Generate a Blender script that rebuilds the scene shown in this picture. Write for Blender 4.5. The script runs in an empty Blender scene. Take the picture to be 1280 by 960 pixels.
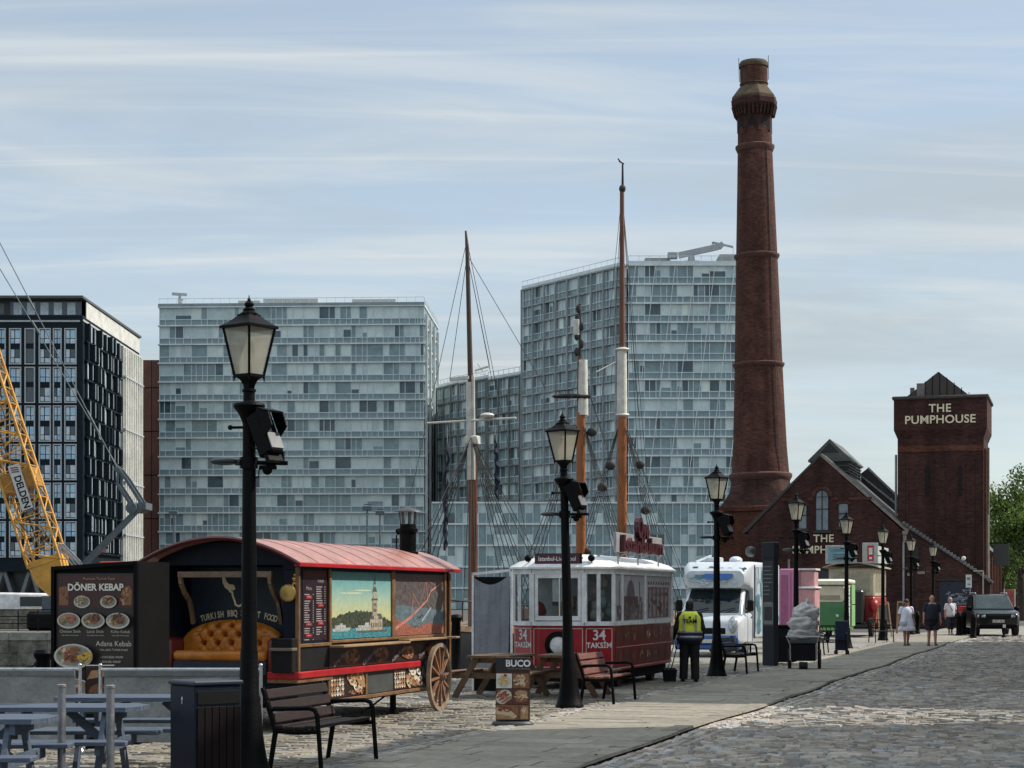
EXPOSURE = 0.74
import bpy, math, random
from mathutils import Vector, Matrix, noise
random.seed(11)
C = bpy.context.scene.collection
R = math.radians
PI = math.pi

# ------------------------------------------------------------------ materials
def srgb(r, g, b):
    f = lambda c: (c/255/12.92) if c/255 <= .04045 else ((c/255+.055)/1.055)**2.4
    return (f(r), f(g), f(b))

MATS = {}
def _new(name):
    m = bpy.data.materials.new(name); m.use_nodes = True
    nt = m.node_tree; nt.nodes.clear()
    out = nt.nodes.new('ShaderNodeOutputMaterial')
    return m, nt, out

def mat(name, col=(.5, .5, .5), rough=.6, metal=0., var=.2, vs=4., bump=0., bs=30., coat=0., spec=.5, dirt=None, stretch=(1, 1, 1)):
    """Principled surface whose colour wanders with two scales of noise."""
    if name in MATS: return MATS[name]
    m, nt, out = _new(name); N = nt.nodes; L = nt.links
    b = N.new('ShaderNodeBsdfPrincipled')
    b.inputs['Roughness'].default_value = rough
    b.inputs['Metallic'].default_value = metal
    b.inputs['Specular IOR Level'].default_value = spec
    b.inputs['Coat Weight'].default_value = coat
    tc = N.new('ShaderNodeTexCoord')
    mp = N.new('ShaderNodeMapping'); mp.inputs['Scale'].default_value = stretch
    L.new(tc.outputs['Object'], mp.inputs['Vector'])
    n1 = N.new('ShaderNodeTexNoise'); n1.inputs['Scale'].default_value = vs; n1.inputs['Detail'].default_value = 6; n1.inputs['Roughness'].default_value = .65
    L.new(mp.outputs['Vector'], n1.inputs['Vector'])
    rp = N.new('ShaderNodeValToRGB')
    lo = tuple(max(0, c*(1-var)) for c in col); hi = tuple(min(1, c*(1+var)) for c in col)
    if dirt: lo = dirt
    rp.color_ramp.elements[0].position = .32; rp.color_ramp.elements[0].color = (*lo, 1)
    rp.color_ramp.elements[1].position = .68; rp.color_ramp.elements[1].color = (*hi, 1)
    L.new(n1.outputs['Fac'], rp.inputs['Fac'])
    # fine scuffs and grime over the broad variation
    ns = N.new('ShaderNodeTexNoise'); ns.inputs['Scale'].default_value = vs*7; ns.inputs['Detail'].default_value = 8; ns.inputs['Roughness'].default_value = .75; L.new(mp.outputs['Vector'], ns.inputs['Vector'])
    ms = N.new('ShaderNodeMapRange'); ms.inputs['From Min'].default_value = .34; ms.inputs['From Max'].default_value = .6; ms.inputs['To Min'].default_value = 1-min(.4, var*1.1); ms.inputs['To Max'].default_value = 1.05; L.new(ns.outputs['Fac'], ms.inputs['Value'])
    sc_ = N.new('ShaderNodeVectorMath'); sc_.operation = 'SCALE'; L.new(rp.outputs['Color'], sc_.inputs[0]); L.new(ms.outputs[0], sc_.inputs['Scale'])
    L.new(sc_.outputs[0], b.inputs['Base Color'])
    mr = N.new('ShaderNodeMapRange'); mr.inputs['To Min'].default_value = max(0.02, rough-.1); mr.inputs['To Max'].default_value = min(1, rough+.12)
    L.new(n1.outputs['Fac'], mr.inputs['Value']); L.new(mr.outputs['Result'], b.inputs['Roughness'])
    if bump:
        n2 = N.new('ShaderNodeTexNoise'); n2.inputs['Scale'].default_value = bs; n2.inputs['Detail'].default_value = 4
        L.new(mp.outputs['Vector'], n2.inputs['Vector'])
        bp = N.new('ShaderNodeBump'); bp.inputs['Strength'].default_value = bump; bp.inputs['Distance'].default_value = .02
        L.new(n2.outputs['Fac'], bp.inputs['Height']); L.new(bp.outputs['Normal'], b.inputs['Normal'])
    L.new(b.outputs['BSDF'], out.inputs['Surface'])
    MATS[name] = m
    return m

def mat_brick(name, c1, c2, mortar, mode='flat', R0=2., bw=.23, bh=.075, msize=.012, mottling=.5):
    """Brickwork in object space. flat: runs along x+y with courses in z; round: wraps about the z axis."""
    m, nt, out = _new(name); N = nt.nodes; L = nt.links
    b = N.new('ShaderNodeBsdfPrincipled'); b.inputs['Roughness'].default_value = .9; b.inputs['Specular IOR Level'].default_value = .2
    tc = N.new('ShaderNodeTexCoord'); sx = N.new('ShaderNodeSeparateXYZ'); L.new(tc.outputs['Object'], sx.inputs[0])
    cb = N.new('ShaderNodeCombineXYZ')
    if mode == 'flat':
        ad = N.new('ShaderNodeMath'); ad.operation = 'ADD'; L.new(sx.outputs[0], ad.inputs[0]); L.new(sx.outputs[1], ad.inputs[1])
        L.new(ad.outputs[0], cb.inputs[0])
    else:
        at = N.new('ShaderNodeMath'); at.operation = 'ARCTAN2'; L.new(sx.outputs[1], at.inputs[0]); L.new(sx.outputs[0], at.inputs[1])
        ml = N.new('ShaderNodeMath'); ml.operation = 'MULTIPLY'; ml.inputs[1].default_value = R0; L.new(at.outputs[0], ml.inputs[0])
        L.new(ml.outputs[0], cb.inputs[0])
    L.new(sx.outputs[2], cb.inputs[1])
    br = N.new('ShaderNodeTexBrick'); br.inputs['Scale'].default_value = 1
    br.inputs['Brick Width'].default_value = bw; br.inputs['Row Height'].default_value = bh; br.inputs['Mortar Size'].default_value = msize
    br.inputs['Color1'].default_value = (*c1, 1); br.inputs['Color2'].default_value = (*c2, 1); br.inputs['Mortar'].default_value = (*mortar, 1)
    L.new(cb.outputs[0], br.inputs['Vector'])
    n1 = N.new('ShaderNodeTexNoise'); n1.inputs['Scale'].default_value = .8; n1.inputs['Detail'].default_value = 10; n1.inputs['Roughness'].default_value = .82
    L.new(tc.outputs['Object'], n1.inputs['Vector'])
    mr = N.new('ShaderNodeMapRange'); mr.inputs['From Min'].default_value = .3; mr.inputs['From Max'].default_value = .7
    mr.inputs['To Min'].default_value = 1-mottling; mr.inputs['To Max'].default_value = 1+mottling*.7
    L.new(n1.outputs['Fac'], mr.inputs['Value'])
    # single pale or burnt bricks
    wn = N.new('ShaderNodeTexWhiteNoise'); wn.noise_dimensions = '2D'
    dv = N.new('ShaderNodeVectorMath'); dv.operation = 'DIVIDE'; dv.inputs[1].default_value = (bw, bh, 1); L.new(cb.outputs[0], dv.inputs[0])
    fl = N.new('ShaderNodeVectorMath'); fl.operation = 'FLOOR'; L.new(dv.outputs[0], fl.inputs[0]); L.new(fl.outputs[0], wn.inputs['Vector'])
    m2 = N.new('ShaderNodeMapRange'); m2.inputs['To Min'].default_value = .80; m2.inputs['To Max'].default_value = 1.24; L.new(wn.outputs['Value'], m2.inputs['Value'])
    mm = N.new('ShaderNodeMath'); mm.operation = 'MULTIPLY'; # soot and rain streaks run down the wall
    ms = N.new('ShaderNodeMapping'); ms.inputs['Scale'].default_value = (1.1, 1.1, .12); L.new(tc.outputs['Object'], ms.inputs['Vector'])
    n3 = N.new('ShaderNodeTexNoise'); n3.inputs['Scale'].default_value = .9; n3.inputs['Detail'].default_value = 6; L.new(ms.outputs[0], n3.inputs['Vector'])
    m3 = N.new('ShaderNodeMapRange'); m3.inputs['From Min'].default_value = .32; m3.inputs['From Max'].default_value = .62; m3.inputs['To Min'].default_value = .62; m3.inputs['To Max'].default_value = 1.08; L.new(n3.outputs['Fac'], m3.inputs['Value'])
    m4 = N.new('ShaderNodeMath'); m4.operation = 'MULTIPLY'; L.new(m3.outputs[0], m4.inputs[0]); L.new(m2.outputs[0], m4.inputs[1])
    L.new(mr.outputs[0], mm.inputs[0]); L.new(m4.outputs[0], mm.inputs[1])
    vm = N.new('ShaderNodeVectorMath'); vm.operation = 'SCALE'; L.new(br.outputs['Color'], vm.inputs[0]); L.new(mm.outputs[0], vm.inputs['Scale'])
    L.new(vm.outputs[0], b.inputs['Base Color'])
    bp = N.new('ShaderNodeBump'); bp.inputs['Strength'].default_value = .5; bp.inputs['Distance'].default_value = .015
    L.new(mm.outputs[0], bp.inputs['Height']); L.new(bp.outputs['Normal'], b.inputs['Normal'])
    L.new(b.outputs['BSDF'], out.inputs['Surface'])
    MATS[name] = m; return m

def mat_glass(name, tint=(.8, .9, .95), clear=.8, rough=.03):
    """A window sheet: mostly see-through, with a mirror-like skin."""
    m, nt, out = _new(name); N = nt.nodes; L = nt.links
    tr = N.new('ShaderNodeBsdfTransparent'); tr.inputs['Color'].default_value = (*tint, 1)
    gl = N.new('ShaderNodeBsdfPrincipled'); gl.inputs['Base Color'].default_value = (*[t*.15 for t in tint], 1); gl.inputs['Roughness'].default_value = rough
    fr = N.new('ShaderNodeLayerWeight'); fr.inputs['Blend'].default_value = .25
    mr = N.new('ShaderNodeMapRange'); mr.inputs['To Min'].default_value = 1-clear; mr.inputs['To Max'].default_value = 1
    L.new(fr.outputs['Fresnel'], mr.inputs['Value'])
    mx = N.new('ShaderNodeMixShader'); L.new(mr.outputs[0], mx.inputs[0]); L.new(tr.outputs[0], mx.inputs[1]); L.new(gl.outputs[0], mx.inputs[2])
    L.new(mx.outputs[0], out.inputs['Surface']); MATS[name] = m; return m

def mat_translucent(name, col, amount=.5, rough=.3):
    m, nt, out = _new(name); N = nt.nodes; L = nt.links
    t = N.new('ShaderNodeBsdfTranslucent'); t.inputs['Color'].default_value = (*col, 1)
    p = N.new('ShaderNodeBsdfPrincipled'); p.inputs['Roughness'].default_value = rough
    tc = N.new('ShaderNodeTexCoord'); n1 = N.new('ShaderNodeTexNoise'); n1.inputs['Scale'].default_value = 7; n1.inputs['Detail'].default_value = 5
    L.new(tc.outputs['Object'], n1.inputs['Vector'])
    rp = N.new('ShaderNodeValToRGB'); rp.color_ramp.elements[0].color = (*[c*.7 for c in col], 1); rp.color_ramp.elements[1].color = (*col, 1)
    rp.color_ramp.elements[0].position = .3; rp.color_ramp.elements[1].position = .65
    L.new(n1.outputs['Fac'], rp.inputs['Fac']); L.new(rp.outputs['Color'], p.inputs['Base Color'])
    mx = N.new('ShaderNodeMixShader'); mx.inputs[0].default_value = amount
    L.new(p.outputs[0], mx.inputs[1]); L.new(t.outputs[0], mx.inputs[2]); L.new(mx.outputs[0], out.inputs['Surface'])
    MATS[name] = m; return m

def mat_attr(name, rough=.85, bump=.4, bs=25., spec=.3):
    """Stone whose tone per stone is stored on the mesh, broken up by fine noise."""
    m, nt, out = _new(name); N = nt.nodes; L = nt.links
    b = N.new('ShaderNodeBsdfPrincipled'); b.inputs['Roughness'].default_value = rough; b.inputs['Specular IOR Level'].default_value = spec
    at = N.new('ShaderNodeAttribute'); at.attribute_name = 'stone'
    tc = N.new('ShaderNodeTexCoord')
    n1 = N.new('ShaderNodeTexNoise'); n1.inputs['Scale'].default_value = .35; n1.inputs['Detail'].default_value = 8; n1.inputs['Roughness'].default_value = .7
    n2 = N.new('ShaderNodeTexNoise'); n2.inputs['Scale'].default_value = bs; n2.inputs['Detail'].default_value = 5
    L.new(tc.outputs['Object'], n1.inputs['Vector']); L.new(tc.outputs['Object'], n2.inputs['Vector'])
    a = N.new('ShaderNodeMapRange'); a.inputs['From Min'].default_value = .3; a.inputs['From Max'].default_value = .7; a.inputs['To Min'].default_value = .72; a.inputs['To Max'].default_value = 1.22; L.new(n1.outputs['Fac'], a.inputs['Value'])
    c = N.new('ShaderNodeMapRange'); c.inputs['From Min'].default_value = .3; c.inputs['From Max'].default_value = .7; c.inputs['To Min'].default_value = .8; c.inputs['To Max'].default_value = 1.2; L.new(n2.outputs['Fac'], c.inputs['Value'])
    mm = N.new('ShaderNodeMath'); mm.operation = 'MULTIPLY'; L.new(a.outputs[0], mm.inputs[0]); L.new(c.outputs[0], mm.inputs[1])
    vm = N.new('ShaderNodeVectorMath'); vm.operation = 'SCALE'; L.new(at.outputs['Color'], vm.inputs[0]); L.new(mm.outputs[0], vm.inputs['Scale'])
    L.new(vm.outputs[0], b.inputs['Base Color'])
    bp = N.new('ShaderNodeBump'); bp.inputs['Strength'].default_value = bump; bp.inputs['Distance'].default_value = .01
    L.new(n2.outputs['Fac'], bp.inputs['Height']); L.new(bp.outputs['Normal'], b.inputs['Normal'])
    L.new(b.outputs['BSDF'], out.inputs['Surface']); MATS[name] = m; return m

# ------------------------------------------------------------------ mesh builder
class MB:
    def __init__(s): s.v = []; s.f = []; s.m = []; s.M = Matrix.Identity(4); s.mi = 0
    def at(s, loc=(0, 0, 0), rot=(0, 0, 0)):
        from mathutils import Euler
        s.M = Matrix.Translation(loc) @ Euler(rot).to_matrix().to_4x4(); return s
    def add(s, vs, fs, mi=None):
        o = len(s.v); s.v += [tuple(s.M @ Vector(p)) for p in vs]
        for f in fs: s.f.append([i+o for i in f]); s.m.append(s.mi if mi is None else mi)
        return s
    def box(s, x0, x1, y0, y1, z0, z1, c=0., mi=None):
        if c <= 0 or min(x1-x0, y1-y0, z1-z0) < 2.2*c:
            vs = [(x, y, z) for x in (x0, x1) for y in (y0, y1) for z in (z0, z1)]
            return s.add(vs, [(0, 1, 3, 2), (4, 6, 7, 5), (0, 4, 5, 1), (2, 3, 7, 6), (0, 2, 6, 4), (1, 5, 7, 3)], mi)
        X, Y, Z = (x0, x1), (y0, y1), (z0, z1); vs = []; idx = {}
        for i in (0, 1):
            for j in (0, 1):
                for k in (0, 1):
                    sx, sy, sz = (1 if i == 0 else -1), (1 if j == 0 else -1), (1 if k == 0 else -1)
                    for a in range(3):
                        p = [X[i]+sx*c, Y[j]+sy*c, Z[k]+sz*c]; p[a] = (X[i], Y[j], Z[k])[a]
                        idx[(i, j, k, a)] = len(vs); vs.append(tuple(p))
        fs = []
        for a in range(3):
            b, d = [q for q in range(3) if q != a]
            for e in (0, 1):
                q = []
                for (p1, p2) in ((0, 0), (1, 0), (1, 1), (0, 1)):
                    t = [0, 0, 0]; t[a] = e; t[b] = p1; t[d] = p2; q.append(idx[(*t, a)])
                fs.append(q)
            for e in (0, 1):
                for g in (0, 1):
                    q = []
                    for (h, ax) in ((0, b), (1, b), (1, d), (0, d)):
                        t = [0, 0, 0]; t[a] = h; t[b] = e; t[d] = g; q.append(idx[(*t, ax)])
                    fs.append(q)
        for i in (0, 1):
            for j in (0, 1):
                for k in (0, 1): fs.append([idx[(i, j, k, a)] for a in range(3)])
        return s.add(vs, fs, mi)
    def cbox(s, c, d, ch=0., mi=None):
        return s.box(c[0]-d[0]/2, c[0]+d[0]/2, c[1]-d[1]/2, c[1]+d[1]/2, c[2]-d[2]/2, c[2]+d[2]/2, ch, mi)
    def bar(s, p, q, w, h=None, mi=None, up=(0, 0, 1)):
        """rectangular bar from p to q"""
        h = h or w; p = Vector(p); q = Vector(q); d = (q-p)
        if d.length < 1e-6: return s
        z = d.normalized(); up = Vector(up)
        if abs(z.dot(up)) > .98: up = Vector((0, 1, 0))
        x = z.cross(up).normalized(); y = x.cross(z)
        vs = [tuple(e+x*a*w/2+y*b*h/2) for e in (p, q) for (a, b) in ((-1, -1), (1, -1), (1, 1), (-1, 1))]
        return s.add(vs, [(0, 1, 2, 3), (7, 6, 5, 4), (0, 4, 5, 1), (1, 5, 6, 2), (2, 6, 7, 3), (3, 7, 4, 0)], mi)
    def tube(s, pts, r, n=8, mi=None, caps=True):
        pts = [Vector(p) for p in pts]; k = len(pts)
        rs = r if isinstance(r, (list, tuple)) else [r]*k
        vs = []; fs = []; px = None
        for i, p in enumerate(pts):
            d = (pts[min(i+1, k-1)]-pts[max(i-1, 0)])
            d = d.normalized() if d.length > 1e-9 else Vector((0, 0, 1))
            if px is None:
                px = d.orthogonal().normalized()
            else:
                px = (px-d*px.dot(d)); px = px.normalized() if px.length > 1e-6 else d.orthogonal().normalized()
            py = d.cross(px)
            for j in range(n):
                a = 2*PI*j/n; vs.append(tuple(p+(px*math.cos(a)+py*math.sin(a))*rs[i]))
        for i in range(k-1):
            for j in range(n):
                a = i*n+j; b = i*n+(j+1) % n; fs.append((a, b, b+n, a+n))
        if caps: fs.append(list(range(n))[::-1]); fs.append([(k-1)*n+j for j in range(n)])
        return s.add(vs, fs, mi)
    def lathe(s, prof, n=24, mi=None, rot=0., sx=1., sy=1.):
        vs = []; fs = []; k = len(prof)
        for (r, z) in prof:
            for j in range(n):
                a = 2*PI*j/n+rot; vs.append((r*math.cos(a)*sx, r*math.sin(a)*sy, z))
        for i in range(k-1):
            for j in range(n):
                a = i*n+j; b = i*n+(j+1) % n; fs.append((a, b, b+n, a+n))
        fs.append(list(range(n))[::-1]); fs.append([(k-1)*n+j for j in range(n)])
        return s.add(vs, fs, mi)
    def ball(s, c, r, n=12, k=8, mi=None, wob=0., seed=0.):
        r = (r, r, r) if not isinstance(r, (list, tuple)) else r
        vs = [(c[0], c[1], c[2]-r[2])]; fs = []
        for i in range(1, k):
            ph = -PI/2+PI*i/k
            for j in range(n):
                a = 2*PI*j/n; d = Vector((math.cos(a)*math.cos(ph), math.sin(a)*math.cos(ph), math.sin(ph)))
                w = 1+wob*noise.noise(d*2.3+Vector((seed, seed*1.7, 0)))+wob*.5*noise.noise(d*6+Vector((seed, 0, seed))) if wob else 1
                vs.append((c[0]+r[0]*d.x*w, c[1]+r[1]*d.y*w, c[2]+r[2]*d.z*w))
        vs.append((c[0], c[1], c[2]+r[2])); t = len(vs)-1
        for j in range(n): fs.append((0, 1+(j+1) % n, 1+j)); fs.append((t, 1+(k-2)*n+j, 1+(k-2)*n+(j+1) % n))
        for i in range(k-2):
            for j in range(n):
                a = 1+i*n+j; b = 1+i*n+(j+1) % n; fs.append((a, b, b+n, a+n))
        return s.add(vs, fs, mi)
    def prism(s, pts, axis, a0, a1, mi=None):
        """outline of 2D points extruded along axis ('x','y','z') from a0 to a1"""
        def P(p, a):
            return {'x': (a, p[0], p[1]), 'y': (p[0], a, p[1]), 'z': (p[0], p[1], a)}[axis]
        n = len(pts); vs = [P(p, a0) for p in pts]+[P(p, a1) for p in pts]
        fs = [list(range(n)), list(range(2*n-1, n-1, -1))]+[(i, i+n, (i+1) % n+n, (i+1) % n) for i in range(n)]
        return s.add(vs, fs, mi)
    def loft(s, secs, mi=None, caps=True):
        """rings of equal vertex count joined one after another"""
        n = len(secs[0]); vs = [p for r in secs for p in r]; fs = []
        for i in range(len(secs)-1):
            for j in range(n):
                a = i*n+j; b = i*n+(j+1) % n; fs.append((a, b, b+n, a+n))
        if caps: fs.append(list(range(n))[::-1]); fs.append([(len(secs)-1)*n+j for j in range(n)])
        return s.add(vs, fs, mi)
    def each(s, name, mats, parent=None, smooth=False):
        """link every connected piece as an object of its own, all with the same name"""
        up = list(range(len(s.v)))
        def find(i):
            while up[i] != i: up[i] = up[up[i]]; i = up[i]
            return i
        for f in s.f:
            for i in f[1:]: up[find(i)] = find(f[0])
        groups = {}
        for f, m in zip(s.f, s.m): groups.setdefault(find(f[0]), []).append((f, m))
        out = []
        for g in groups.values():
            b = MB(); ix = {}
            for f, m in g:
                for i in f:
                    if i not in ix: ix[i] = len(b.v); b.v.append(s.v[i])
                b.f.append([ix[i] for i in f]); b.m.append(m)
            out.append(b.build(name, mats, parent, smooth))
        return out
    def quad(s, *p, mi=None): return s.add(list(p), [tuple(range(len(p)))], mi)
    def build(s, name, mats, parent=None, smooth=False, loc=None):
        me = bpy.data.meshes.new(name); me.from_pydata(s.v, [], s.f); me.validate(clean_customdata=False)
        mats = mats if isinstance(mats, (list, tuple)) else [mats]
        for m in mats: me.materials.append(m)
        if len(me.polygons) == len(s.m): me.polygons.foreach_set('material_index', s.m)
        fix_normals(me)
        if smooth: shade(me, smooth)
        o = bpy.data.objects.new(name, me); C.objects.link(o)
        if parent: o.parent = parent
        if loc: o.location = loc
        return o

def fix_normals(me):
    import bmesh
    b = bmesh.new(); b.from_mesh(me); bmesh.ops.recalc_face_normals(b, faces=b.faces); b.to_mesh(me); b.free()

def shade(me, ang):
    ang = ang if ang is not True else 40
    me.polygons.foreach_set('use_smooth', [True]*len(me.polygons))
    try: me.set_sharp_from_angle(angle=R(ang))
    except Exception: pass

_tc = {}
def text_geo(body, size=1., spacing=1., extrude=.0, align='CENTER', shear=0., bold=0.):
    key = (body, size, spacing, extrude, align, shear, bold)
    if key in _tc: return _tc[key]
    cu = bpy.data.curves.new('lettering', 'FONT'); cu.body = body; cu.size = size; cu.extrude = extrude; cu.align_x = align; cu.align_y = 'CENTER'
    cu.space_character = spacing; cu.resolution_u = 3; cu.shear = shear; cu.offset = bold
    o = bpy.data.objects.new('lettering', cu); C.objects.link(o)
    bpy.context.view_layer.update()
    me = o.to_mesh(); vs = [tuple(v.co) for v in me.vertices]; fs = [list(p.vertices) for p in me.polygons]
    o.to_mesh_clear(); bpy.data.objects.remove(o); bpy.data.curves.remove(cu)
    _tc[key] = (vs, fs); return vs, fs

class Art:
    """flat printed or painted artwork on a plane; each later layer sits a hair proud of the one below"""
    def __init__(s, o, ex, ey, step=.0012):
        s.o = Vector(o); s.ex = Vector(ex).normalized(); s.ey = Vector(ey).normalized(); s.n = s.ex.cross(s.ey); s.b = MB(); s.mats = []; s.k = 0; s.step = step
    def mi(s, m):
        if m not in s.mats: s.mats.append(m)
        return s.mats.index(m)
    def P(s, a, b, k): return tuple(s.o+s.ex*a+s.ey*b+s.n*(k*s.step))
    def poly(s, pts, m, layer=None):
        if layer is None: s.k += 1; layer = s.k
        s.b.add([s.P(a, b, layer) for a, b in pts], [tuple(range(len(pts)))], s.mi(m)); return s
    def rect(s, a0, a1, b0, b1, m, layer=None): return s.poly([(a0, b0), (a1, b0), (a1, b1), (a0, b1)], m, layer)
    def ell(s, a, b, ra, rb, m, n=18, layer=None, wob=0., rot=0.):
        pts = []
        for i in range(n):
            t = 2*PI*i/n; k = 1+random.uniform(-wob, wob); x = ra*k*math.cos(t); y = rb*k*math.sin(t)
            pts.append((a+x*math.cos(rot)-y*math.sin(rot), b+x*math.sin(rot)+y*math.cos(rot)))
        return s.poly(pts, m, layer)
    def text(s, body, a, b, size, m, spacing=1., align='CENTER', rot=0., shear=0., layer=None, sx=1., bold=0., ext=0.):
        vs, fs = text_geo(body, size, spacing, ext, align, shear, bold)
        if layer is None: s.k += 1; layer = s.k
        c, d = math.cos(rot), math.sin(rot)
        out = []
        for v in vs:
            x = v[0]*sx; p = s.o+s.ex*(a+x*c-v[1]*d)+s.ey*(b+x*d+v[1]*c)+s.n*(layer*s.step+v[2]); out.append(tuple(p))
        s.b.add(out, fs, s.mi(m)); return s
    def build(s, name, parent=None): return s.b.build(name, s.mats, parent)

# ------------------------------------------------------------------ objects, names, copies
def tag(o, label=None, cat=None, group=None, kind=None):
    if label: o['label'] = label
    if cat: o['category'] = cat
    if group: o['group'] = group
    if kind: o['kind'] = kind
    return o
def thing(name, loc, rotz, label, cat, group=None):
    o = bpy.data.objects.new(name, None); C.objects.link(o); o.empty_display_size = .3
    o.location = loc; o.rotation_euler = (0, 0, rotz); return tag(o, label, cat, group)
KIDS = {}
def copy_tree(o, parent=None):
    c = o.copy(); C.objects.link(c)
    if parent: c.parent = parent
    for ch in list(o.children): copy_tree(ch, c)
    return c
def dup(o, loc, rotz, label, group=None):
    c = copy_tree(o); c.location = loc; c.rotation_euler = (0, 0, rotz); c['label'] = label
    if group: c['group'] = group
    return c

# ------------------------------------------------------------------ where things stand
F = 2400.; CAMH = 1.75; HOR = 746.
def W(px, Y, z=0.): return ((px-640)/F*Y, Y, z)
def Zh(py, Y): return CAMH+(HOR-py)/F*Y
QA = math.atan(.2992)                     # the quay runs off to the right of straight ahead
QO = Vector((.91, 30.4, 0)); QU = Vector((math.sin(QA), math.cos(QA), 0)); QV = Vector((math.cos(QA), -math.sin(QA), 0))
def Q(s, t, z=0.): p = QO+QU*s+QV*t; return (p.x, p.y, z)
def Qi(X, Y): d = Vector((X, Y, 0))-QO; return d.dot(QU), d.dot(QV)
def lampX(Y): return .91+.2992*(Y-30.4)
QR = -QA                                   # rotation that turns local x to across the quay, local y to along it

# shared materials
black = mat('black_iron_paint', (.0026, .0028, .0036), .5, 0, .5, 8, .3, 60, spec=.10)
dark = mat('dark_matt', (.005, .005, .006), .8, 0, .4, 6, spec=.25)
steel = mat('galvanised_steel', (.20, .20, .215), .45, .6, .3, 12)
white = mat('white_paint', (.74, .75, .76), .45, 0, .12, 3, dirt=(.5, .5, .5))
rubber = mat('rubber', (.012, .012, .013), .85, 0, .3, 10)
chrome = mat('polished_metal', (.6, .6, .62), .2, 1., .1, 5)
# ================================================================== world, sun, camera
sc = bpy.context.scene
SUN_EL, SUN_AZ = R(44), R(76)             # from the right, a little beyond the scene; azimuth clockwise from straight ahead
w = bpy.data.worlds.new('World'); sc.world = w; w.use_nodes = True
nt = w.node_tree; nt.nodes.clear(); N = nt.nodes; L = nt.links
out = N.new('ShaderNodeOutputWorld'); bg = N.new('ShaderNodeBackground'); bg.inputs['Strength'].default_value = .112
sky = N.new('ShaderNodeTexSky'); sky.sky_type = 'NISHITA'; sky.sun_disc = False; sky.sun_elevation = SUN_EL; sky.sun_rotation = SUN_AZ
sky.air_density = 1.0; sky.dust_density = .7; sky.ozone_density = 1.6
tc = N.new('ShaderNodeTexCoord'); sp = N.new('ShaderNodeSeparateXYZ'); L.new(tc.outputs['Generated'], sp.inputs[0])
# thin high cloud lies on a flat layer overhead: direction divided by its height
zz = N.new('ShaderNodeMath'); zz.operation = 'MAXIMUM'; zz.inputs[1].default_value = 0.0; L.new(sp.outputs['Z'], zz.inputs[0])
za = N.new('ShaderNodeMath'); za.operation = 'ADD'; za.inputs[1].default_value = .10; L.new(zz.outputs[0], za.inputs[0])
dx = N.new('ShaderNodeMath'); dx.operation = 'DIVIDE'; L.new(sp.outputs['X'], dx.inputs[0]); L.new(za.outputs[0], dx.inputs[1])
dy = N.new('ShaderNodeMath'); dy.operation = 'DIVIDE'; L.new(sp.outputs['Y'], dy.inputs[0]); L.new(za.outputs[0], dy.inputs[1])
cb = N.new('ShaderNodeCombineXYZ'); L.new(dx.outputs[0], cb.inputs[0]); L.new(dy.outputs[0], cb.inputs[1])
def cloud(scale, rot, loc, sc_, lo, hi, detail=9, dist=.6):
    mp = N.new('ShaderNodeMapping'); mp.inputs['Scale'].default_value = scale; mp.inputs['Rotation'].default_value = (0, 0, rot); mp.inputs['Location'].default_value = loc
    L.new(cb.outputs[0], mp.inputs['Vector'])
    n = N.new('ShaderNodeTexNoise'); n.inputs['Scale'].default_value = sc_; n.inputs['Detail'].default_value = detail; n.inputs['Roughness'].default_value = .58; n.inputs['Distortion'].default_value = dist
    L.new(mp.outputs[0], n.inputs['Vector'])
    r = N.new('ShaderNodeMapRange'); r.interpolation_type = 'SMOOTHSTEP'; r.inputs['From Min'].default_value = lo; r.inputs['From Max'].default_value = hi
    L.new(n.outputs['Fac'], r.inputs['Value']); return r.outputs[0]
c1 = cloud((.45, .8, 1), R(-12), (3.1, 1.3, 0), .9, .34, .70, 8, .5)        # broad veils
c2 = cloud((.4, 1.3, 1), R(-40), (7.7, 2.1, 0), 1.5, .42, .66, 12, 1.0)      # streaks
c3 = cloud((.16, 1.5, 1), R(-52), (1.2, 8.4, 0), 2.2, .48, .70, 13, 1.4)      # fine wisps
def madd(a, k, add):
    n = N.new('ShaderNodeMath'); n.operation = 'MULTIPLY_ADD'; n.use_clamp = True; L.new(a, n.inputs[0]); n.inputs[1].default_value = k
    if isinstance(add, float): n.inputs[2].default_value = add
    else: L.new(add, n.inputs[2])
    return n.outputs[0]
veil = madd(c1, .36, .56); wisp = madd(c2, .50, madd(c3, .42, 0.0))
# a veiled sky is brighter overhead than low down
zb = N.new('ShaderNodeMapRange'); zb.interpolation_type = 'SMOOTHSTEP'; zb.inputs['From Min'].default_value = .33; zb.inputs['From Max'].default_value = .9; zb.inputs['To Min'].default_value = 1; zb.inputs['To Max'].default_value = 2.0; L.new(sp.outputs['Z'], zb.inputs['Value'])
def layer(below, fac, col):
    cs = N.new('ShaderNodeVectorMath'); cs.operation = 'SCALE'; cs.inputs[0].default_value = col; L.new(zb.outputs[0], cs.inputs['Scale'])
    m_ = N.new('ShaderNodeMix'); m_.data_type = 'RGBA'; L.new(fac, m_.inputs['Factor']); L.new(below, m_.inputs['A']); L.new(cs.outputs[0], m_.inputs['B']); return m_
mix = layer(sky.outputs['Color'], veil, (2.65, 2.98, 3.14)); mix = layer(mix.outputs['Result'], wisp, (3.95, 4.18, 4.2))
L.new(mix.outputs['Result'], bg.inputs['Color']); L.new(bg.outputs[0], out.inputs['Surface'])

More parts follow.
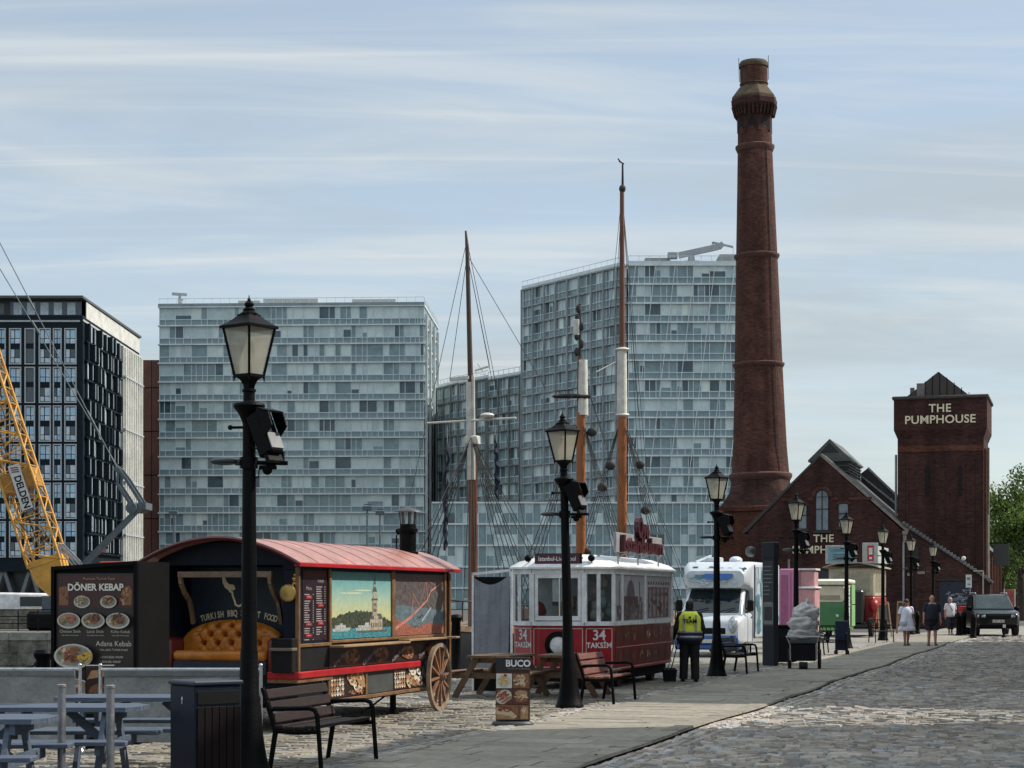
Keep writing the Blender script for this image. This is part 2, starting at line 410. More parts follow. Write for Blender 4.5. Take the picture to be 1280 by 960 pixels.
sl = bpy.data.lights.new('sun', 'SUN'); sl.energy = 2.95; sl.angle = R(.55); sl.color = (1, .93, .82)
so = bpy.data.objects.new('sun', sl); C.objects.link(so)
sd = Vector((math.sin(SUN_AZ)*math.cos(SUN_EL), math.cos(SUN_AZ)*math.cos(SUN_EL), math.sin(SUN_EL)))
so.rotation_euler = sd.to_track_quat('Z', 'Y').to_euler(); so.location = (60, 20, 80)
cam = bpy.data.cameras.new('camera'); co = bpy.data.objects.new('camera', cam); C.objects.link(co); sc.camera = co
co.location = (0, 0, CAMH); co.rotation_euler = (PI/2, 0, 0)
cam.sensor_width = 36; cam.lens = 36*F/1280; cam.shift_y = (HOR-480)/1280; cam.clip_end = 6000; cam.clip_start = .2
sc.view_settings.view_transform = 'Standard'; sc.view_settings.look = 'None'; sc.view_settings.exposure = EXPOSURE; sc.view_settings.gamma = 1
sc.view_settings.use_curve_mapping = False
sc.render.engine = 'CYCLES'; sc.cycles.use_denoising = True
sc.cycles.max_bounces = 6; sc.cycles.transparent_max_bounces = 12

# ================================================================== ground
def setts(name, s0, s1, tfun, row, wmin, wmax, tone, jit=.012, lip=.02, gap=.010, top=0., along=False, seed=1):
    """individually laid stone setts: rows across the quay (or along it), each a little out of true"""
    rnd = random.Random(seed); vs = []; fs = []; cols = []
    def stone(a0, a1, b0, b1):
        h = top+rnd.gauss(0, jit*.45); tx, ty = rnd.gauss(0, jit*.35), rnd.gauss(0, jit*.35)
        o = len(vs); k = min(lip, (a1-a0)*.3, (b1-b0)*.3)
        j = lambda: rnd.uniform(-.006, .006)
        base = [(a0+j(), b0+j()), (a1+j(), b0+j()), (a1+j(), b1+j()), (a0+j(), b1+j())]
        ins = [(a0+k, b0+k), (a1-k, b0+k), (a1-k, b1-k), (a0+k, b1-k)]
        for p in base: vs.append((p[0], p[1], top-.03))
        for q, p in enumerate(ins): vs.append((p[0]+j(), p[1]+j(), h+tx*(-1, 1, 1, -1)[q]+ty*(-1, -1, 1, 1)[q]))
        fs.extend([(o+4, o+5, o+6, o+7), (o, o+1, o+5, o+4), (o+1, o+2, o+6, o+5), (o+2, o+3, o+7, o+6), (o+3, o, o+4, o+7)])
        c = tone(rnd); cols.extend([c]*8)
    if along:
        t0, t1 = tfun(0); n = max(1, round((t1-t0)/row)); rw = (t1-t0)/n
        for i in range(n):
            s = s0+rnd.uniform(0, wmax)
            while s < s1:
                l = rnd.uniform(wmin, wmax); stone(t0+i*rw+gap/2, t0+(i+1)*rw-gap/2, s+gap/2, s+l-gap/2); s += l
    else:
        s = s0
        while s < s1:
            r = row*rnd.uniform(.88, 1.12); t0, t1 = tfun(s); t = t0-rnd.uniform(0, wmax)
            while t < t1:
                l = rnd.uniform(wmin, wmax); a0, a1 = max(t, t0), min(t+l, t1)
                if a1-a0 > .05: stone(a0+gap/2, a1-gap/2, s+gap/2, s+r-gap/2)
                t += l
            s += r
    wob = lambda x, y: .05*math.sin(y*.37)+.03*math.sin(y*.93+1)
    vs = [(x+wob(x, y)*math.exp(-((x-KERB)/1.1)**2), y, z) for x, y, z in vs]
    me = bpy.data.meshes.new(name); me.from_pydata(vs, [], fs)
    ca = me.color_attributes.new('stone', 'FLOAT_COLOR', 'POINT'); ca.data.foreach_set('color', [x for c in cols for x in (*c, 1.)])
    o = bpy.data.objects.new(name, me); C.objects.link(o); o.location = QO; o.rotation_euler = (0, 0, QR)
    return o
def ground_sheet(name, polys, z, m, kind='structure', lab=None):
    b = MB()
    for p in polys: b.quad(*[(x, y, z) for x, y in p])
    o = b.build(name, m); o.location = QO; o.rotation_euler = (0, 0, QR); tag(o, lab, None, None, kind); return o

stone_m = mat_attr('granite_setts', .8, .5, 22, .35)
flag_m = mat_attr('worn_flagstone', .85, .45, 9, .25)
soil = mat('sand_and_dirt_joints', (.13, .118, .10), .95, 0, .4, 8, .5, 40)
def grey_tone(r):
    g = r.uniform(.19, .36); k = r.random()
    return (g*1.10, g*.99, g*.85) if k < .65 else ((g*.99, g, g*.99) if k < .85 else (g*1.13, g*.97, g*.82))
def tan_tone(r):
    g = r.uniform(.17, .27); return (g*1.10, g*.98, g*.78) if r.random() < .7 else (g, g*.97, g*.92)
def flag_tone(r):
    g = r.uniform(.215, .275); return (g*1.10, g, g*.82)
KERB, FLAG0, EDGE, FARY = 2.84, .52, -6.5, 95.
def edge_s(px, s, guess=0):               # t of the picture's right side plus a margin
    return None
o = setts('road', -14.5, 62, lambda s: (KERB+.46, max(6.2, 7.6-.012*s)), .125, .18, .30, grey_tone, .017, .024, .016, -.022, seed=3); tag(o, kind='structure')
o.data.materials.append(stone_m)
o = setts('road_gutter', -14.5, 62, lambda s: (KERB+.02, KERB+.46), .145, .22, .40, lambda r: tuple(c*1.15 for c in grey_tone(r)), .010, .024, .014, -.024, along=True, seed=5); o.data.materials.append(stone_m); tag(o, kind='structure')
o = setts('quay_ground', -14.5, 22, lambda s: (EDGE+.75, FLAG0-.33), .135, .18, .30, tan_tone, .007, .016, .008, 0, seed=7); o.data.materials.append(stone_m); tag(o, kind='structure')
o = setts('pavement_channel', -14.5, 62, lambda s: (FLAG0-.33, FLAG0), .11, .2, .34, grey_tone, .006, .014, .01, 0, along=True, seed=8); o.data.materials.append(stone_m); tag(o, kind='structure')
o = setts('pavement', -14.5, 62, lambda s: (FLAG0, KERB-.3), .62, .7, 1.25, flag_tone, .003, .005, .004, 0, seed=9); o.data.materials.append(flag_m); tag(o, kind='structure')
o = setts('pavement_kerb', -14.5, 62, lambda s: (KERB-.3, KERB), .3, .8, 1.3, lambda r: tuple(c*.95 for c in flag_tone(r)), .006, .014, .01, .012, along=True, seed=10); o.data.materials.append(flag_m); tag(o, kind='structure')

# the setts carry on beyond the last modelled row as one surface
m, nt_, out_ = _new('distant_setts'); N_ = nt_.nodes; L_ = nt_.links
b_ = N_.new('ShaderNodeBsdfPrincipled'); b_.inputs['Roughness'].default_value = .85
t_ = N_.new('ShaderNodeTexCoord'); br = N_.new('ShaderNodeTexBrick'); br.inputs['Scale'].default_value = 1; br.inputs['Brick Width'].default_value = .28; br.inputs['Row Height'].default_value = .15; br.inputs['Mortar Size'].default_value = .014
br.inputs['Color1'].default_value = (.33, .31, .27, 1); br.inputs['Color2'].default_value = (.22, .21, .19, 1); br.inputs['Mortar'].default_value = (.07, .065, .06, 1)
n_ = N_.new('ShaderNodeTexNoise'); n_.inputs['Scale'].default_value = .6; n_.inputs['Detail'].default_value = 8; L_.new(t_.outputs['Object'], n_.inputs['Vector'])
r_ = N_.new('ShaderNodeMapRange'); r_.inputs['To Min'].default_value = .6; r_.inputs['To Max'].default_value = 1.4; L_.new(n_.outputs['Fac'], r_.inputs['Value'])
v_ = N_.new('ShaderNodeVectorMath'); v_.operation = 'SCALE'; L_.new(t_.outputs['Object'], br.inputs['Vector']); L_.new(br.outputs['Color'], v_.inputs[0]); L_.new(r_.outputs[0], v_.inputs['Scale'])
L_.new(v_.outputs[0], b_.inputs['Base Color'])
bp_ = N_.new('ShaderNodeBump'); bp_.inputs['Strength'].default_value = .6; bp_.inputs['Distance'].default_value = .02; L_.new(br.outputs['Color'], bp_.inputs['Height']); L_.new(bp_.outputs[0], b_.inputs['Normal'])
L_.new(b_.outputs[0], out_.inputs['Surface']); MATS['distant_setts'] = m
far_s = m
# the land: near quay (bounded by the dock edge), the far pier, and everything beyond to the horizon
def loc(X, Y): s, t = Qi(X, Y); return (t, s)
sE = [Qi(*Q(s, EDGE)[:2]) for s in (0,)]
sFar = (FARY-QO.y-QV.y*EDGE)/QU.y                     # where the dock edge meets the far quay line
gA = [(EDGE, -60), (70, -60), (70, sFar), (EDGE, sFar)]
o = ground_sheet('ground', [gA], -.07, soil)
b = MB(); z = -.073
pE = Q(sFar, EDGE); pR = Q(sFar, 70)
b.quad((-900, FARY, z), (pE[0], FARY, z), (pE[0]+1.2, 4000, z), (-1500, 4000, z)); b.quad((pE[0], FARY, z), (pR[0], pR[1], z), (2500, pR[1], z), (2500, 4000, z), (pE[0]+1.2, 4000, z)); b.quad((pR[0], -60, z), (2500, -60, z), (2500, pR[1], z), (pR[0], pR[1], z))
o = b.build('terrain', mat('tarmac', (.075, .073, .07), .9, 0, .35, .8, .3, 30)); tag(o, kind='structure')
o = ground_sheet('yard_ground', [[(EDGE+.7, 22), (FLAG0-.33, 22), (FLAG0-.33, 62), (FLAG0-.33, sFar+2), (EDGE+.7, sFar)], [(FLAG0-.33, 62), (30, 62), (30, 92), (FLAG0-.33, 92)]], -.02, far_s)
o = ground_sheet('road_margin', [[(5.8, -30), (16, -30), (16, 62), (5.8, 62)]], -.045, far_s)
o = ground_sheet('road_bed', [[(KERB-.15, -14.5), (7.7, -14.5), (7.7, 62), (KERB-.15, 62)]], -.048, mat('dark_joint_dirt', (.045, .042, .038), .95, 0, .4, 6))
# dock edge: granite coping, wall and water
cope = mat('granite_coping', (.30, .285, .25), .85, 0, .35, 2.2, .5, 18)
dockwall = mat('dock_masonry', (.23, .215, .18), .92, 0, .45, 1.1, .8, 7, dirt=(.06, .065, .045))
b = MB(); s = -16
while s < sFar:
    l = random.uniform(1.1, 1.7); b.box(EDGE, EDGE+.72, s+.006, s+l-.006, -.35, .012+random.uniform(-.006, .006), .02); s += l
o = b.build('quay_coping', cope); o.location = QO; o.rotation_euler = (0, 0, QR); tag(o, kind='structure')
b = MB().box(EDGE+.02, EDGE+.6, -60, sFar, -6, -.30); o = b.build('dock_wall', dockwall); o.location = QO; o.rotation_euler = (0, 0, QR); tag(o, kind='structure')
b = MB(); x = -140.
while x < pE[0]:
    l = random.uniform(1.2, 2.0); b.box(x+.006, x+l-.006, FARY, FARY+.9, -.42, .012, .02)
    for k in range(4):
        b.box(x+.004+(.4 if k % 2 else 0), x+l-.004+(.4 if k % 2 else 0), FARY+.03+random.uniform(0, .03), FARY+.8, -.42-(k+1)*.62, -.43-k*.62, .02, 1)
    x += l
b.box(-400, pE[0], FARY+.1, FARY+.85, -6, -.5, 0, 1)
o = b.build('pier_wall', [cope, dockwall]); tag(o, kind='structure')
m, nt_, out_ = _new('dock_water'); N_ = nt_.nodes; L_ = nt_.links
b_ = N_.new('ShaderNodeBsdfPrincipled'); b_.inputs['Base Color'].default_value = (.012, .02, .018, 1); b_.inputs['Roughness'].default_value = .08
t_ = N_.new('ShaderNodeTexCoord'); n_ = N_.new('ShaderNodeTexNoise'); n_.inputs['Scale'].default_value = 2.2; n_.inputs['Detail'].default_value = 5; L_.new(t_.outputs['Object'], n_.inputs['Vector'])
bp_ = N_.new('ShaderNodeBump'); bp_.inputs['Strength'].default_value = .35; bp_.inputs['Distance'].default_value = .08; L_.new(n_.outputs['Fac'], bp_.inputs['Height']); L_.new(bp_.outputs[0], b_.inputs['Normal'])
L_.new(b_.outputs[0], out_.inputs['Surface'])
o = MB().quad((-500, -60, -2.6), (40, -60, -2.6), (40, FARY+.5, -2.6), (-500, FARY+.5, -2.6)).build('dock_water', m); tag(o, kind='structure')
# ================================================================== lamp posts
pane_m = mat_translucent('frosted_lamp_pane', (.60, .58, .47), .5, .2)
nt_ = pane_m.node_tree; o_ = nt_.nodes['Material Output']; src_ = o_.inputs['Surface'].links[0].from_socket; tr_n = nt_.nodes.new('ShaderNodeBsdfTransparent'); mx_n = nt_.nodes.new('ShaderNodeMixShader'); mx_n.inputs[0].default_value = .36
nt_.links.new(src_, mx_n.inputs[1]); nt_.links.new(tr_n.outputs[0], mx_n.inputs[2]); nt_.links.new(mx_n.outputs[0], o_.inputs['Surface'])
leaf_m = mat('led_housing', (.03, .04, .045), .35, .2, .3, 9)
def make_lamp():
    t = thing('lamp_post', (0, 0, 0), 0, '', 'street lamp', 'black lantern posts along the quay')
    b = MB().lathe([(.225, 0), (.225, .03), (.205, .06), (.165, .22), (.135, .42), (.118, .68), (.108, .72), (.112, .76), (.098, .80), (.086, 1.2), (.078, 1.26), (.074, 1.9), (.066, 2.9), (.062, 3.42), (.070, 3.46),
                    (.088, 3.50), (.112, 3.545), (.148, 3.585), (.158, 3.61), (.150, 3.63), (.085, 3.645), (.058, 3.66), (.056, 3.74), (.068, 3.75), (.068, 3.77), (.05, 3.78)], 20)
    b.build('post', black, t, 35)
    b = MB().lathe([(.05, 3.775), (.06, 3.82), (.085, 3.86), (.12, 3.885), (.155, 3.90)], 4, rot=PI/4)
    a = [(-.10, -.10), (.10, -.10), (.10, .10), (-.10, .10)]; c = [(-.178, -.178), (.178, -.178), (.178, .178), (-.178, .178)]
    z0, z1 = 3.90, 4.375
    for i in range(4):
        p, q = (*a[i], z0), (*c[i], z1); b.bar(p, q, .024)
        b.bar((*a[i], z0), (*a[(i+1) % 4], z0), .028); b.bar((*c[i], z1), (*c[(i+1) % 4], z1), .03)
        b.tube([(a[i][0]*1.0, a[i][1]*1.0, z0), (a[i][0]*1.04, a[i][1]*1.04, z0-.055)], [.013, .004], 6)
    b.build('lantern_frame', black, t).rotation_euler = (0, 0, R(-33))
    g = MB()
    for i in range(4):
        j = (i+1) % 4; k = .965
        g.quad((a[i][0]*k, a[i][1]*k, z0+.01), (a[j][0]*k, a[j][1]*k, z0+.01), (c[j][0]*k, c[j][1]*k, z1-.01), (c[i][0]*k, c[i][1]*k, z1-.01))
    o = g.build('lantern_glass', pane_m, t); o.rotation_euler = (0, 0, R(-33))
    MB().lathe([(.03, 3.9), (.035, 4.0), (.05, 4.05), (.05, 4.2), (.02, 4.26)], 10).build('bulb', mat('lamp_bulb', (.6, .58, .5), .3, 0, .1), t, 40)
    s = 1.4142
    r = MB().lathe([(.202*s, 4.362), (.202*s, 4.386), (.188*s, 4.394), (.145*s, 4.422), (.108*s, 4.456), (.082*s, 4.482), (.08*s, 4.50), (.0, 4.50)], 4, rot=PI/4)
    r.lathe([(.088, 4.495), (.092, 4.508), (.07, 4.522), (.056, 4.54), (.066, 4.548), (.042, 4.56), (.036, 4.575)], 8)
    r.lathe([(.026, 4.565), (.046, 4.588), (.048, 4.604), (.034, 4.622), (.015, 4.634), (.019, 4.642), (.007, 4.662), (.003, 4.69)], 10)
    o = r.build('lantern_roof', black, t, 30); o.rotation_euler = (0, 0, R(-33))
    MB().tube([(0, 0, 3.40), (-.17, 0, 3.40)], .014, 8).ball((-.185, 0, 3.40), .026, 10, 6).build('ladder_bar', black, t, 40)
    b = MB().tube([(-.10, 0, 3.06), (.38, 0, 3.05)], .022, 8).lathe([(.088, 3.0), (.088, 3.11)], 14).ball((.18, 0, 2.985), .05, 10, 6)
    b.box(.10, .27, -.03, .03, 2.99, 3.03, .008).box(.30, .345, -.03, .03, 3.03, 3.16)
    b.tube([(.1, 0, 3.0), (.09, .02, 2.92), (.03, .05, 2.9)], .007, 6)
    b.build('bracket_arm', black, t, 40)
    # dark cabinet floodlight with a pale lens plate, tipped forward on the arm
    h = MB(); h.at((.215, 0, 3.30), (0, R(-24), 0)); h.box(-.09, .085, -.10, .10, -.20, .25, .02); h.prism([(.08, .255), (.10, .262), (.215, .17), (.205, .155)], 'y', -.115, .115).prism([(.08, .25), (.21, .165), (.20, .02), (.08, -.04)], 'y', -.115, -.10).prism([(.08, .25), (.21, .165), (.20, .02), (.08, -.04)], 'y', .10, .115)
    sp_ = h.build('floodlight', black, t); sp_.rotation_euler = (0, 0, R(-30))
    h = MB(); h.at((.215, 0, 3.30), (0, R(-24), 0)); h.box(.087, .10, -.09, .09, -.17, .0, .004); h.build('lens_plate', mat('pale_lens', (.13, .135, .145), .3, 0, .15), sp_)
    h = MB(); h.at((.215, 0, 3.30), (0, R(-24), 0)); h.box(-.02, .03, -.10, .10, -.27, -.20); h.tube([(-.12, -.05, .02), (-.155, -.05, .0), (-.15, -.05, -.06), (-.11, -.05, -.08)], .007, 6); h.build('yoke', black, sp_)
    l = MB().ball((-.24, 0, 3.07), (.15, .10, .038), 16, 8); l.box(-.14, -.08, -.035, .035, 3.03, 3.09, .01); l.build('led_head', leaf_m, t, 60)
    return t
lamp0 = make_lamp()
LAMPL = ['lantern post between the slatted navy bin and the dark bench by the wagon', 'leaning lantern post in front of the red tram kiosk', 'lantern post behind the worker in the yellow vest',
         'lantern post between the navy totem and the waste trolley', 'lantern post beside the cream bus and the blue panel chairs', 'lantern post standing behind the ornate metal bench',
         'lantern post behind the walking couple, against the lean-to wall', 'lantern post standing in front of the navy mural']
lx = [(18.7, 0), (30.4, -1.4), (42.4, 0), (53.8, 0), (65.5, 0), (77.2, 0), (89.6, 0), (101.2, 0)]
for i, (Y, lean) in enumerate(lx):
    o = lamp0 if i == 0 else copy_tree(lamp0)
    o.location = (lampX(Y)+(.03, -.0, .02, .05, 0, 0, 0, .1)[i], Y, 0); o.rotation_euler = (0, R(lean), R(-4)); o['label'] = LAMPL[i]

# ================================================================== benches
wood_d = mat('dark_bench_timber', (.020, .0085, .0075), .55, 0, .5, 3, .35, 22, stretch=(9, 1, 9), spec=.25)
wood_r = mat('reddish_bench_timber', (.17, .055, .035), .5, 0, .45, 3, .35, 22, stretch=(9, 1, 9))
def make_bench(wood):
    L_ = 1.55
    t = thing('park_bench', (0, 0, 0), 0, '', 'bench', 'slatted benches on the lamp line')
    for y in (0., L_):
        b = MB()
        b.tube([(.53, y, 0), (.50, y, .40), (.485, y, .56), (.46, y, .615), (.40, y, .635), (.02, y, .62), (-.045, y, .60)], .025, 8)
        b.tube([(-.03, y, 0), (.035, y, .40), (.005, y, .50), (-.11, y, .83)], [.026, .03, .03, .024], 8)
        b.tube([(.035, y, .40), (.25, y, .385), (.50, y, .40)], .024, 8)
        b.build('end_frame', black, t, 50)
    b = MB()
    for k, x in enumerate((.075, .185, .295, .405)): b.at((x, L_/2, .425+.006*(k-1.5)**2), (0, 0, 0)).box(-.048, .048, -L_/2-.02, L_/2+.02, -.018, .018, .006)
    b.build('seat', wood, t)
    b = MB()
    for k in range(3):
        z = .525+k*.12; x = .003-(z-.5)*.34
        b.at((x+.028, L_/2, z), (0, R(-18), 0)).box(-.018, .018, -L_/2-.02, L_/2+.02, -.05, .05, .007)
    b.build('backrest', wood, t)
    return t
bench0 = make_bench(wood_d); bench0['label'] = 'dark slatted bench beside the turkish food wagon'
br_ = make_bench(wood_r); br_['label'] = 'reddish slatted bench in front of the red tram kiosk'
def put(o, Y, t):
    s = (Y-QO.y)/QU.y; p = Q(s, t); o.location = p; o.rotation_euler = (0, 0, QR)
put(bench0, 19.35, -.02); put(br_, 31.35, -.05)
o = copy_tree(bench0); o['label'] = 'dark slatted bench between the ice cream van and the navy totem'; put(o, 43.6, -.05)

def ornate_bench(loc, rz, lab):
    t = thing('cafe_chair', loc, rz, lab, 'seat', 'dark metal seats further along the quay')
    for x in (-.42, .42):
        b = MB().tube([(x, 0, 0), (x, .04, .42), (x, .0, .44), (x, -.02, .46)], .022, 6).tube([(x, .45, 0), (x, .42, .45), (x, .5, .86)], .022, 6).tube([(x, .0, .44), (x, -.02, .62), (x, .1, .66), (x, .42, .64)], .018, 6); b.build('side_frame', black, t, 50)
    MB().box(-.42, .42, 0, .44, .42, .45, .01).build('seat', black, t)
    b = MB().bar((-.42, .5, .86), (.42, .5, .86), .035).bar((-.42, .45, .56), (.42, .45, .56), .03)
    for k in range(7):
        x = -.36+k*.12; b.tube([(x, .455, .56), (x+.05, .475, .68), (x, .498, .86)], .012, 5)
    b.build('backrest', black, t); return t
cafe = ornate_bench(W(1106, 73.5), R(25), 'ornate metal bench beside the sixth lantern post')
for px, Y, rz, lab in ((1024, 57.5, 60, 'dark folding chair behind the waste trolley'), (1040, 58.2, -15, 'dark chair between the trolley and the blue panel'), (1030, 60.5, 100, 'dark chair in front of the light green van')):
    dup(cafe, W(px, Y), R(rz), lab)
t = thing('windbreak_screen', W(1052, 58.4), R(4), 'plain navy blue windbreak panel standing by the fifth lantern post', 'panel')
MB().box(-.2, .2, -.02, .02, .12, 1.02, .01).build('board', mat('navy_board', (.008, .017, .05), .5), t)
MB().box(-.2, -.15, -.14, .14, 0, .12).box(.15, .2, -.14, .14, 0, .12).each('foot', black, t)

# ================================================================== litter bin, posts, picnic tables, barriers
navy = mat('navy_paint', (.004, .009, .024), .5, 0, .3, 5, .1, 40, spec=.25)
t = thing('litter_bin', (-2.80, 17.55, 0), R(38), 'navy litter bin with dark slatted side at the foot of a lantern post', 'litter bin')
MB().box(-.24, .24, -.235, .235, .06, .95, .012).build('body', navy, t)
MB().box(-.255, .255, -.25, .25, .95, .992, .012).build('lid', mat('navy_lid', (.012, .02, .04), .45), t)
b = MB()
for k in range(6): b.box(-.255, -.243, -.22+k*.0745, -.152+k*.0745, .09, .76, .004)
b.build('slat_panel', mat('maroon_slats', (.008, .003, .0038), .7, 0, .4, 6, .3, 30, stretch=(6, 6, 1), spec=.2), t).rotation_euler = (0, 0, PI/2)
MB().box(-.215, .215, -.2445, -.2355, .78, .90, .003).build('aperture', dark, t)
MB().box(-.22, .22, -.22, .22, 0, .06).build('plinth', dark, t)
b = Art((-.2415, .0, .80), (0, -1, 0), (0, 0, 1)).ell(0, .03, .013, .016, white, 10).rect(-.005, .005, -.02, .02, white); b.build('emblem', t)
pole0 = None
for px, Y, lab in ((77, 17.35, 'galvanised steel post farther from the navy litter bin'), (138, 17.2, 'galvanised steel post nearer the navy litter bin')):
    if pole0 is None:
        pole0 = thing('steel_post', W(px, 16.9), 0, lab, 'bollard', 'steel posts by the picnic tables')
        MB().lathe([(.036, 0), (.036, .955), (.034, .962)], 16).build('tube', steel, pole0, 40); MB().lathe([(.041, .955), (.041, .975), (.03, .982)], 16).build('cap', mat('rusty_cap', (.25, .23, .22), .6, .4, .3, 20), pole0, 40)
        MB().lathe([(.07, -.02), (.07, .012), (.045, .02)], 16).build('base_collar', steel, pole0, 40)
    else: dup(pole0, W(px, 16.75), 0, lab)

bluewood = mat('blue_grey_table_paint', (.075, .10, .145), .65, 0, .3, 2.5, .3, 18, stretch=(1, 7, 7))
brownwood = mat('brown_table_timber', (.15, .085, .045), .6, 0, .4, 2.5, .4, 18, stretch=(1, 7, 7))
def make_table(wood, name, Lg=1.78):
    t = thing(name, (0, 0, 0), 0, '', 'picnic table')
    b = MB()
    for k in range(5):
        y = -.30+k*.15; c = .10 if k in (0, 4) else 0
        b.prism([(-Lg/2+c, y-.07), (Lg/2-c, y-.07), (Lg/2-(0 if k != 4 else c), y+.07) if k != 0 else (Lg/2, y+.07), (-Lg/2+(c if k == 4 else 0), y+.07)], 'z', .70, .742)
    b.build('tabletop', wood, t)
    for s in (-1, 1):
        b = MB()
        for k in range(2): b.box(-Lg/2, Lg/2, s*.70-.065+k*.135-.065, s*.70-.065+k*.135+.065, .425, .465, .006)
        b.build('bench_plank', wood, t)
    for x in (-.58, .58):
        b = MB()
        for s in (-1, 1): b.bar((x, s*.24, .70), (x, s*.66, 0.0), .045, .10)
        b.bar((x+.046, -.78, .385), (x+.046, .78, .385), .045, .095); b.bar((x+.046, -.34, .655), (x+.046, .34, .655), .045, .09)
        b.build('leg_frame', wood, t)
        sx = 1 if x < 0 else -1
        MB().bar((x+sx*.05, 0, .39), (x+sx*.40, 0, .69), .04, .075).build('brace', wood, t)
    return t
tb = make_table(bluewood, 'picnic_table'); tb['group'] = 'blue grey picnic tables'
tb.location = (-4.75, 16.15, 0); tb.rotation_euler = (0, 0, R(1)); tb['label'] = 'frontmost blue grey picnic table of the three, farthest from the bin'
dup(tb, (-4.30, 17.85, 0), R(-1), 'blue grey picnic table behind the two steel posts'); dup(tb, (-3.72, 19.55, 0), R(0), 'blue grey picnic table along the fabric barrier, partly behind the bin')
bt = make_table(brownwood, 'wooden_table', 1.7); bt.location = W(627, 33.6); bt.rotation_euler = (0, 0, R(70)); bt['label'] = 'brown wooden picnic table in front of the grey curtain'
bt2 = dup(bt, W(708, 33.9), R(76), 'brown wooden picnic table close to the tram front, behind the leaning lantern post'); bt['group'] = bt2['group'] = 'brown wooden picnic tables'

cloth = mat('grey_barrier_canvas', (.22, .235, .235), .85, 0, .25, 3, .4, 9)
silver = mat('silver_tube', (.50, .51, .53), .3, .8, .2, 15)
def barrier(xa, xb, Y, lab):
    wd = xb-xa; t = thing('cafe_barrier', ((xa+xb)/2, Y, 0), 0, lab, 'barrier', 'grey canvas cafe barriers')
    for s in (-1, 1):
        x = s*wd/2; MB().tube([(x, 0, 0), (x, 0, .97)], .02, 10).ball((x, 0, .98), .024, 10, 6).build('pole', silver, t, 40); MB().lathe([(.17, 0), (.17, .008), (.05, .02), (.03, .05)], 20).build('foot_plate', silver, t, 40).location = (x, 0, 0)
    MB().tube([(-wd/2, 0, .935), (wd/2, 0, .935)], .018, 8).build('top_rail', silver, t, 40)
    n, k = 40, 10; vs = []; fs = []
    for i in range(n+1):
        for j in range(k+1):
            u = i/n; v = j/k; x = -wd/2+.045+(wd-.09)*u; zt = .93-.012*math.sin(PI*u*1.0); z = .12+(zt-.12)*v
            pinch = (1-min(1, u*14)) + (1-min(1, (1-u)*14)); y = -.026+.02*noise.noise((x*2.2, z*3, Y))+.03*pinch*math.sin(v*9)
            vs.append((x+.0*v, y, z))
    for i in range(n):
        for j in range(k): a = i*(k+1)+j; fs.append((a, a+1, a+k+2, a+k+1))
    MB().add(vs, fs).build('canvas', cloth, t, 60)
    MB().box(-wd/2+.05, wd/2-.05, -.05, -.028, .86, .925, .004).build('hem_band', mat('hem_band_canvas', (.13, .145, .15), .8), t)
    return t
barrier(-7.75, -4.86, 21.6, 'grey canvas barrier in front of the kebab menu kiosk and stone pier wall')
barrier(-4.62, -2.82, 21.55, 'grey canvas barrier in front of the orange sofa')

# chained iron post on the dock edge
def mooring(loc, lab, h=.9):
    t = thing('mooring_post', loc, 0, lab, 'bollard', 'iron chain posts along the dock edge')
    MB().lathe([(.16, 0), (.15, .1), (.11, .2), (.10, h-.15), (.13, h-.1), (.14, h-.05), (.11, h), (.04, h+.02)], 18).build('post', black, t, 40); return t
pm = W(54, 27.2); mooring((pm[0], pm[1], 0), 'iron chain post beside the kebab menu kiosk', 1.0)
m2 = W(20, 28.5); mooring((m2[0]-1.4, m2[1]-.9, 0), 'iron chain post at the other end of the rusty chain', 1.0)
mooring(W(570, 42), 'tall black mooring post behind the wagon wheel', 1.35)
p1 = Vector((pm[0], pm[1], .86)); p2 = Vector((m2[0]-1.4, m2[1]-.9, .80)); b = MB()
def chain(b, p, q, sag, n=34, r=.02):
    for i in range(n):
        u = (i+.5)/n; c = p.lerp(q, u)-Vector((0, 0, 4*sag*u*(1-u))); u2 = (i+1.1)/n; d = (p.lerp(q, u2)-Vector((0, 0, 4*sag*u2*(1-u2)))-c).normalized()
        e = Vector((0, 0, 1)) if i % 2 else d.cross(Vector((0, 0, 1)))
        e = (e-d*e.dot(d)).normalized(); k = (p-q).length/n*.72; ring = [c+d*k*math.cos(a)+e*k*.55*math.sin(a) for a in [2*PI*j/8 for j in range(9)]]
        b.tube(ring, .011, 5)
chain(b, p1, p2, .32); tag(b.build('chain', mat('rusty_chain', (.03, .025, .022), .6, .5, .4, 20), None, 50), 'rusty chain hanging between the dock edge posts', 'chain')

# ================================================================== snack sign on the paving
t = thing('snack_sign', W(641, 26.3), R(-5), 'upright poster stand with BUCO heading and food pictures', 'sign')
bw_, bh_ = .235, .92
MB().box(-bw_, bw_, -.022, .022, .05, bh_, .006).build('board', mat('sign_board', (.02, .012, .012), .5), t)
b = MB().lathe([(.29, 0), (.29, .02), (.26, .045), (.02, .05)], 24, sy=.62); b.build('foot', mat('grey_sign_foot', (.06, .065, .07), .5), t, 40)
FOOD = {}
def fm(k, c, v=.35, s=40.): 
    if k not in FOOD: FOOD[k] = mat('print_'+k, c, .45, 0, v, s)
    return FOOD[k]
fm('cream', (.62, .50, .33)); fm('meat', (.10, .035, .018)); fm('brown', (.24, .10, .045)); fm('tan', (.42, .24, .12)); fm('red', (.42, .035, .02)); fm('yellow', (.60, .38, .05)); fm('green', (.12, .17, .04)); fm('white', (.66, .63, .57), .1); fm('darkbg', (.028, .012, .010)); fm('pink', (.45, .16, .11)); fm('plate', (.50, .49, .44), .15)
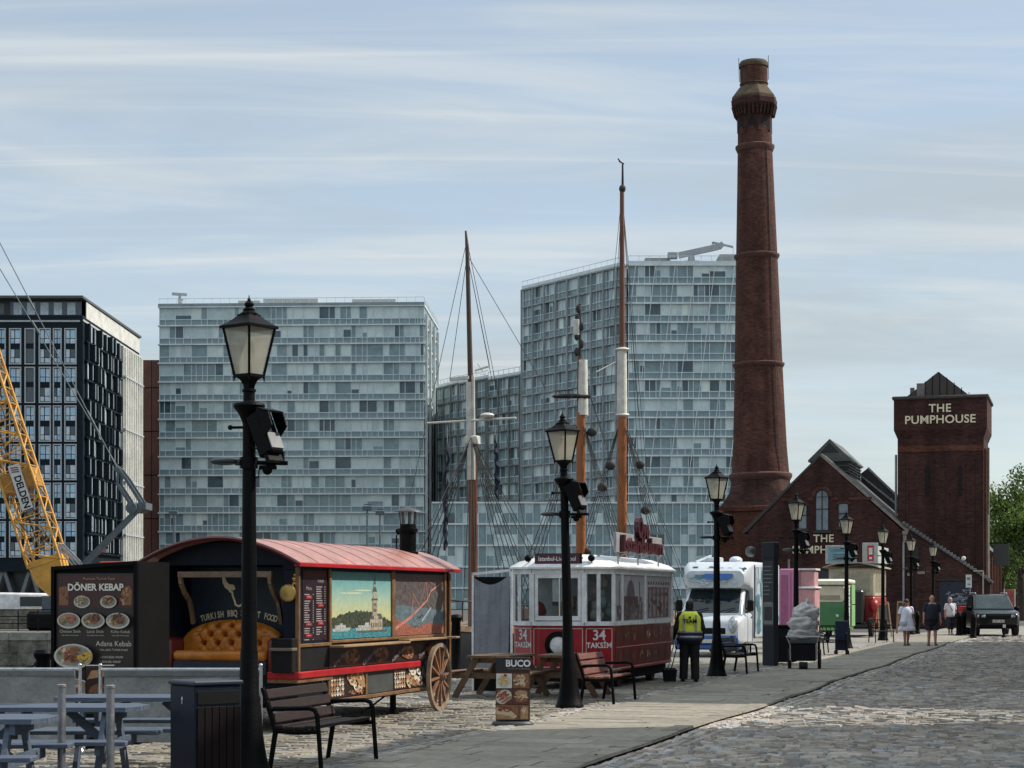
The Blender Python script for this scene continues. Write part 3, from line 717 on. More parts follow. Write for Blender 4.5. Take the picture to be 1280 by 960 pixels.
def heap(a, cx, cy, rx, ry, kinds, n, big=.3, el=1.0):
    for _ in range(n):
        t_ = random.uniform(0, 2*PI); q = math.sqrt(random.random())
        a.k += .25; a.ell(cx+rx*q*math.cos(t_), cy+ry*q*math.sin(t_), rx*big*random.uniform(.5, 1.1)*el, ry*big*random.uniform(.6, 1.2), FOOD[random.choice(kinds)], 9, a.k, .18, random.uniform(-.8, .8))
a = Art((0, -.0235, 0), (1, 0, 0), (0, 0, 1), .0008)
a.rect(-.225, .225, .06, .905, fm('maroon', (.07, .012, .010)))
a.rect(-.225, .225, .72, .905, mat('sign_black', (.012, .010, .012), .45))
a.text('BUCO', .075, .835, .125, white, .98, bold=.004); a.text('TASTE OF ISTANBUL', .08, .765, .03, fm('tan', (0, 0, 0)), 1.1)
a.rect(-.225, -.01, .50, .70, FOOD['white']); a.ell(-.12, .595, .10, .085, FOOD['plate']); heap(a, -.13, .60, .06, .055, ['yellow', 'yellow', 'cream'], 26, .35); a.ell(-.10, .675, .022, .02, FOOD['red'])
a.rect(.005, .225, .50, .70, FOOD['brown']); heap(a, .115, .60, .085, .075, ['tan', 'cream', 'meat', 'tan'], 46, .28)
a.rect(-.225, -.0, .28, .485, FOOD['meat']); a.ell(-.12, .38, .115, .095, FOOD['plate'], rot=.5); 
for k in range(4): a.ell(-.15+k*.035, .41-k*.032, .09, .02, FOOD[('red', 'brown', 'pink', 'meat')[k]], 12, rot=.55)
heap(a, -.14, .42, .07, .05, ['red', 'brown', 'tan'], 18, .3)
a.rect(.01, .225, .28, .485, FOOD['meat']); a.ell(.12, .43, .085, .045, FOOD['tan']); a.ell(.12, .385, .09, .03, FOOD['cream'], wob=.2); a.ell(.12, .345, .085, .035, FOOD['brown']); heap(a, .12, .375, .085, .03, ['cream', 'green', 'red', 'cream'], 24, .25)
a.rect(-.225, .225, .07, .272, FOOD['brown']); a.poly([(-.22, .24), (-.03, .20), (.06, .12), (.02, .075), (-.22, .085)], FOOD['cream']); a.poly([(-.22, .15), (-.05, .13), (.04, .08), (-.22, .075)], FOOD['tan']); heap(a, -.10, .215, .09, .035, ['meat', 'red', 'brown'], 22, .3); a.rect(.085, .095, .07, .272, FOOD['meat']); a.poly([(.11, .08), (.21, .08), (.215, .24), (.16, .262), (.12, .23)], FOOD['tan']); heap(a, .165, .2, .035, .05, ['cream', 'brown'], 12, .4)
a.build('printed_front', t)
# ================================================================== turkish food wagon
s0, t0 = Qi(lampX(24.55)-1.9, 24.55)
wl = Q(s0, t0-1.0); wg = thing('food_wagon', wl, QR, 'dark navy food wagon with red curved roof and spoked wheel', 'food wagon')
wbody = mat('wagon_navy', (.0045, .008, .017), .5, 0, .35, 3, .1, 30, spec=.2); wdark = mat('wagon_charcoal', (.009, .0095, .010), .7, 0, .3, 4, spec=.2)
trim = mat('varnished_trim', (.20, .105, .045), .42, 0, .4, 3, .2, 20, stretch=(4, 1, 1)); redp = mat('wagon_red', (.42, .012, .018), .35, 0, .2, 4)
LN = 6.1; HW = 1.0
b = MB()
b.box(-HW, HW, .62, LN, .38, 2.16)                                   # cabin behind the porch
b.box(-HW, -.82, 0, .62, .38, 2.16).box(.80, HW, .0, .62, .38, 2.16)   # cheeks of the porch
b.box(-.82, .80, 0, .62, .38, .70)
arc = [(HW*math.cos(PI*(1-i/16))*1.0, 2.16+.30*math.sin(PI*i/16)) for i in range(17)]
b.prism(arc, 'y', .02, LN)
b.build('body', wbody, wg)
# roof: bent boards over hoops
b = MB(); n = 28
def roofpt(i, k, e=0): 
    x = -1.14+2.28*i/n; return (x, 2.145+.335*(1-(x/1.14)**2)+k)
secs = []
for y in (-.28, 6.22):
    secs.append([(roofpt(i, .045)[0], y, roofpt(i, .045)[1]) for i in range(n+1)]+[(roofpt(i, 0)[0]*.995, y, roofpt(i, 0)[1]) for i in range(n, -1, -1)])
b.loft(secs)
rf = b.build('roof', mat('faded_red_roof', (.44, .20, .17), .36, .1, .3, 1.6, .15, 12, dirt=(.30, .16, .13)), wg, 30)
for k in range(9):
    y = .35+k*.66; MB().tube([(roofpt(i, .048)[0], y, roofpt(i, .046)[1]) for i in range(0, n+1, 2)], .007, 6).build('roof_seam', mat('roof_seam_red', (.30, .11, .09), .5), rf, 50)
for s in (-1, 1): MB().box(1.10*s-.025, 1.10*s+.055*s if s > 0 else 1.10*s+.025, -.285, 6.225, 2.135, 2.185, .006).build('roof_edge', redp, wg)
MB().tube([(roofpt(i, .02)[0], -.29, roofpt(i, .02)[1]) for i in range(n+1)], .03, 6).build('roof_hoop', mat('hoop_red', (.075, .010, .012), .4), wg, 50)
# stove pipe
px_, py_ = .50, 5.55; zr = 2.145+.335*(1-(px_/1.14)**2)
p = MB().at((px_, py_, 0)).lathe([(.17, zr-.1), (.165, zr+.04), (.13, zr+.05), (.13, zr+.34), (.158, zr+.35), (.158, zr+.40), (.13, zr+.41), (.125, zr+.47)], 20)
p.tube([(-.13, 0, zr+.33), (-.19, 0, zr+.3), (-.19, 0, zr+.1), (-.13, 0, zr+.05)], .012, 6); p.ball((-.16, 0, zr+.36), .045, 10, 6)
st = p.build('stove_pipe', black, wg, 40)
p = MB().at((px_, py_, 0)).lathe([(.235, zr+.66), (.225, zr+.675), (.04, zr+.73), (.02, zr+.74)], 20)
for k in range(7): a_ = 2*PI*k/7; p.bar((.115*math.cos(a_), .115*math.sin(a_), zr+.46), (.13*math.cos(a_), .13*math.sin(a_), zr+.67), .02)
p.build('rain_cap', mat('cap_grey', (.10, .10, .10), .4, .5), st, 40)
# front: recessed panel, bull's head, arched words, sofa
pn = MB().box(-.78, .78, .585, .618, .72, 2.14).build('front_panel', mat('panel_navy', (.009, .020, .036), .5, 0, .3, 3), wg)
gold = mat('gold_paint', (.78, .64, .42), .45, 0, .12, 20)
a = Art((-.09, .582, 0), (1, 0, 0), (0, 0, 1), .001)
def stroke(a, pts, w, m, close=False):
    for i in range(len(pts)-1):
        p, q = Vector(pts[i]), Vector(pts[i+1]); d = (q-p).normalized(); nrm = Vector((-d.y, d.x))*w/2; e = d*w*.3
        a.k += .05; a.poly([tuple(p-e-nrm), tuple(q+e-nrm), tuple(q+e+nrm), tuple(p-e+nrm)], m, a.k)
BC = 1.86
for s in (-1, 1):
    a.poly([(s*.22, BC+.19), (s*.195, BC+.14), (s*.17, BC+.085), (s*.13, BC+.055), (s*.075, BC+.05), (s*.05, BC+.01), (s*.06, BC-.02), (s*.14, BC-.03), (s*.20, BC+.01), (s*.235, BC+.08), (s*.24, BC+.15)][::s], gold)
    stroke(a, [(s*.13, BC-.035), (s*.095, BC-.05), (s*.085, BC-.10), (s*.06, BC-.16), (s*.045, BC-.215), (s*.0, BC-.235)], .026, gold)
a.build('bull_emblem', wg)
a = Art((-.09, .582, 0), (1, 0, 0), (0, 0, 1), .001)
for i, ch in enumerate('TURKISH BBQ STREET FOOD'):
    if ch == ' ': continue
    u = (i-11)/11.; th = -u*.36; a.text(ch, .53*u, 1.53-.075*u*u, .118, gold, rot=th*.62, sx=.62, layer=3, bold=.003)
a.build('lettering', wg)
b = MB().bar((-.66, -.04, 2.04), (.66, -.04, 2.04), .05, .075)
for s in (-1, 1):
    pts = [(s*.63, -.04, 2.03), (s*.63, -.02, 1.92), (s*.63, .08, 1.80), (s*.63, .22, 1.70), (s*.63, .28, 1.58), (s*.63, .34, 1.40)]
    for i in range(len(pts)-1): b.bar(pts[i], pts[i+1], .045, .06)
b.build('bracket_trim', mat('bracket_wood', (.20, .13, .08), .5, 0, .3, 5, .2, 20), wg)
orange = mat('orange_leather', (.52, .175, .018), .38, 0, .25, 6, .1, 60)
sofa = thing('tufted_sofa', (0, .16, .70), 0, 'orange tufted sofa with maroon arms in the wagon porch', 'sofa'); sofa.location = Q(s0+.42, t0-1.0-.09, 1.02); sofa.rotation_euler = (0, 0, QR)
# buttoned back as a cushioned relief
nx, nz = 60, 30; vs = []; fs = []; buttons = [(-.40+.20*k+(.10 if r % 2 else 0), .12+.115*r) for r in range(3) for k in range(5 if r % 2 == 0 else 4)]
for i in range(nx+1):
    for j in range(nz+1):
        x = -.68+1.36*i/nx; top = .17+.26*math.sqrt(max(0, 1-(x/.70)**2)); z = .02+(top-.02)*j/nz
        dmin = min(((x-bx)**2+((z-bz)*1.1)**2) for bx, bz in buttons); crease = min(min(abs(((x-bx)+(z-bz)*.64)), abs((x-bx)-(z-bz)*.64))+(0 if abs(z-bz) < .15 else 9) for bx, bz in buttons)
        y = -.10+.07*math.exp(-dmin/.0012)+.03*math.exp(-crease**2/.0002)+.10*(j/nz)**8; vs.append((x, y, z))
for i in range(nx):
    for j in range(nz): q = i*(nz+1)+j; fs.append((q, q+1, q+nz+2, q+nz+1))
bm_ = MB().add(vs, fs); bk = bm_.build('backrest', orange, sofa, 50)
bt_ = MB()
for bx, bz in buttons:
    if .05 < bz < .17+.26*math.sqrt(max(0, 1-(bx/.70)**2))-.05: bt_.ball((bx, -.055, bz), .02, 8, 5)
bt_.build('buttons', mat('maroon_button', (.16, .015, .012), .4), bk, 60)
MB().box(-.66, .66, -.46, -.08, -.10, .03, .035).build('seat', orange, sofa, 60)
for s in (-1, 1): MB().box(s*.74-.075, s*.74+.075, -.46, -.02, -.28, .20, .05).build('arm', mat('maroon_leather', (.14, .018, .016), .4, 0, .25, 6), sofa, 60)
MB().box(-.66, .66, -.44, -.06, -.28, -.10, .01).build('base', mat('sofa_navy', (.02, .03, .05), .6), sofa)
MB().box(-.80, .78, .0, .58, .703, .735).build('porch_step', wdark, wg)
MB().box(-1.02, -.80, -.05, -.002, .62, 2.1, .01).box(.82, 1.02, -.05, -.002, .62, 2.1, .01).build('porch_frame', wbody, wg)
MB().box(.72, 1.01, -.20, -.052, .78, 1.22, .01).build('counter_box', wdark, wg); MB().box(.70, 1.02, -.22, -.0, 1.06, 1.10, .006).build('side_shelf', mat('grey_trim', (.16, .13, .11), .5), wg)
# posts, red belt and boarding
MB().box(.985, 1.04, -.055, .0, .66, 2.13, .008).box(-1.04, -.985, -.055, 0, .66, 2.13, .008).each('corner_post', trim, wg)
MB().box(1.002, 1.07, -.10, 4.55, .70, .79, .012).box(.62, 1.07, -.11, -.058, .70, .79, .012).build('red_belt', redp, wg)
MB().box(1.002, 1.045, -.08, 1.1, .645, .698, .008).box(.62, 1.045, -.10, -.058, .645, .698, .008).build('lower_rail', trim, wg)
MB().box(1.002, 1.03, 1.05, 5.3, .33, .38, .006).box(1.002, 1.03, 2.35, 2.42, .38, .70, .006).box(1.002, 1.03, .98, 1.05, .33, .70, .006).build('skirt_trim', trim, wg)
MB().box(1.002, 1.028, .0, 1.08, 1.10, 1.145, .006).box(1.002, 1.03, 1.02, 1.09, 1.10, 2.12, .006).box(1.002, 1.03, 3.42, 3.55, 1.15, 2.12, .006).box(1.002, 1.03, 5.80, 5.87, 1.12, 2.12, .006).box(1.002, 1.03, 6.03, 6.1, .4, 2.12, .006).box(1.002, 1.035, 1.09, 5.8, 1.13, 1.17, .006).build('window_trim', trim, wg)
MB().box(1.03, 1.24, 1.0, 3.62, 1.075, 1.105, .006).box(1.03, 1.21, 3.66, 6.0, 1.10, 1.13, .006).build('serving_shelf', mat('shelf_wood', (.33, .21, .11), .45, 0, .3, 3, .2, 20, stretch=(5, 1, 5)), wg)
# menu board
E = 1.0015
a = Art((E, 0, 0), (0, 1, 0), (0, 0, 1), .0015)
mb = mat('menu_board', (.02, .010, .016), .4); mr_ = mat('menu_red', (.30, .03, .03), .4); mw = mat('menu_text', (.34, .29, .30), .5)
a.rect(.16, .98, 1.18, 2.10, mb)
for cx in (.36, .76):
    z = 1.88 if cx > .5 else 1.78
    a.text('Menu' if cx < .5 else 'Kebab', cx, z+.08, .07, mw, sx=1.2, layer=3)
    while z > 1.24:
        if random.random() < .16: a.rect(cx-.10, cx+.10, z-.024, z+.02, mr_, 3); a.rect(cx-.05, cx+.05, z-.006, z+.004, mw, 4); z -= .055
        a.rect(cx-.15, cx+random.uniform(-.04, .07), z-.007, z+.006, mw, 2); a.rect(cx+.13, cx+.16, z-.007, z+.006, mw, 2); z -= .030
a.rect(.18, .96, 2.0, 2.08, mat('menu_maroon', (.10, .016, .02), .5), 2)
a.build('menu_board', wg)
# poster one: tower on an islet at dusk
P0, P1, PB, PT = 1.10, 3.41, 1.18, 2.09
a = Art((E+.003, P0, PB), (0, 1, 0), (0, 0, 1), .0009); wd, hh = P1-P0, PT-PB
key = [(.12, .34, .36), (.19, .41, .41), (.31, .48, .41), (.44, .53, .36), (.53, .53, .29), (.55, .51, .24)]; skyc = []
for i in range(24):
    u = i/23*(len(key)-1); q = min(int(u), len(key)-2); skyc.append(tuple(key[q][c]*(1-u+q)+key[q+1][c]*(u-q) for c in range(3)))
for i, c in enumerate(skyc):
    z1 = hh*(1-i*.0345); z0 = hh*(1-(i+1)*.0345)
    a.rect(0, wd, z0, z1, mat('print_evening_sky_%s' % 'abcdefghijklmnopqrstuvwx'[i], c, .22, 0, .10, 9), 1)
sea = mat('print_sea', (.07, .26, .30), .25, 0, .6, 12, stretch=(1, 1, 6)); hill = mat('print_hill', (.06, .075, .05), .3, 0, .75, 22); stone_w = mat('print_pale_stone', (.42, .37, .28), .3, 0, .5, 24); roofd = mat('print_grey_roof', (.09, .10, .09), .5, 0, .3, 14); boatw = mat('print_boat_white', (.42, .46, .45), .3, 0, .6, 26)
a.ell(.75, .62, .45, .014, mat('print_thin_cloud', (.50, .56, .42), .5), 20, 2); a.ell(1.2, .66, .35, .01, mat('print_thin_cloud', (0, 0, 0)), 20, 2)
a.rect(0, wd, 0, .19, sea, 2)
pts = [(0, .16)]; x = 0.
while x < wd: pts.append((x, .21+.15*math.sin(min(PI, x/wd*PI*.95+.25))+random.uniform(0, .035))); x += .035
pts += [(wd, .22), (wd, .16)]; 
for q in range(len(pts)-2): a.poly([(pts[q][0], .14), (pts[q+1][0], .14), pts[q+1], pts[q]], hill, 3) if pts[q+1][0] > pts[q][0] else None
for x0, w_, h_ in ((.10, .55, .03), (.95, .8, .02)): a.poly([(x0-.05, .14), (x0, .10), (x0+w_, .10), (x0+w_+.08, .15)], boatw, 4); a.rect(x0+.06, x0+w_-.1, .14, .14+h_*1.6, boatw, 4); a.rect(x0+w_*.4, x0+w_*.6, .15, .21, boatw, 5)
a.rect(1.02, 2.15, .075, .10, roofd, 5)
a.rect(1.46, 1.96, .10, .25, stone_w, 5); a.poly([(1.42, .25), (2.0, .25), (1.9, .33), (1.55, .33)], roofd, 5); a.rect(1.62, 1.80, .25, .30, stone_w, 6)
for k in range(6): a.rect(1.5+k*.075, 1.53+k*.075, .14, .20, hill, 6)
a.rect(1.56, 1.74, .30, .56, stone_w, 6); a.rect(1.53, 1.77, .52, .545, roofd, 7); a.rect(1.585, 1.715, .56, .64, stone_w, 6); a.poly([(1.56, .64), (1.74, .64), (1.69, .71), (1.61, .71)], roofd, 6); a.rect(1.615, 1.685, .71, .745, stone_w, 7); a.poly([(1.605, .745), (1.695, .745), (1.652, .86)], roofd, 7); a.rect(1.646, 1.656, .85, .905, roofd, 7)
for zz_ in (.36, .44): a.rect(1.60, 1.64, zz_, zz_+.04, hill, 8); a.rect(1.67, 1.71, zz_, zz_+.04, hill, 8)
a.build('tower_poster', wg)
# poster two: bridge at night
P0, P1 = 3.57, 5.79; wd = P1-P0
a = Art((E+.003, P0, PB), (0, 1, 0), (0, 0, 1), .0009)
nt1 = mat('print_dusk_hill', (.12, .105, .105), .3, 0, .5, 14); nt2 = mat('print_dusk_water', (.12, .17, .20), .4, 0, .4, 6, stretch=(1, 1, 3)); nt3 = mat('print_city_lights', (.33, .12, .08), .4, 0, .6, 26, dirt=(.10, .035, .03)); nt4 = mat('print_bridge_glow', (.50, .21, .16), .4, 0, .3, 12)
a.rect(0, wd, 0, hh, nt1); a.poly([(.0, .12), (wd, .15), (wd, .36), (.9, .42), (0, .46)], nt2); a.poly([(0, 0), (wd, 0), (wd, .13), (1.5, .18), (.9, .1), (.25, .22), (0, .24)], nt3)
for p, q, w0 in (((.02, .10), (.75, .28), .05), ((.75, .28), (1.45, .52), .035), ((1.45, .52), (1.62, .66), .03), ((1.62, .66), (2.18, .80), .03)):
    stroke(a, [p, q], w0, nt4)
stroke(a, [(1.2, .20), (1.62, .40)], .03, mat('print_wake', (.36, .40, .42), .4)); stroke(a, [(1.40, .83), (1.46, .52)], .02, nt4); stroke(a, [(.80, .62), (.75, .3)], .018, nt4); stroke(a, [(.8, .62), (1.1, .42)], .012, nt4); stroke(a, [(1.4, .83), (1.1, .45)], .01, nt4); stroke(a, [(1.4, .83), (1.95, .72)], .01, nt4)
a.poly([(1.0, .27), (1.2, .28), (1.15, .31)], hill, 30)
for k in range(120):
    x_, z_ = random.uniform(.05, wd-.03), random.uniform(.48, hh-.02); a.rect(x_, x_+.012, z_, z_+.008, nt3, 3)
a.build('bridge_poster', wg)
# lower food boards and the dark lettered strip
def food_board(y0, y1, z0, z1, name):
    a = Art((E+.006, y0, z0), (0, 1, 0), (0, 0, 1), .0006); w_, h_ = y1-y0, z1-z0
    a.rect(0, w_, 0, h_, FOOD['darkbg'])
    for r in range(4):
        zc = h_*(.82-.215*r)
        for k in range(5): a.ell(w_*(.06+.075*k), zc, w_*.032, h_*.10, FOOD[random.choice(['cream', 'white', 'tan'])], 12, rot=-.25); a.k -= .7; a.ell(w_*(.06+.075*k), zc+h_*.03, w_*.016, h_*.04, FOOD[random.choice(['meat', 'brown', 'red'])], 8, rot=-.2); a.k -= .7
    for k in range(16):
        x_, z_ = w_*random.uniform(.48, .94), h_*random.uniform(.15, .92); a.ell(x_, z_, w_*.085, h_*.13, FOOD[random.choice(['cream', 'tan', 'white'])], 14, rot=random.uniform(-1, .2), wob=.06); a.k -= .6; a.ell(x_+.01, z_+.01, w_*.045, h_*.07, FOOD[random.choice(['brown', 'meat', 'tan', 'green'])], 10, wob=.2); a.k -= .6
    heap(a, w_*.72, h_*.2, w_*.24, h_*.1, ['tan', 'brown', 'red', 'cream'], 40, .16)
    a.build(name, wg)
food_board(1.07, 2.34, .39, .70, 'wrap_picture'); food_board(3.52, 4.78, .39, .70, 'wrap_picture')
MB().box(1.002, 1.008, 2.42, 3.50, .39, .70).build('chalk_panel', mat('chalk_grey', (.05, .055, .055), .7, 0, .3, 3), wg)
a = Art((E+.004, 0, .80), (0, 1, 0), (0, 0, 1), .0008)
a.rect(.05, .98, 0, .28, wdark); a.rect(1.05, 5.75, 0, .265, FOOD['darkbg'])
for i, wd_ in enumerate(('Lamb Wrap', 'Chicken Wrap', 'Adana Kebab', 'Doner Box')):
    x_ = 1.5+1.12*i; a.ell(x_+.38, .13, .28, .10, FOOD['brown'], 14, wob=.15); heap(a, x_+.38, .13, .22, .08, ['meat', 'tan', 'brown', 'pink', 'darkbg'], 26, .25); a.text(wd_, x_-.05, .12, .10, mw, rot=.32, sx=1.1)
a.build('dish_strip', wg)
# wheel with spokes, on its axle
def wheel(y, name='wheel'):
    r0 = .52; x0 = 1.10
    rim = MB(); k = 48
    for i in range(k):
        a0, a1 = 2*PI*i/k, 2*PI*(i+1)/k
        P = lambda a, r, x: (x, y+r*math.cos(a), r0+r*math.sin(a))
        rim.add([P(a0, .46, x0), P(a0, .52, x0), P(a1, .52, x0), P(a1, .46, x0), P(a0, .46, x0+.06), P(a0, .52, x0+.06), P(a1, .52, x0+.06), P(a1, .46, x0+.06)], [(0, 1, 2, 3), (7, 6, 5, 4), (1, 5, 6, 2), (0, 3, 7, 4)])
    whl = rim.build(name, mat('wheel_rim_wood', (.30, .22, .15), .6, 0, .3, 8), wg)
    sp = MB()
    for i in range(12): a_ = 2*PI*i/12+.1; sp.bar((x0+.04, y+.07*math.cos(a_), r0+.07*math.sin(a_)), (x0+.03, y+.465*math.cos(a_), r0+.465*math.sin(a_)), .03, .045, up=(1, 0, 0))
    sp.build('spokes', mat('spoke_wood', (.27, .13, .07), .55, 0, .3, 8), whl)
    MB().tube([(x0-.06, y, r0), (x0+.11, y, r0)], [.085, .06], 14).tube([(x0+.10, y, r0), (x0+.14, y, r0)], .03, 10).build('hub', mat('hub_wood', (.16, .10, .07), .5, 0, .3, 8), whl, 40)
    return whl
wheel(5.22); MB().tube([(-1.1, 5.22, .52), (1.1, 5.22, .52)], .035, 8).build('axle', black, wg, 40)
MB().tube([(.75, 4.2, 0), (.75, 4.2, .4)], .05, 8).box(.68, .82, 4.13, 4.27, 0, .02).bar((.75, 2.9, .08), (.75, 4.2, .36), .02).bar((.6, .9, .0), (.6, .9, .4), .07).each('prop_leg', black, wg, 40)
MB().box(-.9, .9, .3, 6.0, .30, .375).build('chassis', dark, wg)
brass = mat('brass', (.45, .30, .10), .3, .9, .2, 12)
for x_ in (.93, -.93):
    l = MB().at((x_, -.14, 1.84)).lathe([(.10, 0), (.115, .015), (.115, .03), (.02, .09)], 18); 
    l = MB(); l.at((x_, -.10, 1.80), (R(90), 0, 0)).lathe([(.02, .0), (.09, .02), (.115, .06), (.10, .075), (.02, .08)], 18); l.at((x_, -.06, 1.8)).bar((0, 0, .02), (.05, .03, .20), .02).ball((.045, .02, .18), .035, 8, 6).ball((.05, .02, .12), .025, 8, 6).ball((.05, .02, .23), .022, 8, 6)
    l.build('ship_lamp', brass if x_ > 0 else black, wg, 40)
# ================================================================== kebab kiosk with menu
kx = W(173, 22.75); kc = Vector((kx[0], kx[1], 0))-QV*.57
kk = thing('menu_kiosk', tuple(kc), QR, 'black kebab kiosk with photo menu headed Döner Kebap', 'kiosk')  # the menu is a plain print on the cabinet front
kb = MB(); kb.prism([(-.57, 0), (.57, 0), (.57, 2.17), (-.57, 2.10)], 'y', .0, .80); kb.build('cabinet', mat('kiosk_black', (.0035, .0035, .004), .8, 0, .3, 4, spec=.12), kk)
kb = MB(); kb.bar((-.55, -.02, .05), (-.55, -.02, 2.09), .045).bar((.55, -.02, .05), (.55, -.02, 2.15), .045).bar((-.57, -.02, 2.09), (.57, -.02, 2.155), .045); kb.build('frame', black, kk)
a = Art((0, -.003, 0), (1, 0, 0), (0, 0, 1), .0012)
mk = mat('menu_cream_text', (.60, .54, .44), .5, 0, .08); kbg = mat('print_menu_brown', (.022, .012, .012), .4, 0, .4, 6); kbm = mat('print_menu_maroon', (.05, .012, .012), .4, 0, .4, 6); cream = FOOD['white']
a.rect(-.52, .52, .10, 2.03, kbg); a.rect(-.50, .50, 1.62, 2.0, kbm)
a.text('Premium Turkish Taste', .06, 1.965, .045, FOOD['tan'], layer=14); a.text('DÖNER KEBAP', .01, 1.86, .112, cream, layer=14, bold=.004)
for sx_ in (-1, 1): a.poly([(sx_*.42-.06, 1.65), (sx_*.42+.06, 1.65), (sx_*.42+.07, 1.82), (sx_*.42+.03, 1.88), (sx_*.42-.06, 1.86)], FOOD['brown'], 4); heap(a, sx_*.39, 1.77, .06, .1, ['brown', 'tan', 'meat'], 14, .3)
def plate(cx, cy, rx, ry, kinds):
    a.k += 1; a.ell(cx, cy-.01, rx, ry, FOOD['plate'], 24); a.ell(cx, cy-.004, rx*.88, ry*.82, mat('print_plate_inner', (.25, .23, .19), .5), 24); heap(a, cx-rx*.35, cy, rx*.45, ry*.55, ['green', 'cream', 'tan', 'red'], 16, .35); heap(a, cx+rx*.1, cy+ry*.18, rx*.5, ry*.55, kinds, 26, .28, 1.2)
plate(-.17, 1.70, .11, .075, ['cream', 'tan', 'green']); plate(.19, 1.70, .11, .075, ['brown', 'meat', 'tan'])
for k, (nm, kd) in enumerate((('Chicken Shish', ['tan', 'brown', 'pink']), ('Lamb Shish', ['meat', 'brown']), ('Köfte Kebab', ['meat', 'meat', 'brown']))):
    x_ = -.33+.335*k; plate(x_, 1.475, .155, .095, kd); a.text(nm, x_, 1.335, .05, mk, layer=8); a.text('rice, salad, house sauce', x_, 1.29, .024, mk, layer=8)
plate(-.24, 1.05, .26, .15, ['meat', 'brown', 'brown', 'red', 'tan']); heap(a, -.08, 1.03, .09, .06, ['yellow'], 20, .3)
a.text('Adana Kebab', .25, 1.19, .088, mk, layer=8); a.text('rice, salad, Turkish bread', .25, 1.12, .036, mk, layer=8)
for k, nm in enumerate(('CHICKEN WRAP', 'DONER WRAP', 'MIX WRAP', 'CHICKEN SHISH WRAP', 'LAMB SHISH WRAP', 'VEG. DONER WRAP', 'KOFTE WRAP')): a.text('- '+nm, .07, 1.03-.055*k, .038, mk, align='LEFT', layer=8)
plate(-.24, .68, .26, .11, ['tan', 'cream', 'red', 'tan'])
a.build('printed_menu', kk)
t = thing('wrap_board', (-4.74, 22.1, 0), R(6), 'small food picture board seen between the two canvas barriers', 'sign')
MB().box(-.17, .17, 0, .03, 0, .97, .005).build('board', dark, t)
a = Art((0, -.004, 0), (1, 0, 0), (0, 0, 1), .001); a.rect(-.16, .16, .4, .95, FOOD['darkbg']); a.poly([(-.15, .80), (.15, .85), (.15, .92), (-.1, .90)], FOOD['tan']); a.ell(0, .66, .13, .09, FOOD['brown']); heap(a, 0, .66, .11, .08, ['brown', 'tan', 'meat', 'green'], 26, .3); a.ell(0, .50, .13, .06, FOOD['tan']); a.rect(-.16, .16, .955, .968, FOOD['white'], 9); a.build('printed_front', t)
# ================================================================== red and white tram kiosk
s0, t0 = Qi(lampX(36.3)-.755, 36.3); s0 -= .35
tr = thing('tram_kiosk', Q(s0, t0-.98), QR, 'red and white tram shaped snack kiosk numbered 34', 'kiosk')
tred = mat('tram_red', (.34, .010, .022), .32, 0, .25, 3, 0, 30, coat=.3); twhite = mat('tram_white', (.76, .78, .80), .5, 0, .12, 4, dirt=(.55, .56, .57)); tline = mat('tram_lining', (.55, .47, .40), .5)
glass = mat_glass('window_glass', (.90, .96, .97), .90); glass2 = mat_glass('dim_window_glass', (.55, .62, .66), .62)
FP = [(-.98, .35), (-.52, .0), (.50, .0), (.98, .35), (.98, 5.6), (-.98, 5.6)]
b = MB(); b.prism(FP, 'z', .34, 1.22); b.build('lower_body', tred, tr)
ins = [(x*.955, y+(.03 if y < 1 else -.03)) for x, y in FP]; MB().prism(ins, 'z', 1.2, 1.26).build('floor', dark, tr)
MB().prism([(x*.9, y+.1 if y < 1 else y-.1) for x, y in FP], 'z', .14, .34).build('undercarriage', dark, tr)
b = MB()
for y in (1.3, 4.3):
    for x in (-.8, .8): b.tube([(x-.06, y, .24), (x+.06, y, .24)], .23, 18)
b.each('wheel', rubber, tr, 40)
# belt rail, posts, head rail
def ring(z0, z1, out_, name, m):
    b = MB()
    for i in range(len(FP)):
        p, q = Vector((*FP[i], 0)), Vector((*FP[(i+1) % len(FP)], 0)); b.bar(p+Vector((0, 0, (z0+z1)/2)), q+Vector((0, 0, (z0+z1)/2)), out_, z1-z0)
    return b.build(name, m, tr)
ring(1.205, 1.285, .075, 'belt_rail', twhite); ring(2.18, 2.29, .06, 'head_rail', twhite)
b = MB()
posts = [(-.98, .35), (-.83, .235), (-.52, 0), (.50, 0), (.98, .35), (-.98, 5.6), (.98, 5.6), (.98, 3.0), (-.98, 3), (.98, 1.0), (.735, .172)]
for i, (x, y) in enumerate(posts): wd_ = .10 if i in (2, 3) else .07; b.box(x-wd_/2, x+wd_/2, y-.035, y+.035, 1.26, 2.2, .006)
b.each('window_post', twhite, tr)
b = MB().box(-.44, .44, -.028, .02, 1.30, 1.385, .006).box(-.44, .44, -.028, .02, 2.10, 2.18, .006).box(-.46, -.40, -.026, .022, 1.3, 2.18).box(.38, .44, -.026, .022, 1.3, 2.18).box(.01, .03, -.02, .02, 1.38, 2.1)
b.build('sash', twhite, tr)
g = MB()
for i in (0, 1, 2): p, q = FP[i], FP[i+1]; g.quad((*p, 1.28), (*q, 1.28), (*q, 2.18), (*p, 2.18))
g.quad((-.98, .35, 1.28), (-.98, 5.6, 1.28), (-.98, 5.6, 2.18), (-.98, .35, 2.18)); g.build('front_glass', glass, tr)
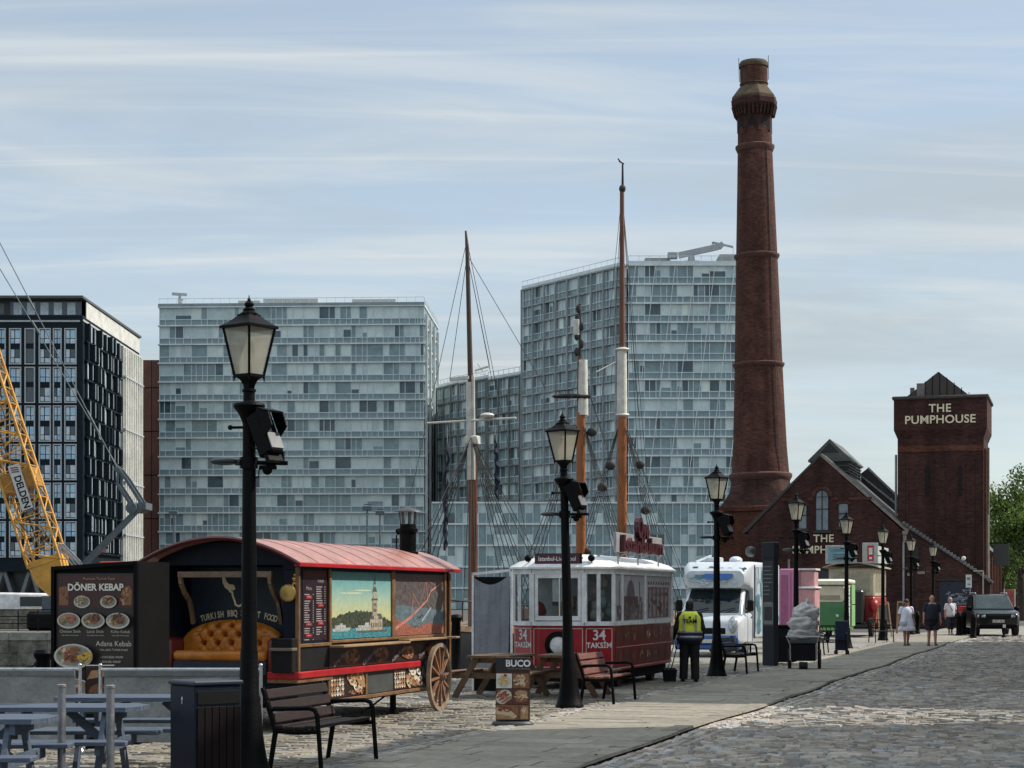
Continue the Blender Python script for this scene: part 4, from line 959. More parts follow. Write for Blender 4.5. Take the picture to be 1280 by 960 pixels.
# side screens printed with domes and shop fronts
scr = mat('grey_printed_screen', (.40, .39, .40), .5, 0, .2, 2.5); scd = mat('print_screen_dark', (.13, .105, .115), .5, 0, .5, 9); scp = mat('print_screen_pale', (.36, .25, .25), .5, 0, .3, 7); scr_r = mat('print_screen_maroon', (.10, .045, .05), .5, 0, .5, 9)
a = Art((.984, 0, 0), (0, 1, 0), (0, 0, 1), .0012)
for y0, y1 in ((.42, 2.96), (3.06, 5.54)):
    a.rect(y0, y1, 1.29, 2.17, scr, 1)
a.poly([(1.4, 1.75)]+[(1.75-.35*math.cos(PI*i/12), 1.75+.33*math.sin(PI*i/12)) for i in range(13)]+[(2.1, 1.75)], scd, 2); a.rect(1.2, 2.4, 1.55, 1.76, scr_r, 3); a.rect(.6, 2.8, 1.30, 1.58, scd, 2); a.rect(1.735, 1.765, 2.05, 2.14, scd, 3)
for y in (.75, 2.5): a.rect(y, y+.07, 1.5, 2.05, scd, 3)
for k in range(40): y, z = random.uniform(.6, 2.75), random.uniform(1.32, 1.72); a.ell(y, z, .07, .05, random.choice([scp, scd, scr_r]), 9, 4, .2)
a.rect(3.3, 5.3, 1.32, 1.95, scd, 2)
for k in range(5): a.rect(3.4+k*.38, 3.62+k*.38, 1.34, 1.84, scp, 3); a.ell(3.51+k*.38, 1.84, .11, .09, scp, 12, 3)
for k in range(9): a.ell(3.35+k*.24, 2.03, .08, .035, scr_r, 10, 3, .2, .3)
for k in range(26): a.ell(random.uniform(3.4, 5.2), random.uniform(1.33, 1.7), .06, .05, random.choice([scr_r, scd]), 9, 4, .25)
a.build('side_screen', tr)
# panels on the lower side with pictures
a = Art((.984, 0, 0), (0, 1, 0), (0, 0, 1), .001)
for r in range(2):
    for k in range(8):
        y = .50+k*.635; z = .42+r*.40; a.rect(y, y+.585, z, z+.36, mat('panel_red', (.20, .014, .020), .4, 0, .3, 4), 1)
        kinds = random.choice([['brown', 'meat', 'red'], ['tan', 'cream', 'pink'], ['brown', 'tan'], ['meat', 'darkbg', 'brown']])
        a.rect(y+.08, y+.50, z+.05, z+.31, FOOD['meat'], 2); a.k = 3; heap(a, y+.29, z+.18, .14, .09, kinds+['meat', 'meat'], 9, .40)
a.rect(.46, 5.56, .785, .797, tline, 30); a.rect(.46, 5.56, .385, .40, tline, 30)
a.build('picture_panels', tr)
# front lining, numbers and round lamp
def facet(p, q):
    p, q = Vector((*p, 0)), Vector((*q, 0)); ex = (q-p).normalized(); n = ex.cross(Vector((0, 0, 1))); return Art(p+n*.004, ex, (0, 0, 1), .0015), (q-p).length
for i, wr in ((0, 1), (1, 0), (2, 1)):
    a, w_ = facet(FP[i], FP[i+1]); c = .035
    for z in (.42, 1.15): a.rect(c, w_-c, z-.008, z+.008, tline, 1)
    for x in (c, w_-c): a.rect(x-.008, x+.008, .42, 1.15, tline, 1)
    if wr: a.text('34', w_/2, 1.02, .27, white, layer=2, bold=.006); a.text('TAKSİM', w_/2, .83, .145, white, layer=2, bold=.003)
    a.build('front_lining', tr)
l = MB(); l.at((0, -.005, .84), (R(90), 0, 0)); l.lathe([(.26, 0), (.26, .05), (.17, .075), (.16, .05), (.16, .02)], 28); l.build('lamp_surround', black, tr, 40)
l = MB(); l.at((0, -.005, .84), (R(90), 0, 0)); l.lathe([(.158, 0), (.158, .055), (.09, .085), (.0, .095)], 28); l.build('headlamp', white, tr, 40)
# roof, sign, roof lamps
b = MB(); r0 = [(-1.06, .30), (-.58, -.10), (.56, -.10), (1.06, .30), (1.07, 5.72), (-1.07, 5.72)]; r1 = [(-.62, .9), (-.38, .52), (.36, .52), (.62, .9), (.62, 5.3), (-.62, 5.3)]
b.loft([[(x, y, 2.28) for x, y in r0], [(x, y, 2.315) for x, y in r0], [(x*.85, y*.97+.12, 2.42) for x, y in r0], [(x, y, 2.53) for x, y in r1], [(x*.6, y*.9+.25, 2.565) for x, y in r1]]); b.build('roof', mat('tram_roof_white', (.78, .79, .80), .5, 0, .15, 2, .2, 9, dirt=(.58, .58, .58)), tr, 25)
a = Art((-.02, -.035, 2.46), (1, 0, 0), (0, 0, 1), .002); a.rect(-.44, .44, -.085, .10, mat('sign_maroon', (.075, .012, .025), .45), 1); a.text('Istanbul-Liverpool', 0, .005, .118, white, layer=3, sx=.86, bold=.002); a.build('route_sign', tr)
MB().box(-.46, .46, -.032, 0, 2.365, 2.57, .006).build('route_board', dark, tr); MB().box(-.4, -.36, 0, .3, 2.30, 2.5).box(.36, .4, 0, .3, 2.30, 2.5).each('board_stay', dark, tr)
for x in (-.62, .62): MB().at((x, .06, 2.46)).ball((0, 0, .02), .07, 12, 8).tube([(0, 0, 0), (0, .1, -.14)], .014, 6).build('roof_lamp', black, tr, 60)
# letters standing on the roof
a = Art((1.0, 0, 0), (0, 1, 0), (0, 0, 1), .002); rl = mat('red_letters', (.055, .004, .010), .4, 0, .3, 8)
a.text('Oye', 2.55, 3.10, .56, rl, bold=.02, ext=.05, layer=12); a.text('Istanbulum', 2.6, 2.76, .44, rl, sx=1.85, bold=.014, ext=.05, layer=12, spacing=1.0); a.build('roof_letters', tr)
b = MB().box(.93, .985, .55, 4.65, 2.60, 2.98, .006)
for y in (.8, 2.5, 4.4): b.bar((.96, y, 2.36), (.96, y, 2.62), .03).bar((.5, y, 2.5), (.96, y, 2.75), .025)
b.bar((.96, 2.3, 2.9), (.96, 2.3, 3.3), .02).bar((.96, 2.8, 2.9), (.96, 2.8, 3.25), .02)
b.build('letter_board', mat('letter_board_grey', (.30, .30, .31), .5, 0, .2, 4), tr)
# goods inside, seen through the panes
card = mat('cardboard', (.42, .34, .24), .8, 0, .3, 5)
for i, (x, y, wd_, h_) in enumerate(((-.05, .65, .36, .30), (.22, .75, .30, .22), (-.02, .72, .3, .2), (.30, .70, .22, .40))):
    o = MB().box(-wd_/2, wd_/2, -.14, .14, 0, h_, .006).build('cardboard_box', card); z = 1.262 if i != 2 else 1.564
    p = Q(s0+y, t0-.98+x); o.location = (p[0], p[1], z); o.rotation_euler = (0, 0, QR)
    tag(o, ('wide cardboard box under another one in the tram window', 'low cardboard box beside the stacked pair in the tram window', 'cardboard box stacked on another in the tram window', 'tall narrow cardboard box in the tram window')[i], 'box', 'boxes in the tram window')
plush = [mat('plush_beige', (.40, .35, .29), .95, 0, .2, 20), mat('plush_grey', (.22, .27, .26), .95, 0, .2, 20), mat('plush_pink', (.36, .22, .22), .95, 0, .2, 20)]
for i, (x, y, z, r) in enumerate(((.64, .40, 1.40, .13), (.70, .48, 1.65, .12), (.62, .42, 1.85, .10), (.73, .55, 2.02, .10), (.84, .62, 1.45, .10))):
    b = MB().ball((0, 0, 0), (r, r, r*1.1), 14, 10, wob=.1, seed=i).ball((0, -.02, r*1.25), r*.7, 12, 8).ball((-r*.5, -.02, r*1.8), r*.25, 8, 6).ball((r*.5, -.02, r*1.8), r*.25, 8, 6)
    o = b.build('plush_toy', plush[i % 3], None, 60); p = Q(s0+y, t0-.98+x); o.location = (p[0], p[1], z); tag(o, ('beige plush toy lowest in the angled tram pane', 'grey plush toy second from the bottom in the angled tram pane', 'pink plush toy in the angled tram pane', 'beige plush toy topmost in the angled tram pane', 'grey plush toy beside the tram corner post')[i], 'toy', 'plush toys in the tram window')
pp = MB().box(-.15, .15, -.003, .003, 1.66, 2.08); o = pp.build('price_sheet', white, tr); o.location = (.02, .03, 0)
o = MB().ball((0, 0, 0), (.17, .12, .2), 14, 10, wob=.12, seed=4).build('red_cushion', mat('cushion_red', (.30, .02, .02), .7), None, 60); p = Q(s0+.65, t0-.98-.60); o.location = (p[0], p[1], 1.47); tag(o, 'red cushion behind the tram pane by the curtain', 'cushion')
o = MB().box(-.1, .1, -.08, .08, 0, .25, .01).build('blue_crate', mat('crate_blue', (.03, .10, .20), .6)); p = Q(s0+.8, t0-.98-.25); o.location = (p[0], p[1], 1.58); tag(o, 'small blue crate behind the tram front window', 'crate')
MB().box(-.93, .93, 1.2, 1.24, 1.26, 2.2).build('rear_partition', mat('tram_inside_grey', (.45, .46, .47), .8), tr)

# curtained side frame
t = thing('curtain_screen', W(615, 35.6), R(-3), 'white framed screen with hanging grey curtain beside the tram', 'curtain')
MB().box(-.375, -.335, -.03, .03, 0, 2.19, .004).box(.335, .375, -.03, .03, 0, 2.27, .004).bar((-.375, 0, 2.17), (.375, 0, 2.245), .06, .05).build('frame', twhite, t)
MB().box(-.34, .34, .03, .05, 0, 2.12).build('backing', dark, t)
vs = []; fs = []; n, k = 44, 24
for i in range(n+1):
    for j in range(k+1):
        u, v = i/n, j/k; x = -.325+.645*u*(1-.06*v+.03); sag = .05+.14*math.sin(PI*min(1, u*1.08))**1.0-.03*u; zt = 2.15-sag; z = zt-(zt-.30)*v
        y = -.05+.007*math.sin(u*17+noise.noise((u*4, v*1.2, 1))*6)*(1-v*.5)+.05*noise.noise((u*2.2+v, v*1.6, 5))+.015*noise.noise((u*7-v*2, v*3, 2)); vs.append((x, y, z))
for i in range(n):
    for j in range(k): q = i*(k+1)+j; fs.append((q, q+1, q+k+2, q+k+1))
MB().add(vs, fs).build('curtain', mat('grey_curtain', (.22, .235, .275), .8, 0, .15, 4, .2, 30), t, 60)
# ================================================================== people
skin_m = mat('skin', (.42, .22, .15), .5, 0, .12, 9); skin_d = mat('tanned_skin', (.30, .15, .10), .5, 0, .12, 9)
def remesh(b, name, mats, parent, vox, smooth=3, dec=0.):
    me = bpy.data.meshes.new(name); me.from_pydata(b.v, [], b.f); fix_normals(me)
    o = bpy.data.objects.new(name, me); C.objects.link(o)
    r = o.modifiers.new('r', 'REMESH'); r.mode = 'VOXEL'; r.voxel_size = vox
    s = o.modifiers.new('s', 'SMOOTH'); s.iterations = smooth; s.factor = .5
    if dec: d = o.modifiers.new('d', 'DECIMATE'); d.ratio = dec
    dg = bpy.context.evaluated_depsgraph_get(); m2 = bpy.data.meshes.new_from_object(o.evaluated_get(dg)); m2.name = name
    o.modifiers.clear(); o.data = m2; bpy.data.meshes.remove(me)
    m2.materials.clear()
    for m in (mats if isinstance(mats, (list, tuple)) else [mats]): m2.materials.append(m)
    m2.polygons.foreach_set('use_smooth', [True]*len(m2.polygons)); o.parent = parent; return o
def limb(b, pts, rs, n=12):
    """tapered limb: densified path so radii blend along it"""
    P, Rr = [], []
    for i in range(len(pts)-1):
        for k in range(5): u = k/5; P.append(Vector(pts[i]).lerp(Vector(pts[i+1]), u)); Rr.append(rs[i]*(1-u)+rs[i+1]*u)
    P.append(Vector(pts[-1])); Rr.append(rs[-1]); b.tube(P, Rr, n); b.ball(pts[0], rs[0], n, 8); b.ball(pts[-1], rs[-1], n, 8)
def hand(b, wr, d, inward, k=1.):
    """palm, four unequal curled fingers and a thumb leaving its side"""
    wr = Vector(wr); d = Vector(d).normalized(); w_ = Vector(inward); w_ = (w_-d*w_.dot(d)).normalized(); f = d.cross(w_)
    pm_ = wr+d*.045*k
    b.ball(tuple(pm_), (.030*k, .034*k, .045*k), 10, 8)
    for i, L_ in enumerate((.070, .080, .074, .058)):
        o = pm_+d*.035*k+f*(-.027+.018*i)*k; a1 = o+d*L_*.5*k+w_*.006*k; a2 = a1+d*L_*.35*k+w_*.022*k; b.tube([tuple(o-d*.02), tuple(a1), tuple(a2)], [.0105*k, .0095*k, .008*k], 7)
    o = pm_-d*.01*k-f*.03*k; b.tube([tuple(o), tuple(o-f*.022*k+d*.028*k+w_*.012), tuple(o-f*.022*k+d*.055*k+w_*.025)], [.014*k, .012*k, .009*k], 7)
def person(loc, rz, lab, H, J, skin, hairm, hairf, clothes, build=1., fem=False):
    """J: joint positions (x right, y away from the face's front, z up) for a figure H tall; face looks to -y"""
    t = thing('person', loc, rz, lab, 'person')
    s = H/1.75; P = {k: Vector(v)*s for k, v in J.items()}; bd = build*s
    b = MB()
    sw = 1. if not fem else .92
    # trunk as stacked ovals from hips to neck
    hip, ch, nk, hd = P['hip'], P['chest'], P['neck'], P['head']
    secs = []
    prof = [(-.10, .135, .105), (-.02, .165, .120), (.10, .148 if fem else .155, .11), (.22, .135 if fem else .155, .11), (.36, .165*sw, .12), (.46, .178*sw, .115), (.54, .150*sw, .095), (.585, .07, .065), (.62, .055, .055)]
    tot = .56
    for (z, rx, ry) in prof:
        u = z/tot; c = hip.lerp(nk, u) if u >= 0 else hip+Vector((0, 0, z*s)); secs.append([(c.x+rx*bd*math.cos(a), c.y+ry*bd*math.sin(a), c.z) for a in [2*PI*i/20 for i in range(20)]])
    b.loft(secs)
    limb(b, [nk-Vector((0, 0, .03*s)), hd-Vector((0, 0, .06*s))], [.058*s, .05*s])
    # head: skull, jaw, nose, ears, brow, lips
    b.ball(tuple(hd+Vector((0, .012, .03))*s), (.077*s, .096*s, .105*s), 20, 14); b.ball(tuple(hd+Vector((0, -.025, -.055))*s), (.056*s, .066*s, .062*s), 16, 10)
    b.tube([tuple(hd+Vector((0, -.088, .025))*s), tuple(hd+Vector((0, -.112, -.018))*s)], [.010*s, .017*s], 8); b.ball(tuple(hd+Vector((0, -.098, -.02))*s), .018*s, 8, 6)
    b.ball(tuple(hd+Vector((0, -.084, -.058))*s), (.026*s, .012*s, .008*s), 8, 6)
    for e in (-1, 1): b.ball(tuple(hd+Vector((e*.080, .01, -.005))*s), (.012*s, .022*s, .034*s), 8, 6); b.ball(tuple(hd+Vector((e*.032, -.074, .045))*s), (.026*s, .014*s, .008*s), 8, 6)
    for e in ('l', 'r'):
        sgn = -1 if e == 'l' else 1
        limb(b, [P['sh'+e], P['el'+e], P['wr'+e]], [.052*bd, .043*bd, .029*s]); d = (P['wr'+e]-P['el'+e]); hand(b, P['wr'+e], d, (-sgn, -.25, 0), s*1.05)
        limb(b, [P['hp'+e], P['kn'+e], P['an'+e]], [.088*bd, .058*bd, .040*s]); kn, an = P['kn'+e], P['an'+e]; cf = kn.lerp(an, .28)+Vector((0, .018*s, 0)); b.ball(tuple(cf), (.056*bd, .058*bd, .11*s), 12, 8)
        b.tube([tuple(an-Vector((0, -.03, .035))*s), tuple(an+Vector((sgn*.01, -.06, -.05))*s), tuple(an+Vector((sgn*.02, -.15, -.06))*s)], [.04*s, .038*s, .022*s], 10)
    body = remesh(b, 'body', skin, t, .0075*s, 2, .35)
    for e in (-1, 1):
        g = MB().ball(tuple(hd+Vector((e*.031, -.083, .026))*s), (.013*s, .009*s, .008*s), 8, 6); g.build('eye', mat('eye_dark', (.02, .015, .012), .2), t, 60)
    if hairf: hairf(t, hd, s, hairm)
    clothes(t, P, s, bd, b); return t
def tube_cloth(t, name, m, secs, vox=None):
    b = MB(); b.loft(secs, caps=False); o = b.build(name, m, t, 60); md = o.modifiers.new('thick', 'SOLIDIFY'); md.thickness = .012; md.offset = 1; return o
def oval(c, rx, ry, n=28, fold=0., seed=0.):
    return [(c[0]+rx*(1+fold*math.sin(a*7+seed))*math.cos(a), c[1]+ry*(1+fold*math.sin(a*7+seed))*math.sin(a), c[2]) for a in [2*PI*i/n for i in range(n)]]
def sleeve(t, name, m, a, c, ra, rc, n=14, fold=.03):
    a, c = Vector(a), Vector(c); b = MB(); k = 8
    b.tube([a.lerp(c, i/k) for i in range(k+1)], [ra+(rc-ra)*i/k+fold*ra*math.sin(i*2.1) for i in range(k+1)], n, caps=False); b.ball(tuple(a), ra*1.0, n, 8); return b.build(name, m, t, 60)
def shoe(t, m, an, sgn, s):
    b = MB(); an = Vector(an); c = an+Vector((sgn*.01, -.055, -.055))*s
    b.ball(tuple(c+Vector((0, .03, .012))*s), (.048*s, .085*s, .05*s), 14, 8); b.ball(tuple(c+Vector((sgn*.008, -.07, -.005))*s), (.047*s, .085*s, .034*s), 14, 8); b.box(c.x-.045*s, c.x+.05*s, c.y-.14*s, c.y+.10*s, 0, .022*s, .006)
    b.build('shoe', m, t, 60)
def hair_short(t, hd, s, m):
    b = MB()
    b.ball(tuple(hd+Vector((0, .028, .048))*s), (.084*s, .100*s, .100*s), 20, 14, wob=.10, seed=2); b.ball(tuple(hd+Vector((0, .055, -.01))*s), (.076*s, .07*s, .09*s), 16, 10, wob=.08, seed=5); b.build('hair', m, t, 70)
def hair_bob(t, hd, s, m):
    b = MB(); b.ball(tuple(hd+Vector((0, .022, .055))*s), (.094*s, .108*s, .10*s), 20, 14, wob=.12, seed=3); b.ball(tuple(hd+Vector((0, .05, -.03))*s), (.095*s, .075*s, .11*s), 18, 12, wob=.12, seed=8); b.build('hair', m, t, 70)
def hair_thin(t, hd, s, m):
    b = MB()
    for e in (-1, 1): b.ball(tuple(hd+Vector((e*.066, .035, .01))*s), (.022*s, .06*s, .05*s), 12, 8)
    b.ball(tuple(hd+Vector((0, .07, .01))*s), (.065*s, .045*s, .06*s), 14, 8); b.build('hair', m, t, 70)
STAND = dict(hip=(0, 0, .93), chest=(0, 0, 1.3), neck=(0, .01, 1.47), head=(0, -.01, 1.615), shl=(-.185, .01, 1.40), shr=(.185, .01, 1.40), ell=(-.245, .03, 1.12), elr=(.245, .03, 1.12), wrl=(-.27, -.04, .86), wrr=(.27, -.04, .86),
             hpl=(-.09, 0, .90), hpr=(.09, 0, .90), knl=(-.10, -.01, .49), knr=(.10, -.01, .49), anl=(-.11, .03, .085), anr=(.11, .03, .085))
def J(**k): d = dict(STAND); d.update(k); return d

# worker in a yellow vest, back to us, head bowed over the litter picker's pan
blk = mat('black_workwear', (.005, .005, .007), .8, 0, .3, 6); hiv = mat('hi_vis_yellow', (.82, .95, .06), .6, 0, .12, 5); hin = mat('vest_navy', (.012, .018, .06), .7); refl = mat('reflective_tape', (.36, .38, .40), .4, .3, .15, 20)
def worker_clothes(t, P, s, bd, b):
    hip, nk = P['hip'], P['neck']
    C_ = lambda z: hip.lerp(nk, (z-.93)/.54) if z >= .93 else hip+Vector((0, 0, (z-.93)*s))
    def torso(z0, z1, g, name, m, k=9):
        secs = []
        for i in range(k+1):
            z = z0+(z1-z0)*i/k; u = (z-.93)
            rx = .20+.02*math.sin(max(0, u)*5.5); rx = rx if z < 1.36 else rx*(1-.75*((z-1.36)/.16)**2); ry = .150 if z < 1.36 else .150*(1-.5*((z-1.36)/.16)**2)
            c = C_(z); secs.append(oval((c.x, c.y, c.z), (rx+g)*bd, (ry+g)*bd, 32, .012, i))
        return tube_cloth(t, name, m, secs)
    torso(.80, 1.50, 0, 'jacket', blk, 14); v = torso(.87, 1.485, .016, 'vest', hiv, 12); n_ = torso(.865, 1.075, .026, 'navy_band', hin, 5); MB().box(-.135*bd, -.095*bd, .168*bd, .186*bd, 1.08*s, 1.42*s, .004).box(.095*bd, .135*bd, .168*bd, .186*bd, 1.08*s, 1.42*s, .004).each('shoulder_tape', refl, t); torso(1.035, 1.075, .033, 'tape', refl, 2); torso(.925, .975, .033, 'tape', refl, 2)
    for e, sg in (('l', -1), ('r', 1)):
        sleeve(t, 'sleeve', blk, P['sh'+e], P['el'+e].lerp(P['sh'+e], -.05), .082*bd, .068*bd); sleeve(t, 'sleeve', blk, P['el'+e], P['wr'+e], .066*bd, .048*bd)
        sleeve(t, 'trouser_leg', blk, P['hp'+e]+Vector((0, 0, .02)), P['kn'+e], .118*bd, .088*bd); sleeve(t, 'trouser_leg', blk, P['kn'+e], P['an'+e]-Vector((0, 0, .03)), .086*bd, .078*bd); shoe(t, blk, P['an'+e], sg, s)
    a = Art((.195*0, .196*bd, 1.28*s), (-1, 0, 0), (0, 0, 1), .002); a.text('TEAM', 0, 0, .115*s, blk, bold=.004, ext=.003); a.ell(.0, .085*s, .03*s, .022*s, blk, 12); a.poly([(-.02*s, .075*s), (.02*s, .075*s), (0, .05*s)], blk); a.build('lettering', t)
    tube_cloth(t, 'collar', blk, [oval((nk.x, nk.y, nk.z-.02*s), .085*s, .085*s), oval((nk.x, nk.y-.01, nk.z+.055*s), .075*s, .078*s)])
wk = person(W(862, 39.6), R(180-4), 'worker in yellow vest and black clothes, seen from behind with long pan', 1.70,
       J(head=(0, -.085, 1.585), neck=(0, -.015, 1.47), elr=(.27, .03, 1.13), wrr=(.30, -.10, .90), ell=(-.26, .02, 1.12), wrl=(-.25, -.12, .90), anl=(-.12, .03, .085), anr=(.13, .0, .085), knl=(-.11, -.02, .49), knr=(.115, -.02, .49)), skin_m, mat('dark_hair', (.012, .010, .009), .6, 0, .4, 30), hair_short, worker_clothes, 1.12)
# long handled pan
t = thing('litter_pan', W(837, 39.2), R(8), 'black long handled dustpan held upright by the worker', 'dustpan')
b = MB(); b.loft([[(-.11, -.10, .02), (.11, -.10, .02), (.11, .10, .02), (-.11, .10, .02)], [(-.13, -.12, .26), (.13, -.12, .26), (.13, .12, .30), (-.13, .12, .30)]]); b.build('pan', dark, t); MB().tube([(-.02, .09, .24), (.05, .05, .60), (.16, .02, .98)], .013, 8).build('handle', silver, t, 40); MB().tube([(.0, -.09, .24), (.07, -.05, .45), (.2, 0, .95)], .011, 8).build('broom_handle', dark, t, 40)

# woman in a white dress
dress = mat('white_cotton_dress', (.66, .70, .80), .8, 0, .08, 8)
def dress_clothes(t, P, s, bd, b):
    hip, nk = P['hip'], P['neck']; secs = []
    for z, rx, ry, f in ((.56, .31, .25, .07), (.66, .285, .23, .06), (.80, .255, .205, .045), (.95, .225, .175, .02), (1.08, .195, .155, .01), (1.22, .195, .155, 0), (1.34, .195, .145, 0), (1.41, .165, .11, 0), (1.45, .09, .08, 0)):
        c = hip.lerp(nk, (z-.93)/.54) if z > .93 else hip+Vector(((.93-z)*.06, .02, (z-.93)*s)); secs.append(oval((c.x, c.y, c.z), rx*bd, ry*bd, 42, f, z*3))
    tube_cloth(t, 'dress', dress, secs)
    for e, sg in (('l', -1), ('r', 1)): sleeve(t, 'sleeve', dress, P['sh'+e], P['sh'+e].lerp(P['el'+e], .72), .082*bd, .085*bd); shoe(t, mat('brown_sandal', (.10, .05, .03), .6), P['an'+e], sg, s)
    g = MB().box(-.13, .13, -.05, .05, -.10, .09, .03); o = g.build('handbag', mat('pale_bag', (.50, .54, .66), .6), t, 60); o.location = (P['hip'].x-.17, -.20*bd, .86*s); MB().tube([tuple(P['shr']+Vector((-.02, -.09, .04))), (0.0, -.19*bd, 1.15*s), (-.17, -.21*bd, .93*s)], .008, 6).build('strap', mat('pale_bag', (0, 0, 0)), t)
    hd = P['head']; MB().box(hd.x-.065*s, hd.x+.065*s, hd.y-.108*s, hd.y-.098*s, hd.z+.01*s, hd.z+.045*s, .004).build('sunglasses', dark, t)
person(W(1133, 68.9), R(4), 'woman in white dress with pale shoulder bag walking towards us', 1.66,
       J(elr=(.25, .04, 1.12), wrr=(.30, -.02, .88), ell=(-.25, .04, 1.12), wrl=(-.29, -.02, .88), knl=(-.08, -.06, .50), anl=(-.07, -.05, .085), knr=(.08, .0, .49), anr=(.08, .12, .10)), skin_d, mat('brown_hair', (.025, .014, .010), .6, 0, .4, 30), hair_bob, dress_clothes, 1.05, True)
# man in dark navy shirt and shorts
ink = mat('navy_tshirt', (.010, .012, .028), .85, 0, .2, 8); ink2 = mat('navy_shorts', (.012, .014, .026), .85, 0, .2, 8)
def man_clothes(shirt, shorts, shoes, belly=1.0, longer=.46):
    def f(t, P, s, bd, b):
        hip, nk = P['hip'], P['neck']; secs = []
        for z, rx, ry in ((.84, .205, .165), (.95, .205, .175*belly), (1.08, .20, .175*belly), (1.22, .205, .165), (1.34, .21, .15), (1.41, .175, .115), (1.455, .085, .08)):
            c = hip.lerp(nk, (z-.93)/.54) if z > .93 else hip+Vector((0, 0, (z-.93)*s)); secs.append(oval((c.x, c.y, c.z), rx*bd, ry*bd, 36, .014, z*5))
        tube_cloth(t, 'shirt', shirt, secs); tube_cloth(t, 'waist', shorts, [oval((hip.x, hip.y, (.72)*s), .19*bd, .15*bd), oval((hip.x, hip.y, .94*s), .195*bd, .16*bd)])
        for e, sg in (('l', -1), ('r', 1)):
            sleeve(t, 'sleeve', shirt, P['sh'+e], P['sh'+e].lerp(P['el'+e], .8), .085*bd, .082*bd); a_ = P['hp'+e]; kn = P['kn'+e]; sleeve(t, 'shorts_leg', shorts, a_-Vector((0, 0, .03*s)), a_.lerp(kn, .9), .125*bd, .118*bd); shoe(t, shoes, P['an'+e], sg, s)
    return f
trn = mat('dark_trainer', (.03, .03, .035), .7)
person(W(1165, 68.6), R(-3), 'balding man in dark navy shirt and shorts walking beside the woman', 1.81,
       J(elr=(.265, .03, 1.12), wrr=(.285, -.05, .86), ell=(-.265, .03, 1.12), wrl=(-.29, -.02, .86), knl=(-.10, .0, .49), anl=(-.10, .08, .09), knr=(.10, -.06, .50), anr=(.11, -.05, .085)), skin_m, mat('grey_hair', (.30, .28, .26), .7, 0, .3, 30), hair_thin, man_clothes(ink, ink2, trn, 1.15), 1.08)
# third walker: white top, dark cropped trousers, strap across
wt = mat('white_tshirt', (.60, .62, .66), .85, 0, .1, 8); dk = mat('dark_denim', (.02, .026, .045), .8, 0, .3, 8)
def third(t, P, s, bd, b):
    man_clothes(wt, dk, mat('pale_trainer', (.45, .42, .40), .7), 1.0)(t, P, s, bd, b)
    for e in 'lr': sleeve(t, 'trouser_leg', dk, P['kn'+e].lerp(P['hp'+e], .15), P['kn'+e].lerp(P['an'+e], .55), .10*bd, .085*bd)
    MB().tube([tuple(P['shl']+Vector((.05, -.10, .05))), (0, -.185*bd, 1.2*s), (.19*bd, -.10, .95*s)], .014, 6).build('strap', dark, t); MB().box(.17, .26, -.12, .06, .78*s, .98*s, .02).build('bag', dark, t, 60)
person(W(1188, 88.2), R(8), 'person in white top and dark cropped trousers with a strap across the chest', 1.72,
       J(knl=(-.09, -.07, .50), anl=(-.09, -.07, .085), knr=(.09, .0, .49), anr=(.10, .12, .10)), skin_m, mat('pale_grey_hair', (.36, .34, .31), .7, 0, .3, 30), hair_short, third, 1.0)
# ================================================================== ice cream van
def rrect(cx, hw, z0, z1, r, y, n=5):
    """rounded upright rectangle ring at depth y"""
    pts = []
    for (ax, az, a0) in ((cx+hw-r, z1-r, 0), (cx-hw+r, z1-r, PI/2), (cx-hw+r, z0+r, PI), (cx+hw-r, z0+r, 1.5*PI)):
        for i in range(n): a = a0+PI/2*i/(n-1); pts.append((ax+r*math.cos(a), y, az+r*math.sin(a)))
    return pts
vw = mat('van_white', (.60, .65, .70), .35, 0, .12, 2.5, coat=.4); vblue = mat('van_blue', (.02, .09, .30), .35, 0, .2, 4, coat=.3); vteal = mat('van_print_teal', (.06, .20, .26), .45, 0, .5, 5); vsky = mat('van_print_sky', (.34, .42, .47), .45, 0, .4, 4)
vglass = mat('windscreen', (.012, .022, .028), .06, 0, .2, 2)
Yv = 56.2; vx = W(884, Yv)
van = thing('ice_cream_van', vx, R(-19), 'white and blue ice cream van facing the quay, behind the worker', 'ice cream van')
b = MB(); b.loft([rrect(0, .92, .42, .95, .12, -.02), rrect(0, .97, .36, 1.12, .14, .10), rrect(0, .985, .34, 1.20, .14, .45), rrect(0, .985, .34, 1.24, .12, .8), rrect(0, .985, .34, 1.3, .12, 1.8)])
b.loft([rrect(0, .93, 1.14, 1.24, .04, .50), rrect(0, .90, 1.14, 1.62, .12, .88), rrect(0, .86, 1.14, 2.06, .16, 1.28), rrect(0, .86, 1.14, 2.1, .16, 1.9)])
b.build('cab', vw, van, 50)
b = MB(); b.loft([rrect(0, .90, 2.02, 2.52, .2, .92), rrect(0, 1.0, 1.98, 2.74, .2, 1.22), rrect(0, 1.03, 1.9, 2.80, .14, 1.6), rrect(0, 1.03, .5, 2.80, .1, 1.75), rrect(0, 1.03, .45, 2.80, .1, 5.6)]); b.build('box_body', vw, van, 40)
b = MB(); g = lambda z: .50+(z-1.24)*.94 if z < 1.64 else .88+(z-1.62)*.91
b.quad((-.82, g(1.28)-.02, 1.28), (.82, g(1.28)-.02, 1.28), (.76, g(1.98)-.02, 1.98), (-.76, g(1.98)-.02, 1.98)); b.build('windscreen', vglass, van)
b = MB().quad((.955, 1.05, 1.34), (.955, 1.66, 1.32), (.895, 1.66, 1.90), (.895, 1.38, 1.94), (.93, 1.12, 1.6)).build('side_window', vglass, van)
MB().box(-.92, .92, -.07, .12, .36, .62, .05).build('bumper', vblue, van); MB().box(-.97, .97, -.05, .3, .20, .37, .04).build('skirt', vblue, van)
